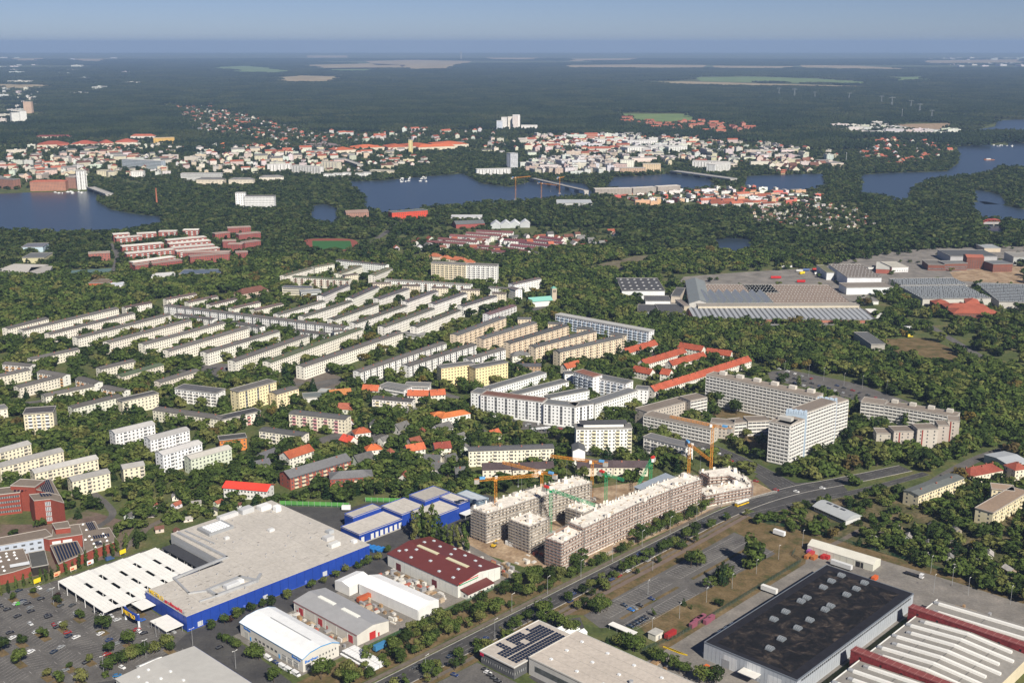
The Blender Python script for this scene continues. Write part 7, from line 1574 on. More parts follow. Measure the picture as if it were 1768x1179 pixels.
TRL = [('red covered trailer in the works yard', T('A3',1090,850), UA, (.32,.025,.025), 8, None),('long white trailer behind the black roofed hall', T('A4',530,378), VA, (.6,.61,.61), 13.5, None),('white trailer docked on the ramp', T('A4',40,545), VA, (.7,.7,.68), 10, None),
 ('orange tank trailer between the tent and grey warehouse', T('A2',750,598), UA, (.42,.10,.04), 11, None),('flatbed lorry with white cab on the works road', T('A4',1010,430), VA, (.03,.03,.035), 9, (.75,.75,.75)),('red lorry in the far works yard', w1(255,378), 0, (.5,.02,.02), 11, None),('white lorry in the far works yard', w1(370,325), .3, (.75,.75,.73), 11, None),('yellow lorry in the far works yard', w1(262,322), .6, (.75,.55,.02), 9, None),('red lorry row at the works fence', w1(85,352), 0, (.5,.03,.03), 14, None),('blue tarpaulin trailer beside the white vans', T('A2',850,930), UA, (.05,.2,.4), 8, None),('white box trailer at the far parking fence', T('A4',108,160), VA, (.75,.76,.77), 8, None),('white delivery lorry at the green barrier', T('B2',620,1130), 0, (.78,.78,.77), 6, None),
 ('white lorry beside the works gatehouse', w1(990,695), 0, (.72,.73,.74), 12, None),('yellow van lorry near the dry meadow', w1(995,748), .1, (.7,.55,.05), 6, None),('long white articulated bus on the lane at the wood', w1(1595,962), -.75, (.75,.74,.70), 18, None)]
for k in range(12): trailer('lorry box parked on the far works yard', P(w1(120+k*62+rs.uniform(-20,20), 300+rs.uniform(-25,20)),1.5), rs.uniform(-.3,.3), rs.choice([(.6,.6,.58),(.5,.05,.04),(.1,.15,.3),(.6,.6,.6)]), 9, None, 'lorry boxes on the far works yard')
for lb,px,a,c,L,cab in TRL: trailer(lb, P(px,1.5), a, c, L, cab, h=2.7 if 'flatbed' not in lb else .4)
def container(lb, p, rz, col, L=6, W=2.4, H=2.5, group=None, nm='container'):
    r = root(nm, lb, 'container', (p[0],p[1],.04), rz, group); part('box', bx(-L/2,L/2,-W/2,W/2,0,H), M_PAINT, r, color=col)
    m = MB(); n_ = int(L/.8)
    for i in range(n_): x = -L/2+.4+i*.8; m.box(x-.08,x+.08,-W/2-.06,W/2+.06,.1,H-.1)
    part('corrugation', m, M_PAINT, r, color=tuple(c*.7 for c in col)); part('door', bx(L/2,L/2+.06,-W/2+.1,W/2-.1,.1,H-.1), M_PAINT, r, color=tuple(c*.85 for c in col))
for k,(X,Y,c,lb) in enumerate(((315,280,(.30,.08,.28),'violet skip container beside the cream tent'),(325,295,(.45,.05,.05),'red skip container beside the violet one'),(300,315,(.42,.15,.05),'orange container at the yard corner'),(345,322,(.42,.15,.05),'second orange container at the yard corner'),(410,315,(.42,.03,.03),'red container in front of the cream tent'),(440,318,(.42,.03,.03),'red container standing apart by the tent'),(755,462,(.6,.12,.03),'orange bin behind the black roofed hall'))): container(lb, P(T('A4',X,Y),1), UA, c, 5, 2.3, 2.2)
for k,(X,Y) in enumerate(((1245,770),(1270,745),(1290,730),(1305,720),(1340,745),(1365,725))): container('stack of pink wrapped goods on the concrete yard', P(T('A3',X,Y+10),1), UA, (.27,.09,.13), 5, 2.2, 2.6, 'pink wrapped goods', 'wrapped_stack')
for k,(X,Y,c) in enumerate(((1330,1068,(.6,.15,.04)),(1370,1085,(.6,.17,.05)))): container('orange waste container below the dock canopy' if k else 'orange-white container by the dock canopy', P(T('A3',X,Y),1), UA, c, 4, 2.2, 2.0)
for k in range(9): container('yellow steel frame laid out on the asphalt', P(T('A3',1070+k*13,935+k*5.2),.2), VA+.25, (.65,.45,.02), 5, .5, .5, 'yellow frames', 'steel_frame')
# palletised building materials in the trade yards
rs = random.Random(21); BM = [(.34,.22,.12),(.45,.36,.26),(.55,.53,.5),(.40,.12,.08),(.30,.30,.31),(.62,.60,.55),(.25,.17,.1)]
def pallet_zone(u0,u1,w0,w1,n_,lb,gp,seed):
    rr = random.Random(seed)
    for _ in range(n_):
        u, w = rr.uniform(u0,u1), rr.uniform(w0,w1); L = rr.uniform(1.2,4.5); W_ = rr.uniform(1,2.2); H = rr.uniform(.5,2.4); p = UW(u,w)
        if not HG.free(p, 2.2): continue
        HG.add(p); r = root('pallet_stack', lb, 'goods', (p[0],p[1],.04), ANG+rr.choice((0,math.pi/2))+rr.uniform(-.05,.05), gp)
        part('pallet', bx(-L/2,L/2,-W_/2,W_/2,0,.18), M_PLANK, r); part('load', bx(-L/2+.05,L/2-.05,-W_/2+.05,W_/2-.05,.182,H), M_PAINT, r, color=rr.choice(BM))
pallet_zone(405,419,446,500,90,'pallet of building materials along the red roofed hall','pallets along the red roofed hall',1); pallet_zone(370,384,447,480,60,'rack of goods between grey warehouse and white tent','racks between warehouse and tent',2)
pallet_zone(458,468,441,490,60,'stack of goods behind the red roofed hall','stacks behind the red roofed hall',3); pallet_zone(338,344.5,446,498,45,'pallet along the red doors of the grey warehouse','pallets along the grey warehouse',4); pallet_zone(432,442,309,320,16,'timber pallet on the works yard','timber pallets on the works yard',5); pallet_zone(455,500,441,456,18,'pallet on the building site soil','pallets on the building site',6); pallet_zone(512,560,441,449,18,'stacked formwork between the unfinished flats','formwork stacks',7); pallet_zone(596,640,150,236,0,'x','x',8); pallet_zone(597,612,180,236,12,'scrap stack beside the ribbed works','scrap stacks beside the ribbed works',9)
# lamp posts
def lamp(px, h, lb, gp, arm=1.2, world=False, heads=1):
    p = px if world else P(px); r = root('lamp_post', lb, 'street lamp', p, ANG, gp)
    m = MB(); m.cyl(0,0,0,h,.12,.07,6); part('pole', m, M_STEEL, r)
    for k in range(heads):
        s = 1 if k == 0 else -1; m = MB(); m.bar((0,0,h-.05),(s*arm,0,h+.15),.06); m.box(s*arm-.35,s*arm+.35,-.16,.16,h+.08,h+.25); part('lamp_head', m, M_WHITE, r)
for X,Y in ((365,640),(990,1000),(1308,920),(1600,1075),(705,1110),(1060,860)): lamp(T('A1',X,Y), 10, 'tall twin-headed lamp post in the market car park', 'car park lamp posts', heads=2)
for X,Y in ((535,470),(490,700),(790,925),(1047,770),(1292,640),(1523,500),(1735,360),(530,1070)): lamp(w8(X,Y), 9, 'slim lamp post around the staff car park', 'staff car park lamp posts')
for X,Y in ((1160,1120),(1628,870)): lamp(T('A2',X,Y), 11, 'curved lamp post beside the avenue', 'avenue lamp posts', 2)
for k in range(9): lamp(UW(430+k*30,409.6), 11, 'curved lamp post beside the avenue', 'avenue lamp posts', 2, True)
for X,Y in ((1155,560),(1388,580),(1675,640),(1280,510),(1135,430),(265,250)): lamp(T('A4',X,Y), 11, 'lamp mast on the works road', 'works road lamp masts')
for X,Y in ((143,215),(307,240),(409,262),(546,300),(670,318),(834,350)): lamp(T('B4',X,Y), 12, 'lamp post in the long car park at the wood', 'lamp posts at the wood')
# billboards along the lane
for k,(X,Y,c,lb) in enumerate(((255,505,(.8,.6,.02),'yellow billboard by the slim poplars'),(835,308,(.8,.6,.02),'yellow billboard at the end of the poplar row'),(390,460,(.75,.45,.25),'white and orange billboard by the lane'),(500,420,(.78,.6,.4),'cream billboard with orange print by the lane'),(615,380,(.7,.72,.74),'white billboard between the poplars'))):
    p = P(T('A1',X,Y)); r = root('billboard', lb, 'billboard', p, ANG+.1); part('board', bx(-2.2,2.2,-.1,.1,1.2,3.9), M_PAINT, r, color=c)
    if k >= 2: part('poster_patch', bx(-1.6,.4,-.14,-.11,1.7,2.8), M_PAINT, r, color=(.6,.12,.05))
    for x in (-1.6,1.6): part('post', bx(x-.1,x+.1,.11,.28,0,3.6), M_STEEL, r)
# fences
def fence(lb, pts, h=2.0, col=(.03,.07,.05), nm='fence'):
    a = pts[0]; r = root(nm, lb, 'fence', a, 0); rails = MB(); mp = bx(-.05,.05,-.05,.05,0,h).mesh('post',[mat('fence_post',(.12,.15,.13))])
    wires = MB()
    for p, q in zip(pts, pts[1:]):
        L = math.hypot(q[0]-p[0],q[1]-p[1]); n_ = max(1,int(L/3.0))
        for i in range(n_): t = i/n_; obj('post', mp, r, (p[0]+(q[0]-p[0])*t-a[0],p[1]+(q[1]-p[1])*t-a[1],0))
        for k in range(7): z = .15+k*(h-.2)/6; wires.bar((p[0]-a[0],p[1]-a[1],z),(q[0]-a[0],q[1]-a[1],z),.035)
    part('mesh_wire', wires, M_PAINT, r, color=col, stuff=True)
fence('dark mesh fence on posts between staff car park and works yard', [UW(446,330),UW(470,325),UW(600,325),UW(604,334),UW(612,336)], 2.4)
fence('green mesh fence between works road and allotments', [UW(636,378),UW(645,340),UW(647,290),UW(650,204),UW(650,120)], 2.2, (.04,.12,.05))
fence('green mesh fence along the avenue side of the trade yards', [UW(340,437.2),UW(420,436.5),UW(470,437)], 2.0, (.05,.14,.06))
fence('pale site hoarding between avenue trees and unfinished flats', [UW(478,436),UW(498,419),UW(630,414.5),UW(690,396)], 2.0, (.5,.48,.45))
# site clutter: excavator and cabins
def cabin(px, rz, c, lb, gp=None): container(lb, P(px,1), rz, c, 6, 2.5, 2.6, gp, 'site_cabin')
for k,(X,Y) in enumerate(((430,955),(460,960),(545,990),(500,975))): cabin(c4(X,Y), VA, (.75,.76,.76) if k != 2 else (.35,.5,.62), 'white site cabin at the foot of the scaffolded cube' if k != 2 else 'pale blue site cabin at the scaffolded cube', 'white site cabins' if k != 2 else None)
p = P(c4(280,985)); r = root('excavator','small yellow excavator on the bare soil','excavator',p,1.0); part('track', bx(-1.6,1.6,-1.3,-.7,0,.7), M_TYRE, r); part('track', bx(-1.6,1.6,.7,1.3,0,.7), M_TYRE, r); part('body', bx(-1.5,1.2,-1.1,1.1,.75,1.9), M_CAR, r, color=(.65,.42,.02)); part('cab', bx(.1,1.3,-1.1,.1,1.9,2.9), M_GLASS, r)
m = MB(); m.bar((1.2,.4,1.6),(3.4,.4,3.6),.18); m.bar((3.4,.4,3.6),(5.0,.4,1.6),.15); part('arm', m, M_CAR, r, color=(.65,.42,.02)); part('bucket', bx(4.6,5.4,-.1,.9,.7,1.6), M_STEEL, r)
# blue sand box / pool in the gardens, shelters
r = root('swimming_pool','bright blue garden pool in the gardens','pool',P(T('B2',1412,940)),.1); part('basin', bx(-4,4,-2,2,0,.6), M_PAINT, r, color=(.6,.6,.6)); part('water', bx(-3.8,3.8,-1.8,1.8,.61,.65), M_PAINT, r, color=(.02,.2,.5))
r = root('carport_row','row of white carport roofs in the court of the white street front','carport',P(w3(590,735)),.3)
for k in range(6): part('carport_roof', bx(k*2.9,k*2.9+2.6,-2.5,2.5,2.3,2.45), M_PAINT, r, color=(.7,.71,.72))
for k in range(7): part('post', bx(k*2.8,k*2.8+.12,-2.4,-2.28,0,2.3), M_STEEL, r)
# ================================================================ TREES
def leafmat(name, cols, trans=.22, nscale=.35):
    m = bpy.data.materials.new(name); m.use_nodes = True; n = m.node_tree.nodes; l = m.node_tree.links; n.remove(n['Principled BSDF'])
    oi = n.new('ShaderNodeObjectInfo'); cr = n.new('ShaderNodeValToRGB'); e = cr.color_ramp.elements
    while len(e) < len(cols): e.new(.5)
    for i,c in enumerate(cols): e[i].position = i/(len(cols)-1); e[i].color = (*c,1)
    l.new(oi.outputs['Random'], cr.inputs[0])
    geo = n.new('ShaderNodeNewGeometry'); t = n.new('ShaderNodeTexNoise'); t.inputs['Scale'].default_value = nscale; t.inputs['Detail'].default_value = 3; l.new(geo.outputs['Position'], t.inputs['Vector'])
    mr = n.new('ShaderNodeMapRange'); mr.inputs[1].default_value = .3; mr.inputs[2].default_value = .7; mr.inputs[3].default_value = .62; mr.inputs[4].default_value = 1.38; l.new(t.outputs[0], mr.inputs[0])
    sc = n.new('ShaderNodeVectorMath'); sc.operation = 'SCALE'; l.new(cr.outputs[0], sc.inputs[0]); l.new(mr.outputs[0], sc.inputs['Scale'])
    d = n.new('ShaderNodeBsdfDiffuse'); tr = n.new('ShaderNodeBsdfTranslucent'); mx = n.new('ShaderNodeMixShader'); mx.inputs[0].default_value = trans
    l.new(sc.outputs[0], d.inputs[0]); l.new(sc.outputs[0], tr.inputs[0]); l.new(d.outputs[0], mx.inputs[1]); l.new(tr.outputs[0], mx.inputs[2]); l.new(mx.outputs[0], n['Material Output'].inputs[0])
    return m
M_LEAF = leafmat('foliage', [(.036,.055,.018),(.060,.092,.025),(.086,.125,.031),(.118,.152,.040),(.165,.170,.056)])
M_LEAFF = leafmat('foliage_forest', [(.016,.028,.014),(.024,.038,.017),(.033,.048,.019),(.050,.060,.025)], nscale=.05)
M_LEAFM = leafmat('foliage_mid', [(.030,.048,.018),(.048,.072,.024),(.070,.096,.030),(.100,.115,.042)], nscale=.08)
M_NEED = leafmat('needles', [(.018,.036,.014),(.026,.048,.018),(.034,.056,.020)], .1)
M_YELL = leafmat('foliage_yellow', [(.10,.105,.03),(.16,.125,.035),(.11,.085,.04)])
M_COPP = leafmat('foliage_copper', [(.045,.022,.020),(.07,.04,.025)])
M_BARK = mat('bark', (.085,.065,.048), var=.2, scale=2)
def crown_mesh(name, R, H, z0, lobes, nleaf, leaf, seed, kind='broad', m=None):
    g = np.random.default_rng(seed)
    if kind == 'column':
        L = [(g.normal(0,R*.25),g.normal(0,R*.25),z0+H*(i+.5)/lobes,R*(.95-.75*abs((i+.5)/lobes-.42)),H/lobes*.9) for i in range(lobes)]
    elif kind == 'cone':
        L = [(0,0,z0+H*(i+.4)/lobes,R*(1.0-(i+.2)/lobes)*1.0+.25,H/lobes*.7) for i in range(lobes)]
    else:
        L = []
        for i in range(lobes):
            a = 2*math.pi*(i/lobes*1.62+g.uniform(0,.3)); rr = R*(.12+.55*math.sqrt(g.uniform(0,1))); t = g.uniform(.18,.82)
            lr = R*g.uniform(.36,.58)*(1.1-.4*abs(t-.45)); L.append((rr*math.cos(a)*(1-.35*max(0,t-.5)),rr*math.sin(a)*(1-.35*max(0,t-.5)),z0+H*t,lr,lr*g.uniform(.62,.9)))
    w = np.array([l[3]**2 for l in L]); w /= w.sum()
    idx = g.choice(len(L), nleaf, p=w); L = np.array(L)[idx]
    d = g.normal(size=(nleaf,3)); d[:,2] = d[:,2]*.9+.25; d /= np.linalg.norm(d,axis=1)[:,None]
    rad = g.uniform(.78,1.06,nleaf)
    c = np.stack([L[:,0]+d[:,0]*L[:,3]*rad, L[:,1]+d[:,1]*L[:,3]*rad, L[:,2]+d[:,2]*L[:,4]*rad],1)
    nrm = d+g.normal(0,.32,size=(nleaf,3)); nrm /= np.linalg.norm(nrm,axis=1)[:,None]
    t1 = np.cross(nrm, g.normal(size=(nleaf,3))); t1 /= np.linalg.norm(t1,axis=1)[:,None]; t2 = np.cross(nrm,t1)
    s = leaf*g.uniform(.6,1.15,nleaf)[:,None]
    V = np.stack([c-t1*s, c-t2*s*.7+nrm*s*.12, c+t1*s, c+t2*s*.7-nrm*s*.1],1).reshape(-1,3)
    me = bpy.data.meshes.new(name); me.from_pydata(V.tolist(), [], [(4*i,4*i+1,4*i+2,4*i+3) for i in range(nleaf)])
    me.materials.append(m or M_LEAF); return me
def trunk_mesh(h, r, seed, spread=1.6):
    g = random.Random(seed); m = MB(); m.cyl(0,0,-.2,h*.55,r,r*.65,7); m.cyl(0,0,h*.55,h,r*.65,r*.3,6)
    for k in range(4):
        a = k*1.57+g.uniform(0,.8); z = h*g.uniform(.45,.7); m.bar((0,0,z),(spread*math.cos(a),spread*math.sin(a),z+h*.35),r*.3)
    return m.mesh('trunk',[M_BARK])
# near kinds: unit trees about 10 m tall
NEAR = {'broad':[(crown_mesh('crown',4.1,7.6,2.0,13,620,.62,s),trunk_mesh(6.5,.24,s)) for s in (1,2,3,4,5)],
        'young':[(crown_mesh('crown',3.2,7.2,2.4,8,380,.55,s),trunk_mesh(6,.16,s)) for s in (11,12,13)],
        'column':[(crown_mesh('crown',1.7,9.6,.5,9,460,.5,s,'column'),trunk_mesh(7,.2,s,.5)) for s in (21,22)],
        'conifer':[(crown_mesh('crown',2.6,9.4,.7,9,480,.5,s,'cone',M_NEED),trunk_mesh(8,.2,s,.3)) for s in (31,32)],
        'shrub':[(crown_mesh('crown',3.6,7.5,.2,9,420,.8,s),trunk_mesh(5,.3,s)) for s in (41,42)],
        'yellow':[(crown_mesh('crown',4.0,7.6,1.6,12,520,.62,51,m=M_YELL),trunk_mesh(6,.22,51))],
        'copper':[(crown_mesh('crown',4.0,7.6,1.6,12,520,.62,52,m=M_COPP),trunk_mesh(6,.22,52))]}
NTREES = [0]
def tree(p, h, kind, label, group, wide=1.0, seed=None):
    rr = random.Random(seed if seed is not None else int(p[0]*13+p[1]*7)); cr, tr = rr.choice(NEAR[kind]); s = h/10
    r = tag(obj({'column':'poplar_tree','conifer':'conifer_tree','shrub':'garden_shrub'}.get(kind,'leafy_tree'), None, None, (p[0],p[1],0), rr.uniform(0,6.28)), label, 'shrub' if kind == 'shrub' else 'tree', group)
    obj('trunk', tr, r); obj('crown', cr, r); r.scale = (s*wide,s*wide,s); NTREES[0] += 1
    TG.add(p)
    return r
TG = Grid(6.0)
LBL = {'lot':('leafy tree in a planting bay of the market car park','trees of the market car park'),'hedge':('clipped green tree in the belt beside the car park drive','trees beside the car park drive'),'front':('young round tree in the row along the blue market wall','trees along the blue market wall'),'hall':('tree on the verge before the white trade hall','trees before the trade hall'),
 'pop':('slim upright poplar in the row along the school lane','poplars along the school lane'),'bigpop':('tall dense poplar between red roofed hall and building site','poplars beside the red roofed hall'),'aven':('street tree on the northern verge of the avenue','trees on the northern verge'),'aves':('street tree on the southern verge of the avenue','trees on the southern verge'),'solar':('bushy tree beside the solar roofed hall','trees beside the solar hall'),'staff':('tree at the edge of the staff car park','trees at the staff car park'),'yard':('tree in the belt along the works entrance','trees at the works entrance')}
def put(t, lst, key, kind='broad', h0=8):
    for q in lst:
        p = P(T(t,q[0],q[1])); h = q[2] if len(q) > 2 else h0; tree(p, h, q[3] if len(q) > 3 else kind, *LBL[key], wide=.72 if kind == 'column' else 1.0)
        if key == 'lot': a_ = toUW(p); uwsheet('planting_bay', [(a_[0]-2.2,a_[1]-4),(a_[0]+2.2,a_[1]-4),(a_[0]+2.2,a_[1]+4),(a_[0]-2.2,a_[1]+4)], .06, M_DRY, None)
put('A1',[(390,640,6),(540,745,7),(697,830,11.5),(877,925,10),(745,980,8),(432,815,6),(275,845,5),(305,868,5.5),(150,915,7),(15,970,10),(140,1050,10),(610,1035,5),(325,1140,6),(475,1080,4.5),(555,1175,9),(95,612,5),(230,575,5),(390,605,5,'copper'),(400,1175,7),(1155,960,6),(950,705,4,'yellow')],'lot')
put('A1',[(735,1100,8),(765,1075,8),(800,1060,8.5),(835,1045,9),(875,1030,9.5),(915,1015,9),(955,1000,9),(985,990,8),(1048,975,8.5),(1130,945,9.5),(1165,955,6),(720,1135,5,'shrub')],'hedge')
put('A1',[(1432,815,6.5),(1525,778,7),(1560,770,5,'copper'),(1605,738,7),(1640,722,6),(1705,695,7)],'front'); put('A2',[(110,655,7),(60,665,6),(220,605,7),(390,540,7),(470,500,5.5),(548,468,6.5),(620,425,6),(700,405,6),(735,392,6),(770,372,6.5),(838,345,6.5),(905,300,6)],'front')
put('A1',[(1497,885,5),(1535,905,6),(1572,925,6),(1612,945,6.5),(1720,1010,10)],'hall'); put('A2',[(30,1020,10),(130,1170,9),(450,1150,11.5),(500,1120,9),(620,1165,8),(235,1105,3,'shrub')],'hall')
put('A1',[(10,585),(58,565),(112,535),(162,518),(210,505),(280,485),(315,482),(355,470),(400,452),(450,435),(497,405,6),(541,403,10),(588,380,10),(657,360,11),(716,330,10),(767,318,10),(800,290,11),(855,275,13),(935,265,15)],'pop','column',8)
put('A2',[(1085,205,19),(1118,190,22),(1150,198,20),(1185,205,24),(1218,212,23),(1255,215,17),(1290,235,14),(1330,250,15),(1380,262,17),(1430,275,19)],'bigpop','column')
put('A3',[(560,690,8),(600,700,9),(640,690,8),(500,660,7),(460,680,6)],'staff')
for X,Y,h,k in ((900,440,11,'broad'),(960,430,12,'broad'),(1200,600,16,'conifer'),(1150,580,12,'conifer'),(1240,590,13,'broad'),(1040,650,8,'young'),(1100,640,9,'young'),(1490,440,21,'column'),(1460,430,19,'column'),(1520,430,18,'column'),(540,905,5,'young'),(40,870,9,'broad'),(100,850,8,'broad'),(10,830,9,'broad'),(70,810,8,'young')): tree(P(w8(X,Y)), h, k, *LBL['staff'], wide=1.5 if h > 17 else 1.0)
put('A3',[(290,780,9),(330,800,9),(370,820,9),(410,840,8.5),(440,835,8),(65,770,6),(215,725,11),(740,930,9),(790,945,10),(840,960,10),(880,955,9),(970,1010,8),(1010,1035,8),(1040,1045,7),(1110,1080,8),(1150,1110,8),(1200,1110,7),(1290,1175,10),(1340,1170,10),(1400,1180,10),(660,920,6,'conifer')],'solar')
for X,Y,h,k in ((650,340,17,'broad'),(610,330,15,'broad'),(690,330,15,'broad'),(800,395,14,'broad'),(780,380,12,'broad'),(590,460,8,'conifer'),(1030,410,10,'conifer'),(330,395,9,'broad'),(290,390,8,'conifer'),(450,400,10,'conifer'),(880,600,10,'broad'),(1000,660,12,'broad')): tree(P(w4(X,Y)), h, k, 'large tree in the lawn court of the concrete flats', 'court trees')
rr = random.Random(9)
for u in np.arange(318,640,5.2):
    for w in (414.5,421,428):
        if rr.random() < (.82 if w < 420 else .62 if u < 480 else .25):
            if u > 478 and w > 422: continue
            p = UW(u+rr.uniform(-2,2), w+rr.uniform(-2,2)); tree(p, rr.uniform(5.5,11), rr.choice(('broad','broad','young','broad')), *LBL['aven'])
for u in np.arange(330,640,6.0):
    for w in (394.3,388):
        if rr.random() < .6 and not (w < 390 and rr.random() < .4): tree(UW(u+rr.uniform(-2,2), w+rr.uniform(-.6,.6)), rr.uniform(5.5,10.5), rr.choice(('broad','young')), *LBL['aves'])
# ---------------------------------------------------------------- all other trees: density by place
CELL = 2.0; X0, X1, Y0, Y1 = -2700., 2700., 440., 3500.
NXg, NYg = int((X1-X0)/CELL), int((Y1-Y0)/CELL); OCC = np.zeros((NXg,NYg), bool)
def stamp(poly, mg):
    xs = [p[0] for p in poly]; ys = [p[1] for p in poly]; mg = mg or 0.
    e = max(mg,0)
    i0, i1 = max(0,int((min(xs)-e-X0)/CELL)), min(NXg,int((max(xs)+e-X0)/CELL)+2); j0, j1 = max(0,int((min(ys)-e-Y0)/CELL)), min(NYg,int((max(ys)+e-Y0)/CELL)+2)
    if i1 <= i0 or j1 <= j0: return
    gx_, gy_ = np.meshgrid(X0+(np.arange(i0,i1)+.5)*CELL, Y0+(np.arange(j0,j1)+.5)*CELL, indexing='ij')
    ins = np.zeros(gx_.shape,bool); near = np.zeros(gx_.shape,bool)
    for (xa,ya),(xb,yb) in zip(poly, poly[1:]+poly[:1]):
        if ya != yb: ins ^= ((ya > gy_) != (yb > gy_)) & (gx_ < (xb-xa)*(gy_-ya)/(yb-ya)+xa)
        if mg > 0:
            dx, dy = xb-xa, yb-ya; LL = dx*dx+dy*dy+1e-9; t = np.clip(((gx_-xa)*dx+(gy_-ya)*dy)/LL,0,1); near |= (gx_-xa-t*dx)**2+(gy_-ya-t*dy)**2 < mg*mg
    OCC[i0:i1,j0:j1] |= ins | near
for poly, mg in FOOT: stamp([tuple(p) for p in poly], mg)
def pip(px, py, poly):
    c = np.zeros(px.shape,bool)
    for (xa,ya),(xb,yb) in zip(poly, poly[1:]+poly[:1]):
        if ya != yb: c ^= ((ya > py) != (yb > py)) & (px < (xb-xa)*(py-ya)/(yb-ya)+xa)
    return c
def topx(x, y):
    z = -CAMH; d = y*cT-z*sT; return CX+F*x/d, CY-F*(y*sT+z*cT)/d
# zones in picture coordinates: polygon, density, height range, mix (broad, conifer, yellowish)
ZONES = [
 ('estate', None, .48, (7,13)), 
 ('wood_right', [(940,500),(1060,470),(1075,520),(1110,560),(1180,570),(1320,575),(1480,612),(1600,640),(1768,650),(1800,780),(1690,800),(1640,800),(1600,780),(1665,740),(1640,700),(1500,662),(1480,652),(1330,630),(1240,610),(1130,590),(1030,540)], 1.0, (10,17)),
 ('wood_blocks', [(1360,790),(1470,750),(1540,770),(1660,780),(1690,795),(1600,840),(1500,834),(1400,842)], .95, (8,15)),
 ('allotments', [(1290,872),(1500,850),(1590,860),(1800,800),(1800,1050),(1560,962),(1400,925),(1300,910)], .95, (5,11)),
 ('central_gardens', [(480,720),(820,690),(1000,770),(960,835),(820,865),(700,860),(480,862)], .85, (6,14)),
 ('belt_left', [(-40,470),(120,480),(300,470),(500,450),(520,480),(440,505),(300,512),(200,530),(60,560),(-40,575)], 1.0, (10,17)),
 ('groves', [(90,690),(190,660),(260,640),(280,670),(240,720),(280,760),(230,830),(120,800),(60,740)], .95, (8,14)),
 ('left_shore', [(-40,380),(200,385),(420,380),(560,380),(600,400),(500,440),(300,440),(120,480),(-40,470)], .85, (7,12)),
 ('works_yard', [(1180,478),(1420,462),(1590,430),(1768,420),(1768,500),(1540,492),(1480,520),(1500,560),(1190,560)], .05, (3,8)), ('belt_works', [(1120,575),(1180,545),(1320,560),(1480,570),(1530,600),(1400,600),(1250,600)], 1.0, (9,15)),
 ('wood_back', [(900,380),(1200,360),(1500,400),(1640,380),(1800,360),(1800,425),(1600,430),(1450,435),(1290,462),(1180,468),(1060,470),(940,500),(860,480),(880,440)], 1.0, (10,17)),
 ('reeds', [(985,470),(1040,455),(1135,440),(1130,452),(1000,474)], .12, (4,8)),
 ('upper', [(-60,300),(1830,230),(1830,385),(-60,385)], .95, (6.5,12)),
 ('quay', [(-40,305),(168,300),(170,332),(-40,340)], 0.0, (5,6)), ('oldtown', [(-60,255),(330,250),(330,320),(-60,330)], .45, (6,10)), ('town2', [(330,255),(660,265),(600,300),(330,320)], .5, (6,11)), ('settle', [(1050,320),(1430,318),(1420,356),(1050,360)], .22, (6,10)), ('bank', [(880,235),(1460,250),(1460,300),(880,300)], .45, (6,11)), ('gardenset', [(900,390),(1090,395),(1050,430),(880,440),(690,415),(740,395)], .35, (4,9)),
 ('allot2', [(1290,355),(1480,350),(1520,395),(1460,410),(1300,390)], .6, (4,10)),
 ('near_left', [(-60,885),(1000,885),(1000,1300),(-60,1300)], 0., (5,9)), ('school', [(-60,880),(230,890),(190,960),(60,1000),(-60,1010)], .10, (4,9)), ('near_mid', [(700,860),(1290,860),(1330,960),(1100,1300),(560,1300),(640,960)], .03, (3,6)), ('near_right', [(1290,905),(1400,925),(1560,965),(1768,1060),(1800,1300),(1100,1300)], .02, (3,6)),
 ('market_gardens', [(130,850),(240,800),(400,850),(480,862),(560,850),(560,862),(300,905),(250,935),(190,930),(225,900)], .92, (4,10)),
 ('verge_scrub', [(1230,935),(1300,925),(1345,955),(1200,1050),(1120,1085),(1110,1065)], .05, (2,5)), ('corner_garden', [(1300,870),(1400,860),(1470,860),(1560,870),(1640,910),(1540,930),(1420,915),(1330,895)], .6, (4,9)),
]
pts = []; g = np.random.default_rng(5)
for (ya,yb,sp) in ((480,1300,8.0),(1300,2100,9.2),(2100,3450,10.5)):
    nx = int(5200/sp); ny = int((yb-ya)/sp)
    ii, jj = np.meshgrid(np.arange(nx), np.arange(ny), indexing='ij'); x = -2600+(ii+g.uniform(.05,.95,ii.shape))*sp; y = ya+(jj+g.uniform(.05,.95,ii.shape))*sp
    x = x.ravel(); y = y.ravel(); k = (np.abs(x) < .442*1.12*(y*cT+CAMH*sT)+60); x, y = x[k], y[k]
    oi_ = OCC[np.clip(((x-X0)/CELL).astype(int),0,NXg-1), np.clip(((y-Y0)/CELL).astype(int),0,NYg-1)]; x, y = x[~oi_], y[~oi_]
    px, py = topx(x,y); den = np.full(x.shape,.46); h0 = np.full(x.shape,7.5); h1 = np.full(x.shape,14.); zi = np.zeros(x.shape,int)
    for q,(nm,zp,dd,hh) in enumerate(ZONES):
        if zp is None: continue
        s_ = pip(px,py,zp); den[s_] = dd; h0[s_] = hh[0]; h1[s_] = hh[1]; zi[s_] = q
    # clumping: leave irregular gaps
    cl = np.sin(x*.045+1.3*np.sin(y*.03))*np.sin(y*.05+1.1*np.sin(x*.027)); den = np.where(den < .9, den*(1+.75*cl), den)
    kp = g.uniform(0,1,x.shape) < den; h = h0+(h1-h0)*g.beta(2,2,x.shape)
    pts.append(np.stack([x,y,h,zi],1)[kp])
PT = np.concatenate(pts)
free = np.array([TG.free((p[0],p[1]),4.0) for p in PT[PT[:,1] < 900]]); kk = np.ones(len(PT),bool); kk[np.where(PT[:,1] < 900)[0]] = free; PT = PT[kk]
PT = PT[np.argsort(np.hypot(PT[:,0],PT[:,1])/PT[:,2])]
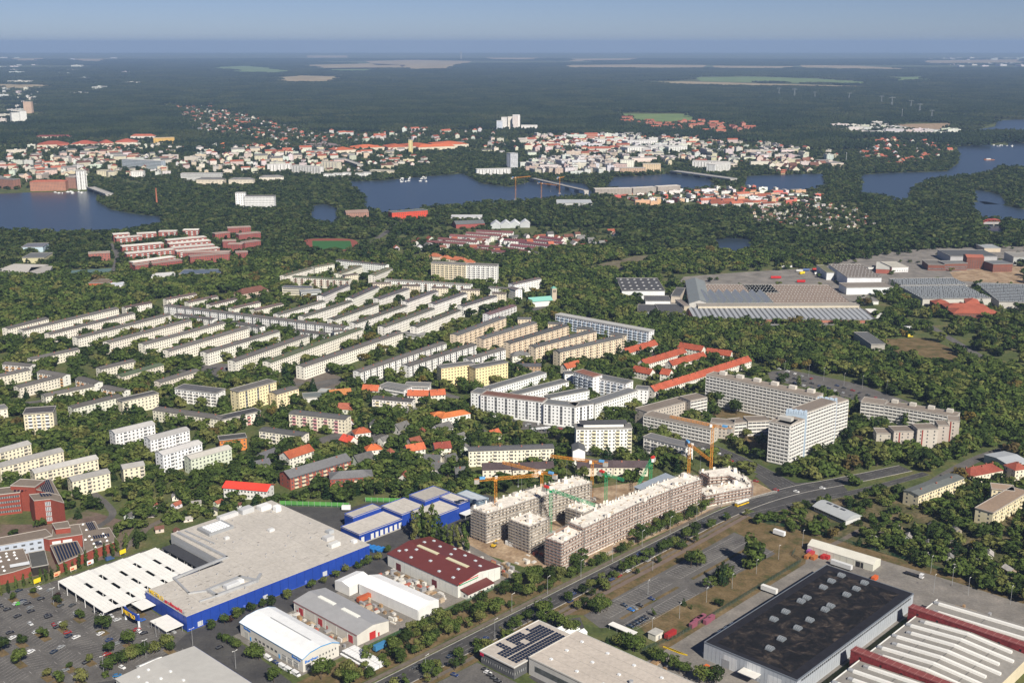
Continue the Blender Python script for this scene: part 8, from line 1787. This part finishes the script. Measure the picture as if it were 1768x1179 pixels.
ZL = {'allotments':('fruit or garden tree in the allotments beside the works road','allotment trees'),'corner_garden':('small tree in the dry garden by the bowed pavilion','trees by the bowed pavilion'),'market_gardens':('garden tree behind the blue market','trees behind the market'),'school':('tree in the brick school grounds','school ground trees'),'near_mid':('bush on the building site edge','site edge bushes'),'near_right':('bush at the works edge','works edge bushes'),'verge_scrub':('scrub tree on the dry verge of the staff car park','scrub on the dry verge'),'central_gardens':('tall tree in the central gardens behind the noise barrier','central garden trees'),'groves':('tree in the grove between cream blocks','grove trees'),'wood_blocks':('woodland tree below the folded concrete block','trees below the concrete block'),'wood_right':('tree at the near edge of the large wood','near trees of the large wood')}
n_ind = max(0, 300-NTREES[0]); rest = []
cnt = 0
for p in PT:
    if cnt < n_ind and p[1] < 1100:
        nm = ZONES[int(p[3])][0]; rr = random.Random(int(p[0]*31+p[1]*17)); u_ = rr.random()
        kind = 'shrub' if p[2] < 4.2 else 'conifer' if u_ < .10 else 'column' if u_ < .13 and nm != 'allotments' else 'yellow' if u_ < .16 else 'copper' if u_ < .18 else 'broad'
        lb = ZL.get(nm, ('estate tree among the apartment blocks','estate trees')); tree((p[0],p[1]), p[2], kind, lb[0], lb[1], wide=rr.uniform(.85,1.2)); cnt += 1
    else: rest.append(p)
REST = np.array(rest)
# lower-detail kinds for the mass of trees
def src_tree(i, prefix, R, H, z0, lobes, nl, leaf, seed, kind='broad', m=None):
    cr = crown_mesh(f'{prefix}_{i:02d}', R, H, z0, lobes, nl, leaf, seed, kind, m)
    if prefix == 'wood_tree':
        import bmesh
        bm = bmesh.new(); bm.from_mesh(cr); mb = MB(); mb.cyl(0,0,-.2,H*.6,.22,.12,5); k = [bm.verts.new(v) for v in mb.v]
        for f_ in mb.f: bm.faces.new([k[q] for q in f_]).material_index = 1
        bm.to_mesh(cr); bm.free(); cr.materials.append(M_BARK)
    return bpy.data.objects.new(f'{prefix}_{i:02d}', cr)
def src_coll(name, objs):
    c = bpy.data.collections.new(name)
    for o in objs: c.objects.link(o)
    return c
WT = src_coll('wood_tree_kinds', [src_tree(i,'wood_tree',4.3,7.8,1.2,8,260,1.0,60+i) for i in range(5)]+[src_tree(5,'wood_tree',2.7,9.2,.8,8,180,.8,70,'cone',M_NEED),src_tree(6,'wood_tree',1.9,9.4,.6,8,170,.75,71,'column'),src_tree(7,'wood_tree',4.1,7.6,1.6,11,220,.95,72,'broad',M_YELL)])
FT = src_coll('far_tree_kinds', [src_tree(i,'far_tree',4.6,8.2,.4,7,84,1.6,80+i,'broad',M_LEAFM) for i in range(5)]+[src_tree(5,'far_tree',3.2,9.4,.3,6,60,1.4,86,'cone',M_NEED)])
def gn_group(name, coll):
    ng = bpy.data.node_groups.new(name,'GeometryNodeTree'); ng.interface.new_socket('Geometry',in_out='INPUT',socket_type='NodeSocketGeometry'); ng.interface.new_socket('Geometry',in_out='OUTPUT',socket_type='NodeSocketGeometry')
    N = ng.nodes; L = ng.links; gi = N.new('NodeGroupInput'); go = N.new('NodeGroupOutput'); iop = N.new('GeometryNodeInstanceOnPoints'); ci = N.new('GeometryNodeCollectionInfo')
    ci.inputs['Collection'].default_value = coll; ci.inputs['Separate Children'].default_value = True; ci.inputs['Reset Children'].default_value = True
    def na(nm, dt): a = N.new('GeometryNodeInputNamedAttribute'); a.data_type = dt; a.inputs['Name'].default_value = nm; return a.outputs['Attribute']
    L.new(gi.outputs[0], iop.inputs['Points']); L.new(ci.outputs[0], iop.inputs['Instance']); iop.inputs['Pick Instance'].default_value = True
    L.new(na('vid','INT'), iop.inputs['Instance Index']); L.new(na('rot','FLOAT_VECTOR'), iop.inputs['Rotation']); L.new(na('scl','FLOAT_VECTOR'), iop.inputs['Scale']); L.new(iop.outputs[0], go.inputs[0])
    return ng
def mass(name, P3, scl, vid, ng, label):
    n_ = len(P3)
    if n_ == 0: return
    me = bpy.data.meshes.new(name); me.vertices.add(n_); me.vertices.foreach_set('co', P3.astype(np.float32).ravel())
    rot = np.zeros((n_,3),np.float32); rot[:,2] = g.uniform(0,6.28,n_)
    for nm, dt, arr in (('rot','FLOAT_VECTOR',rot),('scl','FLOAT_VECTOR',scl.astype(np.float32))): me.attributes.new(nm,dt,'POINT').data.foreach_set('vector', arr.ravel())
    me.attributes.new('vid','INT','POINT').data.foreach_set('value', vid.astype(np.int32))
    o = obj(name, me); o['kind'] = 'stuff'; o['label'] = label; o['category'] = 'trees'; md = o.modifiers.new('trees','NODES'); md.node_group = ng
GW, GF = gn_group('scatter_wood', WT), gn_group('scatter_far', FT)
def vids(n_, near):
    u = g.uniform(0,1,n_)
    if near: return np.where(u < .85, (g.integers(0,5,n_)), np.where(u < .94, 5, np.where(u < .985, 6, 7)))
    return np.where(u < .85, g.integers(0,5,n_), 5)
names = {'wood_right':'dense wood between the works and the concrete tower slabs','belt_left':'tree belt between the slab rows and the left shore','left_shore':'trees along the left lake shore','wood_back':'wood behind the old works reaching to the canal','upper':'trees on the islands and lake shores','allotments':'garden trees of the allotments','central_gardens':'trees of the central gardens'}
dist = np.hypot(REST[:,0],REST[:,1])
for near in (True,False):
    sel = (dist < 1750) == near; R_ = REST[sel]
    for q in range(len(ZONES)):
        S = R_[R_[:,3] == q]
        if len(S) == 0: continue
        s_ = S[:,2]/10*g.uniform(.92,1.1,len(S)); wd_ = s_*g.uniform(1.1,1.6,len(S))*(1.0 if near else 1.08)
        mass('estate_trees' if q == 0 else 'woodland', np.stack([S[:,0],S[:,1],np.zeros(len(S))],1), np.stack([wd_,wd_,s_],1), vids(len(S),near), GW if near else GF, names.get(ZONES[q][0],'trees growing among the buildings')+('' if near else ', farther part'))
# forest out to the horizon: patches of many crowns
def patch(i, seed, n_, size):
    gg = np.random.default_rng(seed); V = []; Fc = []; 
    ico = [(0,0,1.0)]+[(.9*math.cos(a),.9*math.sin(a),.42) for a in np.arange(0,6.2,1.2566)]+[(.95*math.cos(a+.6),.95*math.sin(a+.6),-.25) for a in np.arange(0,6.2,1.2566)]
    fi = [(0,1+k,1+(k+1)%5) for k in range(5)]+[(1+k,6+k,1+(k+1)%5) for k in range(5)]+[(1+(k+1)%5,6+k,6+(k+1)%5) for k in range(5)]
    for _ in range(n_):
        c = gg.uniform(-size/2,size/2,2); r_ = gg.uniform(3.2,6.5); h_ = gg.uniform(8,17); k = len(V); a = gg.uniform(0,6.28)
        for v in ico:
            j = gg.uniform(.75,1.2,3); V.append((c[0]+(v[0]*math.cos(a)-v[1]*math.sin(a))*r_*j[0], c[1]+(v[0]*math.sin(a)+v[1]*math.cos(a))*r_*j[1], h_*.62+v[2]*h_*.42*j[2]))
        Fc += [(k+a_,k+b_,k+c_) for a_,b_,c_ in fi]
    me = bpy.data.meshes.new(f'forest_patch_{i}'); me.from_pydata(V,[],Fc); me.materials.append(M_LEAFF); return bpy.data.objects.new(f'forest_patch_{i}', me)
FP = src_coll('forest_patch_kinds', [patch(i,90+i,190,120) for i in range(5)]); GP = gn_group('scatter_forest', FP)
fp = []
for (ya,yb,sp) in ((3450,9000,112),(9000,24000,220)):
    for yy in np.arange(ya,yb,sp):
        w = .442*1.1*yy+150
        for xx in np.arange(-w,w,sp): fp.append((xx+g.uniform(-.2,.2)*sp, yy+g.uniform(-.2,.2)*sp, sp/110))
fp = np.array(fp); px, py = topx(fp[:,0],fp[:,1]); keep = np.ones(len(fp),bool)
for w in WPOLY+FPOLY:
    cx_, cy_ = np.mean([p[0] for p in w]), np.mean([p[1] for p in w]); rw = max(math.hypot(p[0]-cx_,p[1]-cy_) for p in w); kx = 1+(70 if cy_ < 8000 else 130)/rw
    gro = [(cx_+(p[0]-cx_)*kx, cy_+(p[1]-cy_)*kx) for p in w]; keep &= ~pip(fp[:,0],fp[:,1],gro)
TOWNZ = [[(290,180),(440,200),(600,240),(560,255),(330,240)],[(-60,250),(330,246),(330,300),(-60,300)],[(-60,140),(60,150),(60,215),(-60,215)],[(560,230),(880,226),(1190,238),(1460,262),(1460,280),(560,262)],[(1440,218),(1660,214),(1660,236),(1440,236)],[(1070,200),(1340,222),(1250,234),(1080,218)],[(1500,240),(1650,250),(1640,270),(1500,285)]]
for z in TOWNZ:
    s_ = pip(px,py,z); keep &= ~(s_ & (g.uniform(0,1,len(fp)) < (.96 if z is TOWNZ[0] else .82)))
# open farmland near the horizon
keep &= ~((py < 118) & (np.sin(fp[:,0]*.00045+2)*np.sin(fp[:,1]*.0007) > .45))
fp = fp[keep]; mass('forest', np.stack([fp[:,0],fp[:,1],np.zeros(len(fp))],1), np.stack([fp[:,2],fp[:,2],np.where(fp[:,2] > 1.5,1.15,1.0)],1), g.integers(0,5,len(fp)), GP, 'wide dark forest stretching to the horizon')
# thinner trees where the suburbs stand
st = []
for z,dn in zip(TOWNZ,(.7,.3,.4,.45,.35,.7,.8)):
    wz = [P(p) for p in z]; xs = [p[0] for p in wz]; ys = [p[1] for p in wz]; n_ = int(abs(sum(a[0]*b[1]-b[0]*a[1] for a,b in zip(wz,wz[1:]+wz[:1])))/2/210*dn)
    n_ = min(n_, 9000); x = g.uniform(min(xs),max(xs),n_*3); y = g.uniform(max(3300,min(ys)),max(ys),n_*3); s_ = pip(x,y,wz)
    for w in WPOLY+FPOLY: s_ &= ~pip(x,y,w)
    x, y = x[s_][:n_], y[s_][:n_]; st.append(np.stack([x,y],1))
st = np.concatenate(st); bad = np.array([not HG.free((a,b),7.0) for a,b in st]); st = st[~bad]
s_ = g.uniform(.8,1.5,len(st)); mass('suburb_trees', np.stack([st[:,0],st[:,1],np.zeros(len(st))],1), np.stack([s_*1.1,s_*1.1,s_],1), vids(len(st),False), GF, 'trees between the far suburb houses')
print('trees individual', NTREES[0], 'mass', len(REST), 'patches', len(fp), 'suburb', len(st))
# ================================================================ AIR
hz = MB(); hz.box(-42000,42000,-2500,42000,-1.0,380.0); hm = bpy.data.materials.new('haze_air'); hm.use_nodes = True; n = hm.node_tree.nodes; n.remove(n['Principled BSDF'])
pv = n.new('ShaderNodeVolumePrincipled'); pv.inputs['Color'].default_value = (.37,.53,.85,1); pv.inputs['Density'].default_value = 5.2e-5; pv.inputs['Anisotropy'].default_value = .0
hm.node_tree.links.new(pv.outputs[0], n['Material Output'].inputs['Volume']); ho = obj('haze', hz.mesh('haze',[hm])); ho['kind'] = 'stuff'
